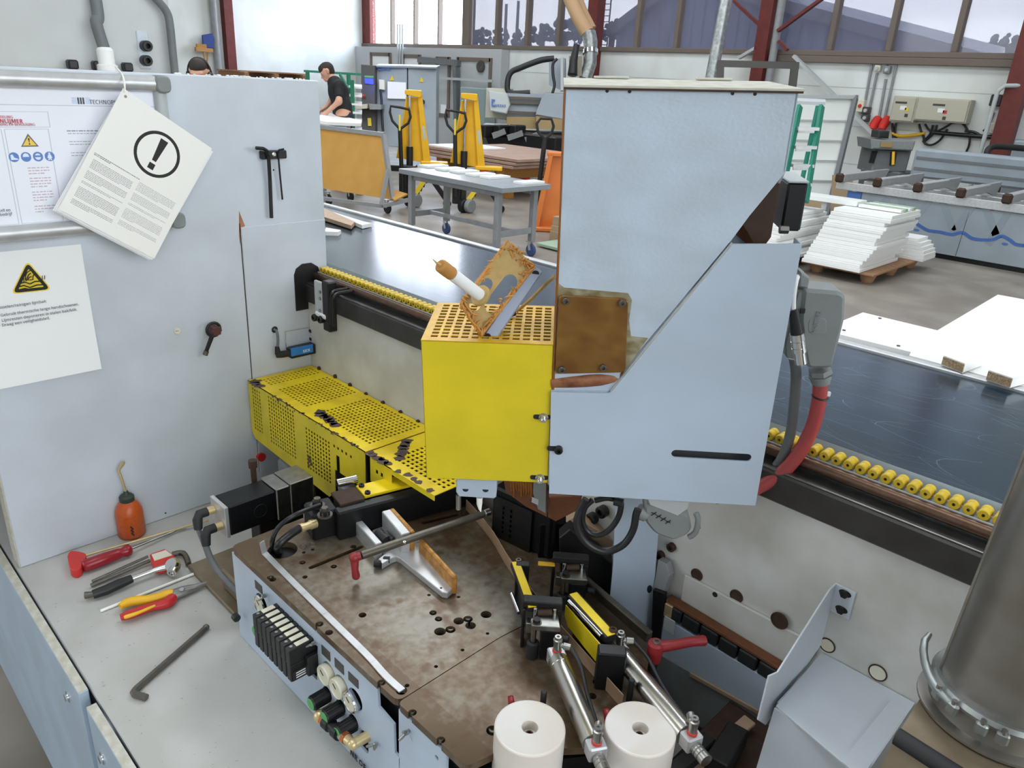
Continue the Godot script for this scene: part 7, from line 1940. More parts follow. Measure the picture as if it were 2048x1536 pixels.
func people() -> void:
	# the man bent over the white table
	var hc := vec(-10.309, 1.637, -6.517)
	var t := thing("person", "man with short dark hair and black t-shirt bending over a white table, hands on it", "person", vec((vec(-9.961, 1.062, -6.531)).x, 0, (vec(-9.961, 1.062, -6.531)).z))
	var R := X * 0.706 - Z * 0.706      # to the picture's right
	var F := X * 0.69 + Z * 0.72        # towards the standpoint
	var fwd := (-R * 0.9 + F * 0.25 - Y * 0.5).normalized()
	var up := (Y * 0.86 - R * 0.45).normalized()
	up = (up - fwd * up.dot(fwd)).normalized()
	var neck := vec(-10.224, 1.527, -6.567)
	var chest := vec(-10.13, 1.382, -6.576)
	var waist := vec(-10.038, 1.181, -6.568)
	var hip := vec(-9.983, 1.061, -6.554)
	var shN := vec(-9.973, 1.474, -6.495)
	var shF := vec(-10.352, 1.471, -6.682)
	var elN := vec(-9.864, 1.263, -6.407)
	var wrN := vec(-9.959, 1.101, -6.255)
	var elF := vec(-10.374, 1.26, -6.618)
	var wrF := vec(-10.352, 1.169, -6.514)
	var kN := vec(hip.x, 0.52, hip.z) + F * 0.1
	var kF := vec(hip.x, 0.52, hip.z) - F * 0.1
	var body := [[neck, hc - up * 0.06 - fwd * 0.02, 0.055, 0.055], [neck.lerp(chest, 0.3), chest, 0.10, 0.13], [chest, waist, 0.13, 0.12], [waist, hip, 0.125, 0.135], [shN, elN, 0.055, 0.042], [elN, wrN, 0.041, 0.028], [shF, elF, 0.055, 0.042], [elF, wrF, 0.041, 0.028], [chest.lerp(neck, 0.5), shN, 0.08, 0.062], [chest.lerp(neck, 0.5), shF, 0.08, 0.062],
		[hip + F * 0.09, kN, 0.085, 0.058], [hip - F * 0.09, kF, 0.085, 0.058], [kN, kN - Y * 0.44, 0.055, 0.04], [kF, kF - Y * 0.44, 0.055, 0.04], [kN - Y * 0.465, kN - Y * 0.475 - R * 0.16, 0.045, 0.035], [kF - Y * 0.465, kF - Y * 0.475 - R * 0.16, 0.045, 0.035]]
	var m := mb()
	nets(m, body, 0.016, 0.04)
	nets(m, head_bones(hc, fwd, up), 0.007, 0.022)
	nets(m, hand_bones(wrN, (-R * 0.85 - Y * 0.45).normalized(), vec(0, -1, 0)), 0.005, 0.008)
	nets(m, hand_bones(wrF, (-R * 0.8 - Y * 0.5).normalized(), vec(0, -1, 0)), 0.005, 0.008)
	obj("body", m, M.skin, t)
	var h := mb()
	nets(h, [[hc + up * 0.055 - fwd * 0.03, hc + up * 0.06 + fwd * 0.03, 0.082, 0.07], [hc + up * 0.0 - fwd * 0.04, hc + up * 0.03 - fwd * 0.035, 0.068, 0.075], [hc + up * 0.085 + fwd * 0.06, hc + up * 0.1, 0.03, 0.04]], 0.009, 0.03)
	obj("hair", h, M.hair, t)
	var s := mb()
	nets(s, [[neck.lerp(chest, 0.25), chest, 0.11, 0.142], [chest, waist, 0.142, 0.135], [waist, hip - Y * 0.06, 0.138, 0.15], [shN, shN.lerp(elN, 0.62), 0.068, 0.062], [shF, shF.lerp(elF, 0.62), 0.068, 0.062], [chest.lerp(neck, 0.5), shN, 0.09, 0.07], [chest.lerp(neck, 0.5), shF, 0.09, 0.07]], 0.016, 0.04)
	obj("t_shirt", s, M.shirt, t)
	var tr := mb()
	nets(tr, [[hip - Y * 0.02, hip - Y * 0.06, 0.145, 0.13], [hip + F * 0.09 - Y * 0.05, kN, 0.1, 0.075], [hip - F * 0.09 - Y * 0.05, kF, 0.1, 0.075], [kN, kN - Y * 0.44, 0.072, 0.062], [kF, kF - Y * 0.44, 0.072, 0.062]], 0.018, 0.04)
	obj("trousers", tr, M.trousers, t)
	# the head with ear defenders behind the hood
	var c2 := vec(-7.181, 1.576, -3.212)
	var p2 := thing("person", "person with dark hair and black ear defenders, only the head showing over the hood panel", "person", vec(c2.x, 0, c2.z))
	var f2 := (F * 0.95 + R * 0.1 - Y * 0.15).normalized()
	var u2 := (Y - f2 * f2.y).normalized()
	var m2 := mb()
	var k2 := c2 - Y * 0.16
	nets(m2, [[k2 + Y * 0.08, k2 - Y * 0.02, 0.055, 0.06], [k2 - Y * 0.12, k2 - Y * 0.5, 0.14, 0.13], [k2 - Y * 0.08, k2 - Y * 0.08 + R * 0.18, 0.07, 0.06], [k2 - Y * 0.08, k2 - Y * 0.08 - R * 0.18, 0.07, 0.06], [k2 - Y * 0.1 + R * 0.19, k2 - Y * 0.62 + R * 0.22, 0.05, 0.032], [k2 - Y * 0.1 - R * 0.19, k2 - Y * 0.62 - R * 0.22, 0.05, 0.032], [k2 - Y * 0.55 + R * 0.08, vec(c2.x, 0.05, c2.z) + R * 0.1, 0.09, 0.04], [k2 - Y * 0.55 - R * 0.08, vec(c2.x, 0.05, c2.z) - R * 0.1, 0.09, 0.04]], 0.022, 0.04)
	nets(m2, head_bones(c2, f2, u2), 0.007, 0.022)
	for sg in [-1.0, 1.0]: nets(m2, hand_bones(k2 - Y * 0.63 + R * 0.22 * sg, -Y, -R * sg), 0.006, 0.008)
	obj("body", m2, M.skin, p2)
	var h2 := mb()
	nets(h2, [[c2 + u2 * 0.06 - f2 * 0.03, c2 + u2 * 0.065 + f2 * 0.02, 0.084, 0.074], [c2 - f2 * 0.045, c2 + u2 * 0.03 - f2 * 0.035, 0.07, 0.075]], 0.009, 0.03)
	obj("hair", h2, M.hair, p2)
	var s2 := mb()
	nets(s2, [[k2 - Y * 0.1, k2 - Y * 0.55, 0.15, 0.15], [k2 - Y * 0.08, k2 - Y * 0.09 + R * 0.2, 0.08, 0.07], [k2 - Y * 0.08, k2 - Y * 0.09 - R * 0.2, 0.08, 0.07], [k2 - Y * 0.1 + R * 0.19, k2 - Y * 0.35 + R * 0.21, 0.062, 0.055], [k2 - Y * 0.1 - R * 0.19, k2 - Y * 0.35 - R * 0.21, 0.062, 0.055]], 0.022, 0.04)
	obj("t_shirt", s2, M.shirt, p2)
	var t2 := mb()
	nets(t2, [[k2 - Y * 0.58, k2 - Y * 0.62, 0.15, 0.14], [k2 - Y * 0.6 + R * 0.08, vec(c2.x, 0.06, c2.z) + R * 0.1, 0.1, 0.06], [k2 - Y * 0.6 - R * 0.08, vec(c2.x, 0.06, c2.z) - R * 0.1, 0.1, 0.06]], 0.022, 0.04)
	obj("trousers", t2, M.trousers, p2)
	var e := mb()
	var rr := f2.cross(u2).normalized()
	for sg in [-1.0, 1.0]: e.lathe([pt(0, 0), pt(0.034, 0), pt(0.036, 0.012), pt(0.028, 0.028), pt(0, 0.03)], c2 + rr * sg * 0.082 - u2 * 0.005, rr * sg, 18)
	var band := []
	for i in 13: band.append(c2 + rr * cos(PI * i / 12.0) * 0.105 + u2 * (sin(PI * i / 12.0) * 0.145 - 0.005) - f2 * 0.01)
	e.tube(band, 0.008, 8)
	obj("ear_defenders", e, M.black_plastic, p2)


# ------------------------------------------------------------------ the hall behind the machine
func caster(t: Node3D, floor_pt: Vector3, h: float, m: Material) -> void:
	var r := h * 0.42
	var c := floor_pt + Y * r
	var k := obj("caster", mb().cyl(c - Z * 0.016, c + Z * 0.016, r, 18, 0.006), m, t)
	var f := mb()
	for s in [-1.0, 1.0]: f.beam(c + Z * 0.022 * s, c + Z * 0.022 * s + vec(-0.02, h - r, 0), 0.03, 0.005, Z)
	f.box(floor_pt + vec(-0.02, h, 0), vec(0.07, 0.008, 0.06), 0.001)
	obj("fork", f, M.alu, k)

func background() -> void:
	back_wall_things()
	board_trolley()
	bench()
	for k in 2: lift(k)
	orange_lift()
	mdf_stack()
	cnc()
	control_cabinet()
	rack_and_table()
	right_back()
	white_stacks()
	belt_boards()
	people()

func board_trolley() -> void:
	var t := thing("board_trolley", "trolley carrying one upright honey-brown board, standing behind the hood panel", "trolley", vec(-8.3, 0, -5.7))
	var p := [vec(-9.375, 0.982, -5.555), vec(-8.26, 0.95, -6.008), vec(-7.931, 0.186, -5.898), vec(-9.127, 0.241, -5.38)]
	obj("board", mb().poly3(p, vec(-0.02, 0, -0.03)), M.mdf, t)
	var f := mb()
	f.beam(p[0], p[1], 0.05, 0.05)
	f.beam(p[1], p[2], 0.05, 0.05, Z)
	obj("rim", f, M.tube_grey, t)
	obj("strut", mb().beam(vec(-8.043, 0.542, -5.914), vec(-7.928, 0.124, -5.717), 0.04, 0.04, Z), M.tube_grey, t)
	obj("base_rail", mb().beam(vec(-8.902, 0.105, -5.446), vec(-7.915, 0.125, -5.731), 0.045, 0.045), M.tube_grey, t)
	obj("base_rail", mb().beam(vec(-7.915, 0.125, -5.731), vec(-7.792, 0.196, -6.037), 0.045, 0.045), M.tube_grey, t)
	obj("foot_board", mb().poly3([vec(-7.89, 0.193, -5.867), vec(-7.821, 0.185, -5.855), vec(-7.815, 0.254, -6.047), vec(-8.124, 0.257, -6.051)], Y * 0.018), M.mdf, t)
	caster(t, vec(-8.93, 0, -5.595), 0.17, M.rubber)
	caster(t, vec(-9.056, 0, -6.019), 0.17, M.rubber)
	caster(t, vec(-8.037, 0, -5.896), 0.17, M.rubber)

func bench() -> void:
	var t := thing("work_table", "grey-topped wheeled work table with blue casters behind the belt table", "table", vec(-5.9, 0, -5.5))
	var h := 0.74
	obj("table_top", mb().span(vec(-6.72, h - 0.05, -5.75), vec(-5.13, h, -5.08), 0.004), mat("table_grey", C(150, 156, 160), 0.3, 0.2), t)
	var lx := [-6.62, -5.28]
	for x in lx:
		for z in [-5.68, -5.18]:
			obj("leg", mb().span(vec(x - 0.03, 0.15, z - 0.03), vec(x + 0.03, h - 0.05, z + 0.03), 0.004), M.tube_grey, t)
			caster(t, vec(x, 0, z), 0.15, mat("caster_blue", C(60, 84, 130), 0.5))
		obj("stretcher", mb().span(vec(x - 0.02, 0.24, -5.65), vec(x + 0.02, 0.30, -5.21), 0.003), M.tube_grey, t)
	for z in [-5.66, -5.2]: obj("apron", mb().span(vec(-6.6, h - 0.11, z - 0.02), vec(-5.3, h - 0.051, z + 0.02), 0.003), M.tube_grey, t)
	obj("stretcher", mb().span(vec(-6.6, 0.25, -5.45), vec(-5.3, 0.29, -5.41), 0.003), M.tube_grey, t)
	var q := [vec(-6.697, 0.74, -5.549), vec(-6.416, 0.74, -5.54), vec(-6.187, 0.74, -5.546), vec(-5.927, 0.74, -5.537), vec(-5.714, 0.74, -5.542), vec(-5.263, 0.74, -5.574)]
	for i in 6:
		var wh := ["farthest left", "second from the left", "third from the left", "fourth from the left", "fifth from the left", "alone by the near corner"][i] as String
		var b := solo("white_board", mb().box(q[i] + Y * 0.0125, vec(0.15, 0.024, 0.30), 0.002), M.melamine, "small white panel on the wheeled grey table, %s" % wh, "panel", "white panels on the wheeled table")

func lift(k: int) -> void:
	var o := [vec(-8.369, 0.065, -6.605), vec(-7.683, 0.071, -6.967)][k] as Vector3
	o.y = 0.0
	var sc := 1.0
	var t := thing("pallet_lift", ["tall yellow scissor pallet lift nearer the board trolley, black pump handle up", "tall yellow scissor pallet lift behind the middle of the work table, black pump handle up"][k], "pallet lift", o, "yellow scissor pallet lifts")
	# built in a picture-parallel frame: u to the right, w towards the standpoint; heights in metres
	var P := Transform3D(Basis(vec(0.706, 0, -0.706), Y, vec(0.706, 0, 0.706)), o)
	var y: Material = M.yellow_lift
	obj("web", mb(P).prism([pt(-0.23, 0.62), pt(-0.1, 1.40), pt(0.05, 1.40), pt(0.12, 0.58)], vec(0, 0, -0.02), X, Y, Z * 0.01), y, t)
	obj("flange", mb(P).prism([pt(0.03, 1.45), pt(0.085, 1.45), pt(0.21, 0.6), pt(0.115, 0.57)], vec(0, 0, 0.0), X, Y, Z * 0.05, 0.004), y, t)
	obj("flange", mb(P).prism([pt(-0.255, 0.62), pt(-0.225, 0.62), pt(-0.1, 1.40), pt(-0.125, 1.40)], vec(0, 0, -0.06), X, Y, Z * 0.06, 0.004), y, t)
	obj("hook_lip", mb(P).prism(round2([pt(-0.13, 1.43), pt(-0.13, 1.49), pt(0.08, 1.49), pt(0.08, 1.40), pt(0.0, 1.41)], 0.02), vec(0, 0, -0.02), X, Y, Z * 0.1, 0.006), y, t)
	obj("foot_plate", mb(P).box(vec(0.26, 0.58, 0.0), vec(0.36, 0.05, 0.16), 0.01), y, t)
	obj("sticker", mb(P).prism([pt(0.093, 1.05), pt(0.13, 1.05), pt(0.15, 0.88), pt(0.115, 0.88)], vec(0, 0, 0.0505), X, Y, Z * 0.001), M.grey_light, t)
	obj("ram", mb(P).cyl(vec(-0.07, 0.75, 0.03), vec(-0.07, 1.42, 0.03), 0.017, 12), M.chrome, t)
	obj("ram_body", mb(P).cyl(vec(-0.07, 0.1, 0.03), vec(-0.07, 0.78, 0.03), 0.045, 14), M.black_plastic, t)
	obj("tiller", mb(P).tube([vec(-0.16, 0.2, 0.1), vec(-0.19, 1.0, 0.11)], 0.028, 10), M.black_plastic, t)
	obj("handle", mb(P).tube([vec(-0.19, 1.0, 0.11), vec(-0.29, 1.1, 0.11), vec(-0.32, 1.2, 0.11), vec(-0.31, 1.28, 0.11), vec(-0.18, 1.27, 0.11), vec(-0.07, 1.25, 0.11), vec(-0.05, 1.16, 0.11), vec(-0.08, 1.08, 0.11), vec(-0.19, 1.0, 0.11)], 0.017, 8), M.black_plastic, t)
	obj("grip_lever", mb(P).box(vec(-0.19, 1.08, 0.13), vec(0.025, 0.2, 0.015), 0.004), M.warn_yellow, t)
	obj("column", mb(P).span(vec(-0.21, 0.1, -0.02), vec(-0.1, 0.55, 0.08), 0.01), M.black_plastic, t)
	obj("base", mb(P).span(vec(-0.36, 0.46, -0.1), vec(0.02, 0.54, 0.12), 0.01), M.black_plastic, t)
	obj("wheel", mb(P).cyl(vec(-0.08, 0.09, 0.1), vec(-0.02, 0.09, 0.15), 0.09, 20, 0.01), M.black_metal, t)
	obj("wheel", mb(P).cyl(vec(0.0, 0.09, 0.1), vec(0.06, 0.09, 0.15), 0.09, 20, 0.01), M.grey_plastic, t)
	obj("leg", mb(P).beam(vec(0.0, 0.15, 0.06), vec(0.24, 0.52, 0.06), 0.06, 0.07, Z), M.warn_yellow, t, "yellow and black striped scissor arm")
	for i in 6: obj("stripe", mb(P).beam(vec(0.03 + 0.036 * i, 0.16 + 0.055 * i, 0.06), vec(0.045 + 0.036 * i, 0.22 + 0.055 * i, 0.06), 0.064, 0.03, Z), M.ink, t)
	obj("arm", mb(P).beam(vec(0.13, 0.5, 0.0), vec(0.44, 0.08, -0.04), 0.06, 0.07, Z), M.black_plastic, t)
	obj("end_wheel", mb(P).cyl(vec(0.42, 0.05, -0.06), vec(0.46, 0.05, 0.0), 0.05, 14, 0.006), M.black_metal, t)

func orange_lift() -> void:
	var o := vec(-6.219, 0, -6.823)
	var t := thing("orange_lift", "orange pallet lift with black pump handle half hidden behind the glue pot", "pallet lift", o)
	var P := Transform3D(Basis(vec(0.706, 0, -0.706), Y, vec(0.706, 0, 0.706)), o)
	obj("web", mb(P).prism([pt(-0.08, 0.0), pt(0.06, 0.88), pt(0.26, 0.86), pt(0.26, -0.0)], vec(0, 0, -0.03), X, Y, Z * 0.02, 0.003), M.orange_lift, t)
	obj("flange", mb(P).prism([pt(-0.09, 0.0), pt(-0.02, 0.0), pt(0.1, 0.9), pt(0.05, 0.9)], vec(0, 0, -0.01), X, Y, Z * 0.07, 0.004), M.orange_lift, t)
	obj("hook_lip", mb(P).box(vec(0.15, 0.9, 0.0), vec(0.24, 0.05, 0.12), 0.01), M.orange_lift, t)
	obj("foot_plate", mb(P).box(vec(0.02, 0.03, 0.02), vec(0.32, 0.05, 0.16), 0.01), M.orange_lift, t)
	obj("tiller", mb(P).tube([vec(-0.06, 0.1, -0.12), vec(0.0, 1.08, -0.12)], 0.03, 10), M.black_plastic, t)
	obj("handle", mb(P).tube([vec(0.0, 1.05, -0.12), vec(-0.09, 1.13, -0.12), vec(-0.11, 1.22, -0.12), vec(-0.07, 1.28, -0.12), vec(0.06, 1.28, -0.12), vec(0.09, 1.2, -0.12), vec(0.07, 1.12, -0.12), vec(0.0, 1.05, -0.12)], 0.017, 8), M.black_plastic, t)
	obj("column", mb(P).span(vec(-0.12, 0.02, -0.16), vec(-0.02, 0.5, -0.06), 0.01), M.black_plastic, t)
	# offcuts beside it
	var pl := [[vec(-5.649, 0, -6.453) + Y * 0.06, 0.12, 0, "lowest"], [vec(-5.643, 0, -6.463) + Y * 0.15, 0.06, 1, "second"], [vec(-5.637, 0, -6.474) + Y * 0.23, 0.10, 0, "topmost"]]
	for q in pl: solo("offcut", mb().box(q[0] + vec(0.2, 0, -0.2), vec(0.55, q[1], 0.4), 0.004), [M.chipboard, M.edge_strip][q[2]], "pale wooden offcut stacked beside the orange lift, %s of three" % q[3], "offcut", "offcuts beside the orange lift")
	solo("green_board", mb().box(vec(-5.377, 0.05, -6.178) + vec(0.15, -0.02, -0.15), vec(0.7, 0.03, 0.5), 0.003), mat("board_green", C(158, 182, 158), 0.6), "pale green board on the floor right of the orange lift", "board")
	solo("mat", mb().span(vec(-6.0, 0.0, -5.3), vec(-4.4, 0.008, -3.6), 0.003), mat("mat_grey", C(96, 96, 98), 0.9), "dark grey floor mat under the near end of the work table", "mat")

func mdf_stack() -> void:
	var t := thing("trestle", "low wooden trestle under the stacked fibreboards", "trestle", vec(-9.0, 0, -8.9))
	for x in [-9.7, -8.3]: obj("beam", mb().span(vec(x - 0.08, 0.3, -9.7), vec(x + 0.08, 0.475, -8.15), 0.006), M.fence_wood, t)
	for x in [-9.7, -8.3]:
		for z in [-9.5, -8.35]: obj("leg", mb().span(vec(x - 0.06, 0, z - 0.06), vec(x + 0.06, 0.299, z + 0.06), 0.005), M.fence_wood, t)
	for i in 3:
		solo("fibreboard", mb().span(vec(-10.1 + 0.05 * i, 0.477 + 0.05 * i, -9.9), vec(-7.95 + 0.03 * i, 0.517 + 0.05 * i, -8.06 - 0.02 * i), 0.003), M.hdf, "large brown fibreboard on the trestle behind the yellow lifts, %s of three" % ["bottom", "middle", "top"][i], "board", "fibreboards on the trestle")
	solo("white_sheet", mb().span(vec(-10.0, 0.618, -9.1), vec(-9.15, 0.642, -8.15), 0.002), M.melamine, "white panel lying on the brown fibreboards behind the yellow lifts", "panel")
	for q in [[vec(-11.036, 0.05, -10.356), "left"], [vec(-9.921, 0.05, -10.363), "right"]]: solo("red_foot", mb().box(q[0], vec(0.22, 0.12, 0.14), 0.02), M.red, "small red block on the floor under the fibreboards, %s one" % q[1], "block")

func cnc() -> void:
	var t := thing("cnc_router", "large grey and beige machining centre with a black cable chain before the far wall", "machining centre", vec((vec(-11.009, 0.954, -11.436)).x, 0, (vec(-11.009, 0.954, -11.436)).z))
	var B := vec(-0.5, 0, -0.6)
	obj("end_cover", mb().poly3([vec(-11.546, 1.46, -10.905), vec(-11.266, 1.426, -11.154), vec(-11.157, 1.22, -11.144), vec(-11.153, 1.053, -11.055), vec(-11.399, 1.091, -10.84), vec(-11.477, 1.289, -10.876)], B, 0.02), M.grey_light, t)
	obj("end_column", mb().poly3([vec(-11.823, 1.5, -11.109), vec(-11.479, 1.507, -11.443), vec(-11.336, 0.93, -11.259), vec(-11.658, 0.944, -10.958)], B, 0.02), M.machine_beige, t)
	obj("beam", mb().poly3([vec(-11.421, 1.431, -11.307), vec(-10.862, 1.435, -11.844), vec(-10.861, 1.031, -11.62), vec(-11.285, 1.009, -11.202)], B), M.machine_grey, t)
	for q in [[1014, 195], [1014, 204], [1014, 224]]: obj("guide_rail", mb().beam(CBd(q[0], q[1], 14.95), CBd(1082, q[1] + 3, 14.95), 0.05, 0.05), M.steel_dark, t)
	obj("hood", mb().poly3([vec(-10.684, 1.474, -11.589), vec(-10.253, 1.488, -12.01), vec(-10.09, 0.984, -11.885), vec(-10.673, 1.069, -11.374), vec(-10.683, 1.142, -11.405)], B, 0.02), M.machine_grey, t)
	obj("lower_panel", mb().poly3([vec(-11.214, 1.003, -11.118), vec(-10.8, 1.025, -11.526), vec(-10.722, 0.806, -11.479), vec(-11.143, 0.784, -11.064)], B), M.tan_panel, t)
	obj("lower_panel", mb().poly3([vec(-10.588, 1.056, -11.299), vec(-10.024, 0.997, -11.806), vec(-9.967, 0.818, -11.762), vec(-10.509, 0.833, -11.25)], B), M.tan_panel, t)
	obj("bed", mb().poly3([vec(-11.532, 0.708, -10.798), vec(-10.021, 0.767, -11.831), vec(-9.928, 0.479, -11.76), vec(-11.361, 0.175, -10.666)], B), M.black_metal, t)
	obj("shelf_plate", mb().poly3([vec(-11.181, 0.865, -10.475), vec(-10.871, 0.87, -10.776), vec(-10.859, 0.835, -10.767), vec(-11.164, 0.812, -10.462)], B * 0.5), M.grey_light, t)
	for q in [975, 1003, 1035]: obj("clamp_table", mb().box(CBd(q, 262, 14.4), vec(0.18, 0.22, 0.3), 0.02), M.black_steel, t)
	for q in [[985, 272, 1010, 262], [1015, 276, 1045, 266], [1050, 280, 1080, 268]]: obj("arm", mb().beam(CBd(q[0], q[1], 14.3), CBd(q[2], q[3], 14.3), 0.1, 0.1), M.grey_plastic, t)
	obj("pedestal", mb().span(vec(-11.6, 0, -11.7), vec(-9.6, 0.75, -10.8), 0.02), M.black_metal, t)
	obj("cable_chain", mb().tube(curve([vec(-11.173, 1.454, -11.707), vec(-11.455, 1.433, -11.425), vec(-11.553, 1.625, -11.438), vec(-11.563, 1.813, -11.533), vec(-11.463, 1.906, -11.68), vec(-11.225, 2.066, -11.997), vec(-11.04, 2.117, -12.203)], 5), 0.058, 8), M.black_plastic, t)
	obj("spindle_head", mb().poly3([vec(-11.107, 2.103, -12.13), vec(-10.887, 2.138, -12.361), vec(-10.685, 1.509, -12.205), vec(-10.952, 1.622, -12.011)], B), M.machine_grey, t)
	obj("spindle_tube", mb().tube([vec(-10.785, 2.129, -12.155), vec(-10.591, 1.527, -12.006)], 0.035, 10), M.grey_light, t)
	obj("hose", mb().tube(curve([vec(-10.776, 2.103, -12), vec(-10.802, 2.008, -11.922), vec(-10.738, 1.809, -11.873), vec(-10.659, 1.629, -11.849), vec(-10.639, 1.482, -11.785)], 4), 0.03, 8), M.black_plastic, t)
	obj("motor", mb().tube([vec(-10.539, 1.83, -12.224), vec(-10.607, 2.086, -12.302), vec(-10.66, 2.382, -12.416)], [0.1, 0.08, 0.06], 10), M.black_plastic, t)
	obj("motor", mb().poly3([vec(-10.699, 2.173, -12.262), vec(-10.518, 2.186, -12.442), vec(-10.401, 1.821, -12.352), vec(-10.582, 1.808, -12.171)], B * 0.5), M.steel_dark, t)
	var u := vec(0.706, 0, -0.706)
	var ob := obj("logo_bracket", mb().poly3([vec(-11.432, 1.31, -10.9), vec(-11.381, 1.305, -10.946), vec(-11.372, 1.278, -10.94), vec(-11.4, 1.276, -10.912), vec(-11.377, 1.203, -10.894), vec(-11.349, 1.205, -10.922), vec(-11.34, 1.178, -10.915), vec(-11.392, 1.184, -10.869)], vec(0.01, 0, 0.01)), M.ink_blue, t)
	words("WEEKE", 0.07, M.ink_blue, t, vec(-11.345, 1.196, -10.905), u, Y, true)
	# dust hose to the spindle
	var h := thing("extraction_hose", "beige ribbed extraction hose with silver elbow dropping to the machining centre", "hose", vec(-10.453, 2.125, -12.62))
	obj("hose", mb().tube(curve([vec(-11.406, 3.748, -12.61), vec(-11.132, 3.297, -12.622), vec(-10.895, 2.939, -12.65), vec(-10.648, 2.618, -12.708)], 5), 0.14, 14), M.duct_beige, h)
	obj("hose", mb().tube(curve([vec(-11.27, 3.511, -12.907), vec(-11.028, 3.099, -12.91), vec(-10.75, 2.71, -12.959)], 5), 0.09, 12), M.duct_beige, h)
	obj("elbow", mb().tube([vec(-10.634, 2.619, -12.722), vec(-10.553, 2.456, -12.709), vec(-10.505, 2.309, -12.672), vec(-10.429, 2.051, -12.602), vec(-10.405, 1.752, -12.459)], [0.145, 0.14, 0.135, 0.13, 0.125], 16), M.galv, h)
	obj("clip", mb().tube([vec(-10.505, 2.309, -12.672), vec(-10.482, 2.235, -12.654)], 0.155, 16), M.chrome, h)

func CBd(px: float, py: float, d: float) -> Vector3:
	return vec(0, 1.68, 0) + (get_node("camera") as Camera3D).basis * vec((px - 1024) / 1512.0, (768 - py) / 1512.0, -1) * d

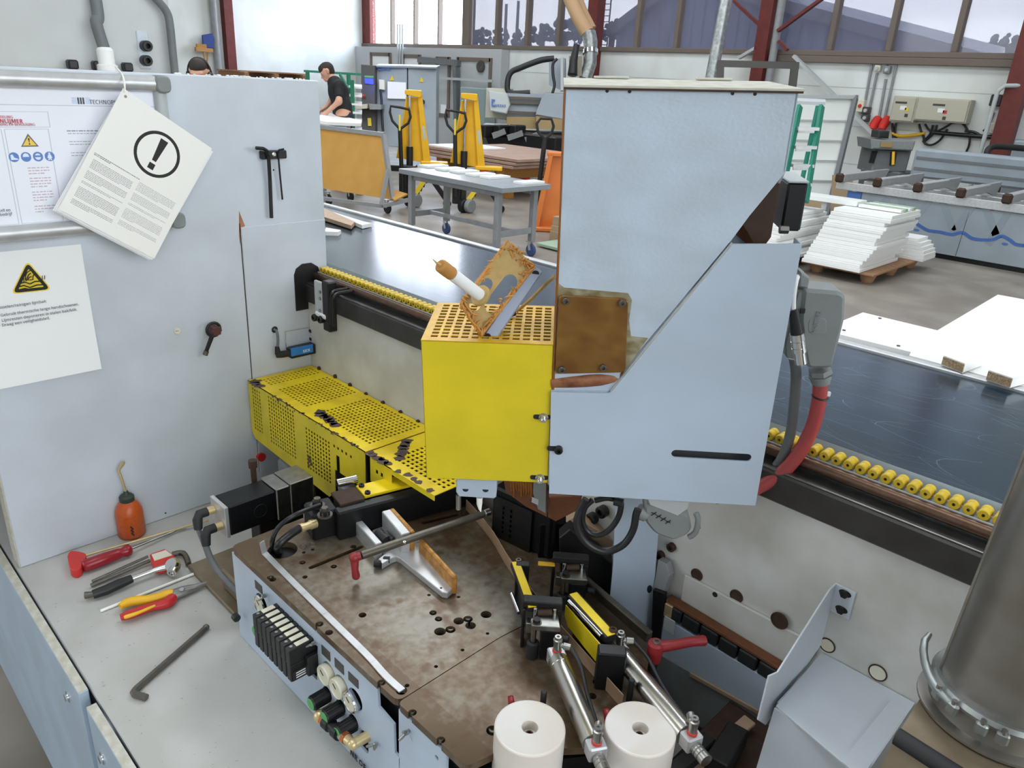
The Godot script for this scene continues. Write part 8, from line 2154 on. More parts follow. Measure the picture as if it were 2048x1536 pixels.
func control_cabinet() -> void:
	var t := thing("control_cabinet", "tall grey two-door control cabinet with a dark operator panel and blue screen", "cabinet", vec((vec(-12.532, 0.653, -9.511)).x, 0, (vec(-12.532, 0.653, -9.511)).z))
	var W := vec(-0.35, 0, -0.36)
	obj("door", mb().poly3([vec(-13.251, 1.807, -9.465), vec(-12.812, 1.83, -9.898), vec(-12.33, 0.334, -9.527), vec(-12.763, 0.358, -9.126)], W, 0.008), M.machine_grey, t)
	obj("door", mb().poly3([vec(-12.798, 1.831, -9.912), vec(-12.479, 1.835, -10.368), vec(-11.998, 0.319, -9.986), vec(-12.316, 0.335, -9.541)], W, 0.008), M.machine_grey, t)
	obj("panel", mb().poly3([vec(-13.272, 1.8, -9.142), vec(-13.076, 1.796, -9.328), vec(-12.668, 0.553, -9.027), vec(-12.864, 0.575, -8.851)], W, 0.01), M.dark_panel, t)
	var sc := mat("screen_blue", C(40, 60, 200), 0.3)
	sc.emission_enabled = true
	sc.emission = C(40, 64, 220)
	sc.emission_energy_multiplier = 0.7
	obj("screen", mb().poly3([vec(-13.129, 1.562, -9.117), vec(-13.003, 1.562, -9.237), vec(-12.969, 1.455, -9.211), vec(-13.09, 1.464, -9.099)], W * 0.02), sc, t, "lit blue screen")
	var sl := OmniLight3D.new()
	sl.name = "screen_light"
	sl.light_color = Color(0.3, 0.4, 1.0)
	sl.light_energy = 0.05
	sl.light_size = 0.08
	sl.shadow_enabled = true
	t.add_child(sl)
	sl.global_position = vec(-12.889, 1.515, -9.052)
	obj("screen_bar", mb().poly3([vec(-13.143, 1.606, -9.128), vec(-13.018, 1.607, -9.248), vec(-13.006, 1.571, -9.239), vec(-13.132, 1.571, -9.119)], W * 0.02), M.green_knob, t)
	obj("red_button", mb().ball(vec(-13.012, 1.24, -9.005), Vector3.ONE * 0.03, 6, 8), M.red, t)
	obj("yellow_label", mb().poly3([vec(-12.858, 0.85, -8.981), vec(-12.81, 0.854, -9.028), vec(-12.757, 0.711, -9), vec(-12.805, 0.708, -8.952)], W * 0.02), M.warn_yellow, t)
	obj("keyboard_tray", mb().poly3([vec(-12.758, 1.109, -8.951), vec(-12.591, 1.103, -9.108), vec(-12.566, 1.024, -9.088), vec(-12.72, 1.012, -8.934)], W * 0.8), M.grey_plastic, t)
	obj("keyboard", mb().poly3([vec(-12.851, 1.081, -8.698), vec(-12.69, 1.111, -8.869), vec(-12.671, 1.032, -8.843), vec(-12.815, 1.012, -8.694)], W * 0.6), M.cabinet_beige, t)
	obj("pendant", mb().poly3([vec(-13.036, 1.548, -9.377), vec(-12.95, 1.545, -9.458), vec(-12.892, 1.365, -9.413), vec(-12.971, 1.368, -9.34)], W * 0.25, 0.01), M.gauge_face, t)
	obj("pendant_lead", mb().tube(curve([vec(-12.903, 1.362, -9.326), vec(-12.788, 1.185, -9.264), vec(-12.695, 0.917, -9.204), vec(-12.589, 0.632, -9.147)], 4), 0.025, 8), M.black_plastic, t)
	obj("document_pocket", mb().poly3([vec(-12.944, 1.521, -9.524), vec(-12.684, 1.522, -9.775), vec(-12.588, 1.223, -9.701), vec(-12.845, 1.213, -9.448)], W * 0.06), M.paper, t)
	for q in [[vec(-12.917, 1.634, -9.613), 0], [vec(-12.544, 1.637, -10.047), 1]]:
		obj("warning_sign", mb().poly3([q[0], q[0] + vec(0.03, -0.09, -0.03), q[0] + vec(-0.03, -0.09, 0.03)], W * 0.03), M.warn_yellow, t)
	obj("knob", mb().lathe([pt(0, 0), pt(0.05, 0), pt(0.05, 0.05), pt(0, 0.05)], vec(-12.385, 1.184, -9.948), -W, 14), M.black_plastic, t)
	obj("logo_bracket", mb().poly3([vec(-13.166, 1.791, -9.463), vec(-13.124, 1.794, -9.504), vec(-13.118, 1.776, -9.5), vec(-13.139, 1.775, -9.479), vec(-13.127, 1.738, -9.47), vec(-13.107, 1.74, -9.491), vec(-13.101, 1.722, -9.486), vec(-13.142, 1.719, -9.445)], W * 0.02), M.ink_blue, t)
	words("WEEKE", 0.06, M.ink_blue, t, vec(-13.107, 1.74, -9.491), vec(0.706, 0, -0.706), Y, true)
	obj("top_plate", mb().poly3([vec(-13.165, 1.797, -9.392), vec(-12.395, 1.834, -10.299), vec(-12.773, 1.871, -10.704), vec(-13.575, 1.842, -9.77)], -Y * 0.03), M.machine_grey, t)

func back_wall_things() -> void:
	var zw := ZB + 0.005
	# left side: red column, pipe, broom, pallets
	solo("column", mb().span(vec(XL + 0.003, 0.001, -9.95), vec(XL + 0.22, HH - 0.02, -9.72)), M.red_column, "dark red steel column on the left wall behind the ear-defender person", "column")
	solo("downpipe", mb().cyl(vec(XL + 0.1, 0.001, -9.5), vec(XL + 0.1, HH - 0.02, -9.5), 0.09, 14), M.tube_grey, "grey round pipe beside the left red column", "pipe")
	var b := thing("broom", "wooden broom hung head-up on the wall with a dark blue dustpan", "broom", vec(-20, 1.6146, -9.045))
	obj("broom_head", mb().beam(vec(-20.05, 1.9735, -8.927), vec(-20.05, 1.9657, -9.36), 0.09, 0.09), M.broom, b)
	obj("bristles", mb().beam(vec(-20.05, 2.0436, -8.959), vec(-20.05, 2.0477, -9.201), 0.07, 0.1), M.fence_wood, b)
	obj("handle", mb().tube([vec(-20.05, 1.917, -9.124), vec(-20.05, 1.5598, -9.139)], 0.02, 8), M.broom, b)
	obj("handle", mb().tube([vec(-20.05, 1.9239, -9.24), vec(-20.05, 1.561, -9.165)], 0.02, 8), M.broom, b)
	solo("dustpan", mb().poly3([vec(-20.08, 2.3039, -9.126), vec(-20.08, 2.356, -9.373), vec(-20.08, 2.2572, -9.428), vec(-20.08, 2.0134, -9.392), vec(-20.08, 2.031, -9.123)], X * 0.05, 0.01), M.blue_bag, "dark blue dustpan hanging above the broom on the left wall", "dustpan")
	for i in 4:
		var y0 := 1.02 + 0.14 * i
		var p := thing("pallet", "brown wooden pallet in the pile behind the hood, %s of four" % ["lowest", "second", "third", "topmost"][i], "pallet", vec(-14.0, y0, -8.4), "piled pallets")
		var c := vec(-15.944, 1.496, -8.503)
		for k in 7: obj("plank", mb().box(vec(c.x - 0.5 + 0.16 * k, y0 + 0.115, c.z), vec(0.12, 0.022, 1.5), 0.002), M.pallet, p)
		for k in 3: obj("bearer", mb().box(vec(c.x, y0 + 0.05, c.z - 0.66 + 0.66 * k), vec(1.15, 0.1, 0.1), 0.003), M.pallet, p)
	var ps := thing("pallet_stand", "grey block carrying the pile of pallets", "base", vec((vec(-15.944, 1.496, -8.503)).x, 0, (vec(-15.944, 1.496, -8.503)).z))
	obj("block", mb().box(vec((vec(-15.944, 1.496, -8.503)).x, 0.51, (vec(-15.944, 1.496, -8.503)).z), vec(1.1, 1.02, 1.4), 0.02), M.tube_grey, ps)
	# grey office partition under the bright windows
	var x0 := XL + 0.01
	var x1 := -14.106
	var yt := vec(-16.697, 2.34, -12.679)
	var pt := thing("partition", "light grey office partition with brown-framed glass openings on the far wall", "partition", vec((x0 + x1) / 2, 0, ZB + 0.2))
	obj("wall", mb().span(vec(x0, 0, ZB + 0.02), vec(x1, 2.34, ZB + 0.28), 0.004), M.partition, pt)
	var zf := ZB + 0.285
	for q in [[743, 108, 781, 150], [807, 112, 840, 150], [875, 117, 897, 229], [917, 118, 979, 200]]:
		var a: Vector3 = hit_z(q[0], q[1], zf)
		var c: Vector3 = hit_z(q[2], q[3], zf)
		c.y = hit_z(q[0], q[3], zf).y
		var fr := mb()
		for s in 2:
			fr.box(vec([a.x, c.x][s], (a.y + c.y) / 2, zf), vec(0.09, a.y - c.y + 0.09, 0.06))
			fr.box(vec((a.x + c.x) / 2, [a.y, c.y][s], zf), vec(c.x - a.x, 0.09, 0.06))
		obj("window_frame", fr, M.frame_brown, pt)
		obj("pane", mb().box(vec((a.x + c.x) / 2, (a.y + c.y) / 2, zf - 0.001), vec(c.x - a.x, a.y - c.y, 0.01)), [M.white, M.grey_light][int(q[0] > 850)], pt)
	obj("gate_bar", mb().beam(hit_z(838, 119, zf + 0.1), hit_z(917, 126, zf + 0.1), 0.12, 0.14), M.hose_grey, pt)
	obj("gate_post", mb().beam(hit_z(912, 122, zf + 0.1), hit_z(914, 240, zf + 0.1), 0.12, 0.14, Z), M.hose_grey, pt)
	obj("vent", mb().lathe([pt(0, 0), pt(0.14, 0), pt(0.14, 0.03), pt(0.1, 0.04), pt(0, 0.02)], hit_z(962, 133, zf + 0.02), Z, 20), M.dark_panel, pt)
	obj("notice", mb().box(hit_z(887, 218, zf + 0.03), vec(0.22, 0.22, 0.01)), M.paper, pt)
	obj("cabinet", mb().box(hit_z(955, 215, zf + 0.25), vec(0.9, 0.9, 0.4), 0.02), mat("cab_green", C(150, 168, 166), 0.5), pt)
	obj("handrail", mb().beam(hit_z(874, 156, zf + 0.2), hit_z(985, 162, zf + 0.2), 0.04, 0.06), M.grey_light, pt)
	for k in 3: obj("riser_pipe", mb().cyl(hit_z(795 + 5 * k, 48, zf + 0.06), hit_z(795 + 5 * k, 130, zf + 0.06), 0.025, 8), M.grey_light, pt)
	# columns, braces and pipes of the far wall
	solo("column", mb().span(vec(-11.433 - 0.13, 0.001, ZB + 0.005), vec(-11.433 + 0.13, HH - 0.02, ZB + 0.25)), M.red_column, "dark red steel column behind the beige hose on the far wall", "column")
	var xc := -7.407
	var rc := thing("column", "dark red steel column with crossed braces behind the grey door frame", "column", vec(xc, 0, ZB + 0.13))
	obj("shaft", mb().span(vec(xc - 0.12, 0.001, ZB + 0.1), vec(xc + 0.12, HH - 0.02, ZB + 0.3)), M.red_column, rc)
	for q in [[1462, -4, 1528, 58], [1646, -4, 1556, 62], [1526, 84, 1514, 95], [1558, 82, 1575, 100]]: obj("brace", mb().beam(hit_z(q[0], q[1], ZB + 0.25), hit_z(q[2], q[3], ZB + 0.25), 0.05, 0.09, Z), M.red_column, rc)
	for q in [[1514, 95, 1478, 116], [1588, 112, 1755, 276]]: obj("white_brace", mb().beam(hit_z(q[0], q[1], ZB + 0.25), hit_z(q[2], q[3], ZB + 0.25), 0.05, 0.1, Z), M.grey_light, rc)
	obj("cable_pipe", mb().cyl(vec(xc + 0.22, 0.001, ZB + 0.2), vec(xc + 0.22, HH - 0.02, ZB + 0.2), 0.07, 12), M.tube_grey, rc)
	solo("extraction_pipe", mb().cyl(vec(-7.81, 3.708, -13.048), vec(-7.446, 1.615, -12.231), 0.105, 18), M.galv, "galvanised extraction pipe standing behind the glue pot", "pipe")
	# switchgear on the right of the far wall
	var e := mb()
	for q in [[1746, 116, 1731, 200], [1757, 116, 1756, 130], [1754, 146, 1739, 217], [1777, 116, 1773, 132], [1772, 158, 1758, 236], [1796, 116, 1768, 240]]: e.cyl(hit_z(q[0], q[1], ZB + 0.03), hit_z(q[2], q[3], ZB + 0.03), 0.022, 8)
	solo("conduits", e, M.tube_grey, "grey electrical conduits running down the white wall to the sockets", "conduit").set_meta("kind", "stuff")
	for q in [[1756, 137, 10, 10, "round white junction box under the first conduits", M.gauge_face], [1775, 140, 11, 12, "square grey junction box right of the round one", M.grey_plastic], [1722, 212, 13, 20, "white isolator box with a red knob beside the sectional door", M.gauge_face], [1733, 221, 14, 12, "upper double dark socket under the isolator", M.dark_panel], [1731, 236, 14, 12, "lower double dark socket under the isolator", M.dark_panel], [1989, 257, 14, 16, "small beige socket box at the right red column", M.cabinet_beige], [1993, 201, 17, 17, "black pressure switch on the wall near the chain", M.black_plastic]]:
		var c: Vector3 = hit_z(q[0], q[1], ZB + 0.06)
		var s := thing("socket_box", q[4], "socket box", c)
		obj("box", mb().box(c, vec(q[2] * 0.0093, q[3] * 0.0098, 0.1), 0.012), q[5], s)
		obj("face", mb().lathe([pt(0, 0.05), pt(0.032, 0.05), pt(0.028, 0.07), pt(0, 0.07)], c, Z, 14), M.red if q[0] == 1722 else M.grey_light, s)
	for k in 2:
		var c: Vector3 = hit_z(1749 + 19 * k, 250, ZB + 0.1)
		solo("power_socket", mb().tube([c + vec(0, 0.1, -0.09), c + vec(0, 0, 0.02), c + vec(0, -0.08, 0.08)], [0.07, 0.075, 0.06], 12), M.red, "red three-phase power socket under the conduits, %s one" % ["left", "right"][k], "socket", "red sockets")
	for k in 2:
		var q := [[1788, 191, 1824, 246], [1836, 194, 1930, 248]][k] as Array
		var a := hit_z(q[0], q[1], ZB + 0.26)
		var c := hit_z(q[2], q[3], ZB + 0.26)
		var s := thing("switch_cabinet", ["small beige switch cabinet with labels left on the white wall", "wide beige switch cabinet with a red switch on the white wall"][k], "cabinet", vec(a.x, c.y, ZB))
		var sh := (a.x + c.x) / 2
		obj("body", mb().span(vec(a.x, c.y, ZB + 0.005), vec(c.x, a.y, ZB + 0.24), 0.01), M.cabinet_beige, s)
		obj("door", mb().span(vec(a.x + 0.02, c.y + 0.02, ZB + 0.24), vec(c.x - 0.02, a.y - 0.02, ZB + 0.26), 0.006), M.cabinet_beige, s)
		for j in 4: obj("label", mb().box(vec(sh + [-0.05, 0.06, 0.07, -0.0][j], a.y - [0.1, 0.2, 0.29, 0.18][j], ZB + 0.262), vec([0.18, 0.06, 0.05, 0.1][j], [0.03, 0.05, 0.05, 0.06][j], 0.004)), [M.dark_panel, M.warn_yellow if k == 0 else M.red, M.dark_panel, M.paper][j], s)
	var cb := [[[1784, 246], [1786, 262], [1786, 276]], [[1792, 246], [1790, 262], [1792, 278]], [[1838, 248], [1842, 262], [1848, 276], [1846, 284]], [[1850, 248], [1858, 260], [1870, 264], [1895, 252], [1905, 246], [1925, 247], [1938, 268], [1938, 290], [1930, 308]], [[1866, 250], [1860, 268], [1848, 284], [1862, 290], [1880, 280], [1895, 258]], [[1874, 250], [1868, 266], [1850, 282]], [[1866, 265], [1900, 268], [1950, 272], [1982, 274], [1998, 272]], [[1966, 262], [1978, 250], [1988, 225]], [[1930, 262], [1948, 264], [1962, 272]], [[1784, 266], [1800, 272], [1830, 270], [1850, 266]], [[1984, 274], [1992, 285], [1996, 300]]]
	for i in cb.size():
		var p := []
		for q in cb[i]: p.append(hit_z(q[0], q[1], ZB + 0.05))
		var where: String = ["below the small cabinet, left one", "below the small cabinet, right one", "dropping left below the wide cabinet", "looping far right below the wide cabinet", "tangled below the wide cabinet", "slanting below the wide cabinet", "thick and level along the wall to the red column", "rising to the black pressure switch", "short, behind the thick level cable", "yellow, between the two cabinets", "dropping beside the right red column"][i]
		solo("wall_cable", mb().tube(curve(p, 4), [0.02, 0.02, 0.018, 0.016, 0.018, 0.018, 0.034, 0.014, 0.02, 0.026, 0.012][i], 7), M.grip_yellow if i == 9 else M.cable, "cable on the white wall, " + where, "cable")
	var x2 := -3.1926
	var c2 := thing("column", "dark red steel column at the right edge behind the hanging chain", "column", vec(x2, 0, ZB + 0.3))
	obj("shaft", mb().span(vec(x2 - 0.13, 0.001, ZB + 0.15), vec(x2 + 0.13, HH - 0.02, ZB + 0.4)), M.red_column, c2)
	obj("side_pipe", mb().tube([vec(x2 + 0.2, 2.0, ZB + 0.3), vec(x2 - 0.12, 1.98, ZB + 0.45), vec(x2 - 0.2, 1.9, ZB + 0.45), vec(x2 - 0.22, 0.1, ZB + 0.45)], 0.032, 10), M.grey_light, c2)
	var ch := mb()
	var a2 := vec(-3.607, 2.706, -15.024)
	var b2 := vec(-3.476, 1.677, -14.576)
	for i in 44:
		var c := a2.lerp(b2, i / 43.0)
		ch.ring(c, [vec(0.7, 0, 0.7), vec(0.7, 0, -0.7)][i % 2], 0.02, 0.0065, 0, TAU, 10, 5)
	solo("chain", ch, M.chrome, "bright steel hoist chain hanging at the right edge of the wall", "chain")

func hit_z(px: float, py: float, z: float) -> Vector3:
	var d := (get_node("camera") as Camera3D).basis * vec((px - 1024) / 1512.0, (768 - py) / 1512.0, -1)
	return vec(0, 1.68, 0) + d * (z / d.z)

func rack_and_table() -> void:
	var t := thing("packing_table", "white-topped packing table in front of the man in black", "table", vec((vec(-9.61, 0.897, -6.327)).x, 0, (vec(-9.61, 0.897, -6.327)).z))
	var p := [vec(-9.702, 1.035, -5.869), vec(-9.544, 1.008, -6.005), vec(-9.488, 1.027, -6.516), vec(-9.668, 1.055, -6.658), vec(-10.147, 1.083, -6.364)]
	obj("table_top", mb().poly3(p, -Y * 0.04), M.melamine, t)
	for q in [vec(-9.709, 0.996, -5.989), vec(-9.514, 1.011, -6.483)]: obj("leg", mb().span(vec(q.x - 0.04, 0.0, q.z - 0.04), vec(q.x + 0.04, 0.8, q.z + 0.04), 0.004), M.tube_grey, t)
	obj("drawer_box", mb().poly3([vec(-9.708, 0.983, -6.132), vec(-9.535, 0.996, -6.305), vec(-9.489, 0.853, -6.27), vec(-9.666, 0.853, -6.1)], vec(-0.2, 0, -0.2)), M.board_side, t)
	var r := thing("shelf_rack", "green steel rack with white shelves behind the man in black", "rack", vec((vec(-11.65, 0.649, -7.667)).x, 0, (vec(-11.65, 0.649, -7.667)).z))
	obj("top_rail", mb().beam(vec(-12.093, 1.633, -7.194), vec(-11.404, 1.629, -7.851), 0.035, 0.035), M.rack_green, r)
	for q in [[615, 143, 12.6], [697, 148, 12.6], [704, 160, 12.4]]:
		var a := CBd(q[0], q[1], q[2])
		obj("upright", mb().span(vec(a.x - 0.025, 0.001, a.z - 0.025), vec(a.x + 0.025, a.y, a.z + 0.025), 0.004), M.rack_green, r)
	obj("brace", mb().beam(vec(-11.605, 1.611, -7.574), vec(-11.388, 1.396, -7.588), 0.03, 0.04), M.rack_green, r)
	for k in 6: obj("shelf", mb().poly3([CBd(697, 172 + 17 * k, 12.5), CBd(724, 174 + 17 * k, 12.5), CBd(724, 169 + 17 * k, 13.0), CBd(700, 168 + 17 * k, 13.0)], -Y * 0.03), M.melamine, r)

func right_back() -> void:
	# dark grey frame over the glue pot
	var t := thing("door_frame", "dark grey rectangular steel frame standing behind the glue pot's top", "frame", vec((vec(-6.39, 1.881, -11.9)).x, 0, (vec(-6.39, 1.881, -11.9)).z))
	obj("head", mb().poly3([vec(-6.927, 2.143, -11.53), vec(-6.004, 2.181, -12.436), vec(-5.976, 2.078, -12.405), vec(-6.838, 2.044, -11.56)], vec(-0.04, 0, -0.05)), M.dark_panel, t)
	obj("post", mb().poly3([vec(-6.927, 2.143, -11.53), vec(-6.852, 2.141, -11.601), vec(-6.682, 1.559, -11.44), vec(-6.771, 1.552, -11.351)], vec(-0.04, 0, -0.05)), M.dark_panel, t)
	obj("post", mb().poly3([vec(-6.088, 2.175, -12.352), vec(-6.004, 2.181, -12.436), vec(-5.838, 1.471, -12.199), vec(-5.928, 1.464, -12.11)], vec(-0.04, 0, -0.05)), M.dark_panel, t)
	for q in [vec(-6.785, 1.702, -11.451), vec(-5.988, 1.762, -12.248)]: obj("foot", mb().span(vec(q.x - 0.06, 0.001, q.z - 0.06), vec(q.x + 0.05, q.y, q.z + 0.05)), M.dark_panel, t)
	# leaning sectional door leaf
	t = thing("door_leaf", "white ribbed door leaf with a dark frame leaning by the wall sockets", "door leaf", vec((vec(-4.54, 0.307, -11.303)).x, 0, (vec(-4.54, 0.307, -11.303)).z))
	var W := vec(-0.05, 0, -0.06)
	obj("leaf", mb().poly3([vec(-5.554, 1.66, -11.084), vec(-4.792, 1.709, -11.842), vec(-4.555, 0.029, -11.134), vec(-5.326, -0.028, -10.363)], W), M.wall_white, t)
	for k in 5: obj("rib", mb().beam(CBd(1590 - 6 * k, 240 + 40 * k, 10.98), CBd(1694 - 10 * k, 242 + 40 * k, 10.98), 0.02, 0.02), M.partition, t)
	obj("frame_edge", mb().beam(vec(-4.762, 1.724, -11.834), vec(-4.528, 0.021, -11.11), 0.06, 0.07, Z), M.hose_grey, t)
	obj("frame_top", mb().beam(vec(-5.539, 1.66, -11.054), vec(-4.737, 1.712, -11.851), 0.05, 0.05), M.grey_light, t)
	# green step ladder
	t = thing("step_ladder", "green step ladder with bright aluminium treads behind the glue pot", "ladder", vec((vec(-3.385, 0.713, -7.561)).x, 0, (vec(-3.385, 0.713, -7.561)).z))
	obj("top_cap", mb().poly3([vec(-3.708, 1.604, -7.747), vec(-3.445, 1.607, -7.852), vec(-3.548, 1.638, -8.069), vec(-3.806, 1.626, -7.964)], Y * 0.03), M.grey_light, t)
	obj("rail", mb().beam(vec(-3.465, 1.601, -7.83), vec(-3.249, 0.723, -7.399), 0.03, 0.07, Z), M.ladder_green, t)
	obj("rail", mb().beam(vec(-3.619, 1.589, -7.676), vec(-3.428, 0.71, -7.219), 0.03, 0.07, Z), M.ladder_green, t)
	obj("rail", mb().beam(vec(-3.679, 1.594, -8.218), vec(-3.631, 0.698, -8.063), 0.03, 0.05, Z), M.ladder_green, t)
	for k in 4: obj("tread", mb().beam(CBd(1594 - 5 * k, 257 + 37 * k, 7.45), CBd(1636 - 5 * k, 258 + 37 * k, 7.45), 0.08, 0.03), M.alu, t)
	for k in 3: obj("rear_rung", mb().beam(CBd(1596 - 5 * k, 263 + 37 * k, 7.9), CBd(1628 - 5 * k, 263 + 37 * k, 7.9), 0.03, 0.03), M.alu, t)
	for q in [vec(-5.539, 0, -12.599), vec(-5.758, 0, -12.146)]: obj("foot", mb().box(q + Y * 0.03, vec(0.06, 0.06, 0.06), 0.01), M.rubber, t)
	# grey bench machine under the switchgear
	t = thing("bench_machine", "old grey bench machine with a black box on top under the wall cables", "machine", vec((vec(-4.317, 1.001, -12.499)).x, 0, (vec(-4.317, 1.001, -12.499)).z))
	W = vec(-0.4, 0, -0.45)
	obj("head", mb().poly3([vec(-4.555, 1.142, -12.201), vec(-4.071, 1.15, -12.668), vec(-4.058, 1.009, -12.603), vec(-4.5, 1.004, -12.177)], W, 0.02), M.grey_plastic, t)
	obj("column", mb().poly3([vec(-4.497, 1.002, -12.327), vec(-4.105, 1.002, -12.703), vec(-4.072, 0.697, -12.565), vec(-4.445, 0.669, -12.193)], W, 0.02), M.hose_grey, t)
	obj("opening", mb().poly3([vec(-4.523, 0.972, -12.256), vec(-4.459, 0.976, -12.32), vec(-4.448, 0.806, -12.236), vec(-4.501, 0.802, -12.183)], W * 0.05), M.black_metal, t)
	obj("opening", mb().poly3([vec(-4.317, 0.973, -12.455), vec(-4.251, 0.971, -12.517), vec(-4.216, 0.795, -12.452), vec(-4.269, 0.791, -12.399)], W * 0.05), M.black_metal, t)
	obj("name_plate", mb().poly3([vec(-4.429, 1.109, -12.274), vec(-4.3, 1.112, -12.399), vec(-4.283, 1.042, -12.376), vec(-4.412, 1.04, -12.252)], W * 0.02), M.tan_panel, t)
	obj("black_box", mb().poly3([vec(-4.507, 1.259, -12.312), vec(-4.39, 1.268, -12.428), vec(-4.368, 1.163, -12.392), vec(-4.486, 1.161, -12.278)], W * 0.5, 0.02), M.black_plastic, t)
	obj("stand", mb().span(vec((vec(-4.393, 0.989, -12.719)).x - 0.3, 0, (vec(-4.393, 0.989, -12.719)).z - 0.3), vec((vec(-4.393, 0.989, -12.719)).x + 0.3, 0.7, (vec(-4.393, 0.989, -12.719)).z + 0.3), 0.02), M.hose_grey, t)
	obj("yellow_handle", mb().tube([vec(-4.222, 0.986, -12.284), vec(-4.17, 0.807, -12.234)], 0.022, 8), M.grip_yellow, t)
	# long beam saw table with air-cushion arms
	t = thing("panel_saw", "long grey panel saw with slanted aluminium support arms and a blue wave on its side", "panel saw", vec(-2.0, 0, -9.9))
	var zf := -9.8
	obj("side_panel", mb().span(vec(-3.62, 0.06, zf - 0.02), vec(1.0, 0.62, zf), 0.003), M.machine_grey, t)
	obj("front_rail", mb().span(vec(-3.95, 0.63, zf - 0.03), vec(1.0, 0.72, zf + 0.03), 0.004), M.alu, t)
	obj("plinth", mb().span(vec(-3.5, 0.0, zf - 0.1), vec(1.0, 0.055, zf - 0.04)), M.black_metal, t)
	obj("blue_stripe", mb().span(vec(-3.8, 0.1, zf - 0.02), vec(-3.63, 0.62, zf + 0.001), 0.002), M.ink_blue, t)
	obj("seam", mb().beam(hit_z(1938, 425, zf + 0.001), hit_z(1910, 515, zf + 0.001), 0.004, 0.006, Z), M.dark_panel, t)
	for q in [[1778, 396, 1745, 420], [1800, 392, 1815, 440], [1862, 398, 1825, 444], [1885, 402, 1906, 462], [1945, 412, 1908, 462], [1970, 414, 1992, 470], [2020, 420, 1975, 490]]: obj("shade_band", mb().beam(hit_z(q[0], q[1], zf + 0.0015), hit_z(q[2], q[3], zf + 0.0015), 0.075, 0.003, Z), M.shade_band_grey, t)  # thin raised strips, the diagonal shadow bands put into their darker colour
	var wv := curve([hit_z(1796, 453, zf + 0.003), hit_z(1810, 454, zf + 0.003), hit_z(1828, 446, zf + 0.003), hit_z(1845, 455, zf + 0.003), hit_z(1857, 461, zf + 0.003), hit_z(1880, 464, zf + 0.003), hit_z(1904, 469, zf + 0.003), hit_z(1925, 465, zf + 0.003), hit_z(1945, 477, zf + 0.003), hit_z(1975, 480, zf + 0.003), hit_z(1990, 478, zf + 0.003), hit_z(2003, 472, zf + 0.003), hit_z(2020, 480, zf + 0.003), hit_z(2032, 489, zf + 0.003), hit_z(2060, 492, zf + 0.003)], 4)
	var w := mb()
	for i in wv.size() - 1: w.beam(wv[i], wv[i + 1] + (wv[i + 1] - wv[i]) * 0.1, 0.034, 0.004, Z)
	obj("blue_wave", w, M.ink_blue, t)
	for q in [[1833, 460], [2010, 488]]: obj("blue_oval", mb().prism(disc(0.032, 16, Vector2.ZERO, 0.014), hit_z(q[0], q[1], zf + 0.001), X, Y, Z * 0.004), M.ink_blue, t)
	for k in 8:
		var x := -3.9 + 0.46 * k
		obj("support_arm", mb().beam(vec(x, 0.77, zf + 0.06), vec(x, 0.77, zf - 0.9), 0.09, 0.09, Y, 0.006), M.alu, t)
		obj("arm_gusset", mb().prism([pt(zf - 0.9, 0.815), pt(zf - 1.5, 0.815), pt(zf - 1.35, 0.65), pt(zf - 0.9, 0.725)], X * (x - 0.02), Z, Y, X * 0.04), M.alu, t)
		obj("arm_cap", mb().span(vec(x - 0.05, 0.715, zf + 0.06), vec(x + 0.05, 0.825, zf + 0.12), 0.02), M.rust_dark, t)
	for z in [zf - 0.9, zf - 1.5]: obj("cross_rail", mb().span(vec(-3.95, 0.6, z - 0.04), vec(1.0, 0.68, z + 0.04), 0.004), M.alu, t)
	obj("pressure_beam", mb().span(vec(-3.7103, 0.72, -11.9), vec(1.0, 1.1022, -11.6), 0.03), M.machine_grey, t)
	for k in 2: obj("beam_groove", mb().span(vec(-3.6719, 0.82 + 0.14 * k, -11.6), vec(1.0, 0.86 + 0.14 * k, -11.592)), M.hose_grey, t)
	for x in [-3.7, 0.8]: obj("leg", mb().span(vec(x - 0.1, 0, -11.9), vec(x + 0.1, 0.72, -11.65), 0.01), M.tube_grey, t)
	var ap := thing("compressor", "grey machine housing with a black hose behind the panel saw at the right edge", "machine", vec((vec(-2.985, 1.097, -13.978)).x, 0, (vec(-2.985, 1.097, -13.978)).z))
	obj("housing", mb().span(vec((vec(-2.797, 1.145, -12.544)).x, 0.0, (vec(-2.797, 1.145, -12.544)).z - 0.4), vec((vec(-2.797, 1.145, -12.544)).x + 1.6, 1.273, (vec(-2.797, 1.145, -12.544)).z - 0.1), 0.02), M.machine_grey, ap)
	obj("hose", mb().tube(curve([vec(-2.878, 1.03, -12.103), vec(-2.946, 1.089, -12.071), vec(-2.942, 1.166, -12.118), vec(-2.852, 1.192, -12.218), vec(-2.556, 1.182, -12.496)], 5), 0.04, 10), M.rubber, ap)
	for q in [[1642, 395, "left"], [1705, 350, "right"]]: solo("fibre_sheet", mb().poly3([CBd(q[0] - 40, q[1], 8.8 if q[0] < 1700 else 10.4), CBd(q[0] + 2, q[1] - 2, 8.8 if q[0] < 1700 else 10.4), CBd(q[0] - 6, q[1] + 110, 8.8 if q[0] < 1700 else 10.4), CBd(q[0] - 46, q[1] + 110, 8.8 if q[0] < 1700 else 10.4)], vec(-0.01, 0, -0.015)), M.chipboard, "pinkish-brown panel leaning behind the white stacks, %s one" % q[2], "panel")

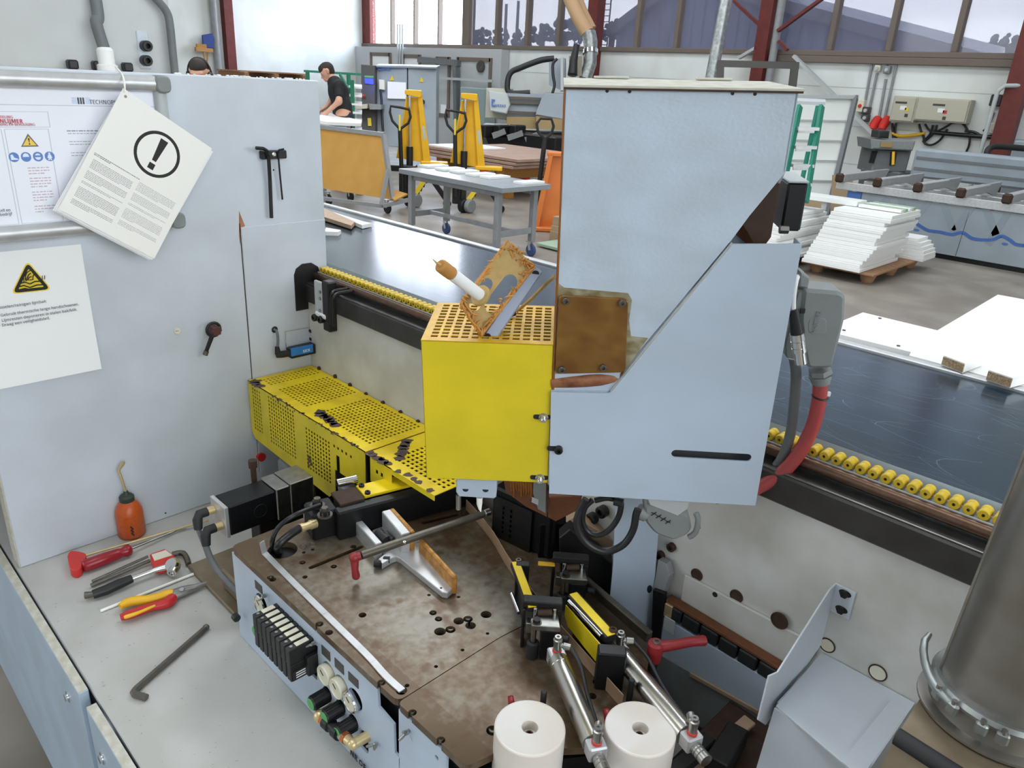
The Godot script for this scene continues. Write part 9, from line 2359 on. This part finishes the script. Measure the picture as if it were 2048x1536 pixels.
func white_stacks() -> void:
	rng.seed = 19
	for k in 2:
		var t := thing("pallet", ["low moulded pallet with cup feet under the large white board stack", "low moulded pallet under the board stack half hidden by the shield"][k], "pallet", [vec(-2.9, 0, -8.3), vec(-3.75, 0, -7.9)][k])
		var o := [vec(-2.9, 0, -8.35), vec(-3.75, 0, -7.9)][k] as Vector3
		obj("deck", mb().box(o + Y * 0.105, vec(0.74, 0.022, 1.5), 0.004), M.pallet, t)
		for i in 2:
			for j in 3: obj("cup_foot", mb().lathe([pt(0, 0.001), pt(0.055, 0.001), pt(0.085, 0.095), pt(0, 0.095)], o + vec(-0.26 + 0.52 * i, 0, -0.58 + 0.58 * j), Y, 14), M.pallet, t)
	for i in 15:
		var f := i / 14.0
		var y := 0.118 + 0.036 * i
		var x1 := -2.56 + 0.05 * rng.randf() + (0.06 * f if i > 2 else -0.04)
		solo("white_board", mb().span(vec(-3.24 + 0.10 * f, y, -8.5 - rng.randf() * 0.2), vec(x1 - 0.1, y + 0.034, -7.56 - 0.28 * f + 0.03 * rng.randf()), 0.002), M.melamine, "white coated board in the large stack on the floor, layer %s" % ["one, at the very bottom", "two from the bottom", "three from the bottom", "four from the bottom", "five from the bottom", "six from the bottom", "seven from the bottom", "in the exact middle", "eight from the top down", "six from the top", "five from the top", "four from the top", "three from the top", "two from the top", "one, at the very top"][i], "board", "white boards in the large stack")
	for i in 6:
		var y := 0.118 + 0.036 * i
		solo("white_board", mb().span(vec(-3.2, y, -9.15), vec(-2.46 - 0.012 * i * i * 0.4, y + 0.034, -8.74 - 0.02 * i), 0.002), M.melamine, "white board in the low rear stack beside the panel saw, %s" % ["lowest", "second", "third", "fourth", "fifth", "topmost"][i], "board", "white boards in the low rear stack")
	for i in 12:
		var y := 0.118 + 0.036 * i
		solo("white_board", mb().span(vec(-4.1, y, -8.5 + rng.randf() * 0.1), vec(-3.34 - 0.08 * rng.randf() - 0.006 * i, y + 0.034, -7.2 - 0.05 * rng.randf() - 0.02 * i), 0.002), M.melamine, "white board in the stack half hidden by the shield, layer %s" % ["one, lowest", "two", "three", "four", "five", "six", "seven", "eight", "nine", "ten", "eleven", "twelve, topmost"][i], "board", "white boards in the half hidden stack")
	var yt := 0.66
	solo("bridging_board", mb().span(vec(-4.3, yt, -8.35), vec(-3.02, yt + 0.05, -8.1), 0.003), M.melamine, "long white panel bridging the tops of the two white board stacks", "panel")
	for i in 4: solo("narrow_board", mb().span(vec(-3.0, yt + 0.002, -8.16 - 0.12 * i), vec(-2.58, yt + 0.03, -8.09 - 0.12 * i), 0.002), [M.melamine, M.board_green, M.melamine, M.board_green][i], "narrow %s slat on top of the large white stack, %s" % [["white", "green", "white", "green"][i], ["nearest", "second", "third", "farthest"][i]], "slat")

func belt_boards() -> void:
	var t := thing("outfeed_table", "roller table behind the belt carrying the white panels", "table", vec(-0.2, 0, -1.9))
	obj("top", mb().span(vec(-0.57, 1.17, -1.69), vec(0.5, 1.2, -1.51), 0.003), M.tube_grey, t)
	obj("side_bed", mb().span(vec(-0.36, 1.17, -2.15), vec(0.5, 1.2, -1.69), 0.003), M.tube_grey, t)
	for x in [-0.3, 0.4]:
		for z in [-2.1, -1.6]: obj("leg", mb().span(vec(x - 0.03, 0, z - 0.03), vec(x + 0.03, 1.17, z + 0.03), 0.003), M.tube_grey, t)
	var A := [vec(-0.5748, 1.236, -1.5878), vec(-0.5848, 1.236, -1.6349), vec(-0.5842, 1.236, -1.7402), vec(-0.3768, 1.236, -1.7363), vec(-0.3848, 1.236, -1.5319), vec(-0.5461, 1.236, -1.5248)]
	for i in 2:
		var s := []
		for q in A: s.append(q + vec(0.008 * i, -0.018 * i - 0.0008, 0.004 * i))
		var wb := solo("white_board", mb().poly3(s, -Y * 0.0165), M.melamine, ["white panel with small holes on the outfeed table, left of the big ones", "white panel lying under the left holed panel on the outfeed table"][i], "panel")
		if i == 0:
			for q in [vec(-0.5396, 1.2365, -1.7214), vec(-0.5521, 1.2365, -1.5587), vec(-0.4393, 1.2365, -1.5479)]: obj("hole", mb().cyl(q - Y * 0.001, q + Y * 0.0004, 0.0035, 12), M.dark_panel, wb)
	var Bq := [vec(-0.4181, 1.236, -1.5944), vec(-0.427, 1.236, -2.2274), vec(-0.3088, 1.236, -2.2386), vec(-0.1658, 1.236, -1.4954), vec(-0.399, 1.236, -1.5036)]
	for i in 3:
		var s := []
		for q in Bq: s.append(q + vec(0.01 * i - 0.005, -0.0125 * i, 0.006 * i))
		solo("white_board", mb().poly3(s, -Y * 0.0115), M.melamine, "large white panel on the outfeed table at the right edge, %s of three" % ["top", "middle", "bottom"][i], "panel", "large white panels on the outfeed table")
	for q in [[[vec(-0.3436, 1.256, -1.4905), vec(-0.3458, 1.256, -1.5238), vec(-0.2927, 1.256, -1.5543), vec(-0.304, 1.256, -1.4742)], "smaller and farther"], [[vec(-0.2652, 1.256, -1.4723), vec(-0.265, 1.256, -1.5092), vec(-0.2081, 1.256, -1.5315), vec(-0.2259, 1.256, -1.4617)], "larger and nearer"]]:
		var p := thing("edged_strip", "white strip with a raw chipboard end on the big white panels, %s one" % q[1], "strip", q[0][0])
		obj("strip", mb().poly3(q[0], -Y * 0.0185), M.melamine, p)
		var a: Vector3 = q[0][0]
		var b: Vector3 = q[0][3]
		obj("raw_edge", mb().beam(a - Y * 0.0095, b - Y * 0.0095, 0.002, 0.015), M.chipboard, p)
		for k in 3: obj("dowel_hole", mb().cyl(a.lerp(b, 0.2 + 0.3 * k) - Y * 0.0095, a.lerp(b, 0.2 + 0.3 * k) - Y * 0.0095 + (b - a).cross(Y).normalized() * -0.0022, 0.002, 8), M.ink, p)
	for q in [[[vec(-2.2986, 1.245, -1.4048), vec(-2.0091, 1.245, -1.3498), vec(-1.9592, 1.245, -1.3016), vec(-2.1798, 1.245, -1.3127)], M.edge_strip, "pale brown board on the belt table's far end"], [[vec(-2.2828, 1.243, -1.3949), vec(-2.0052, 1.243, -1.3805), vec(-1.9724, 1.243, -1.3875), vec(-1.9592, 1.243, -1.3413)], M.melamine, "white board beside the brown one on the belt table's far end"], [[vec(-1.9811, 1.242, -1.2282), vec(-1.9271, 1.242, -1.2451), vec(-1.9058, 1.242, -1.2209), vec(-1.9315, 1.242, -1.1903)], M.melamine, "small white offcut on the belt table near the hood"]]:
		solo("belt_board", mb().poly3(q[0], -Y * 0.0115), q[1], q[2], "board")


func _ready() -> void:
	var cam := Camera3D.new()
	cam.name = "camera"
	cam.fov = rad_to_deg(2.0 * atan(768.0 / 1512.0))
	cam.near = 0.02
	cam.far = 300.0
	add_child(cam)
	cam.transform = Transform3D(Basis(Vector3(0.70638,0.05262,-0.70588),Vector3(-0.29843,0.92641,-0.22958),Vector3(0.64185,0.37282,0.67010)), vec(0, 1.68, 0))
	cam.current = true
	var we := WorldEnvironment.new()
	we.name = "environment"
	var e := Environment.new()
	e.background_mode = Environment.BG_SKY
	var sm := ProceduralSkyMaterial.new()
	sm.sky_top_color = Color(0.80, 0.86, 0.95)
	sm.sky_horizon_color = Color(0.96, 0.97, 1.0)
	sm.ground_horizon_color = Color(0.75, 0.76, 0.76)
	sm.ground_bottom_color = Color(0.5, 0.5, 0.48)
	sm.sky_energy_multiplier = 3.6
	e.sky = Sky.new()
	e.sky.sky_material = sm
	e.tonemap_mode = Environment.TONE_MAPPER_LINEAR
	e.tonemap_exposure = 1.0
	e.sdfgi_enabled = true
	e.ssao_enabled = true
	e.ssil_enabled = true
	we.environment = e
	add_child(we)
	materials()
	skylight(-4.5, 1.0, 10.0, 2.4, 17.0)
	skylight(-6.0, -5.0, 14.0, 1.8, 44.0)
	skylight(-9.0, -10.5, 16.0, 1.6, 30.0)
	side_window("window_20", vec(-8.0, 3.1, ZN - 0.02), vec(0, 0, -1), 9.0, 3.4, 15.0)
	side_window("window_21", vec(XR - 0.02, 3.1, -1.0), vec(-1, 0, 0), 9.0, 3.4, 26.0)
	hall()
	outside()
	machine()
	table()
	glue_unit()
	tools()
	background()
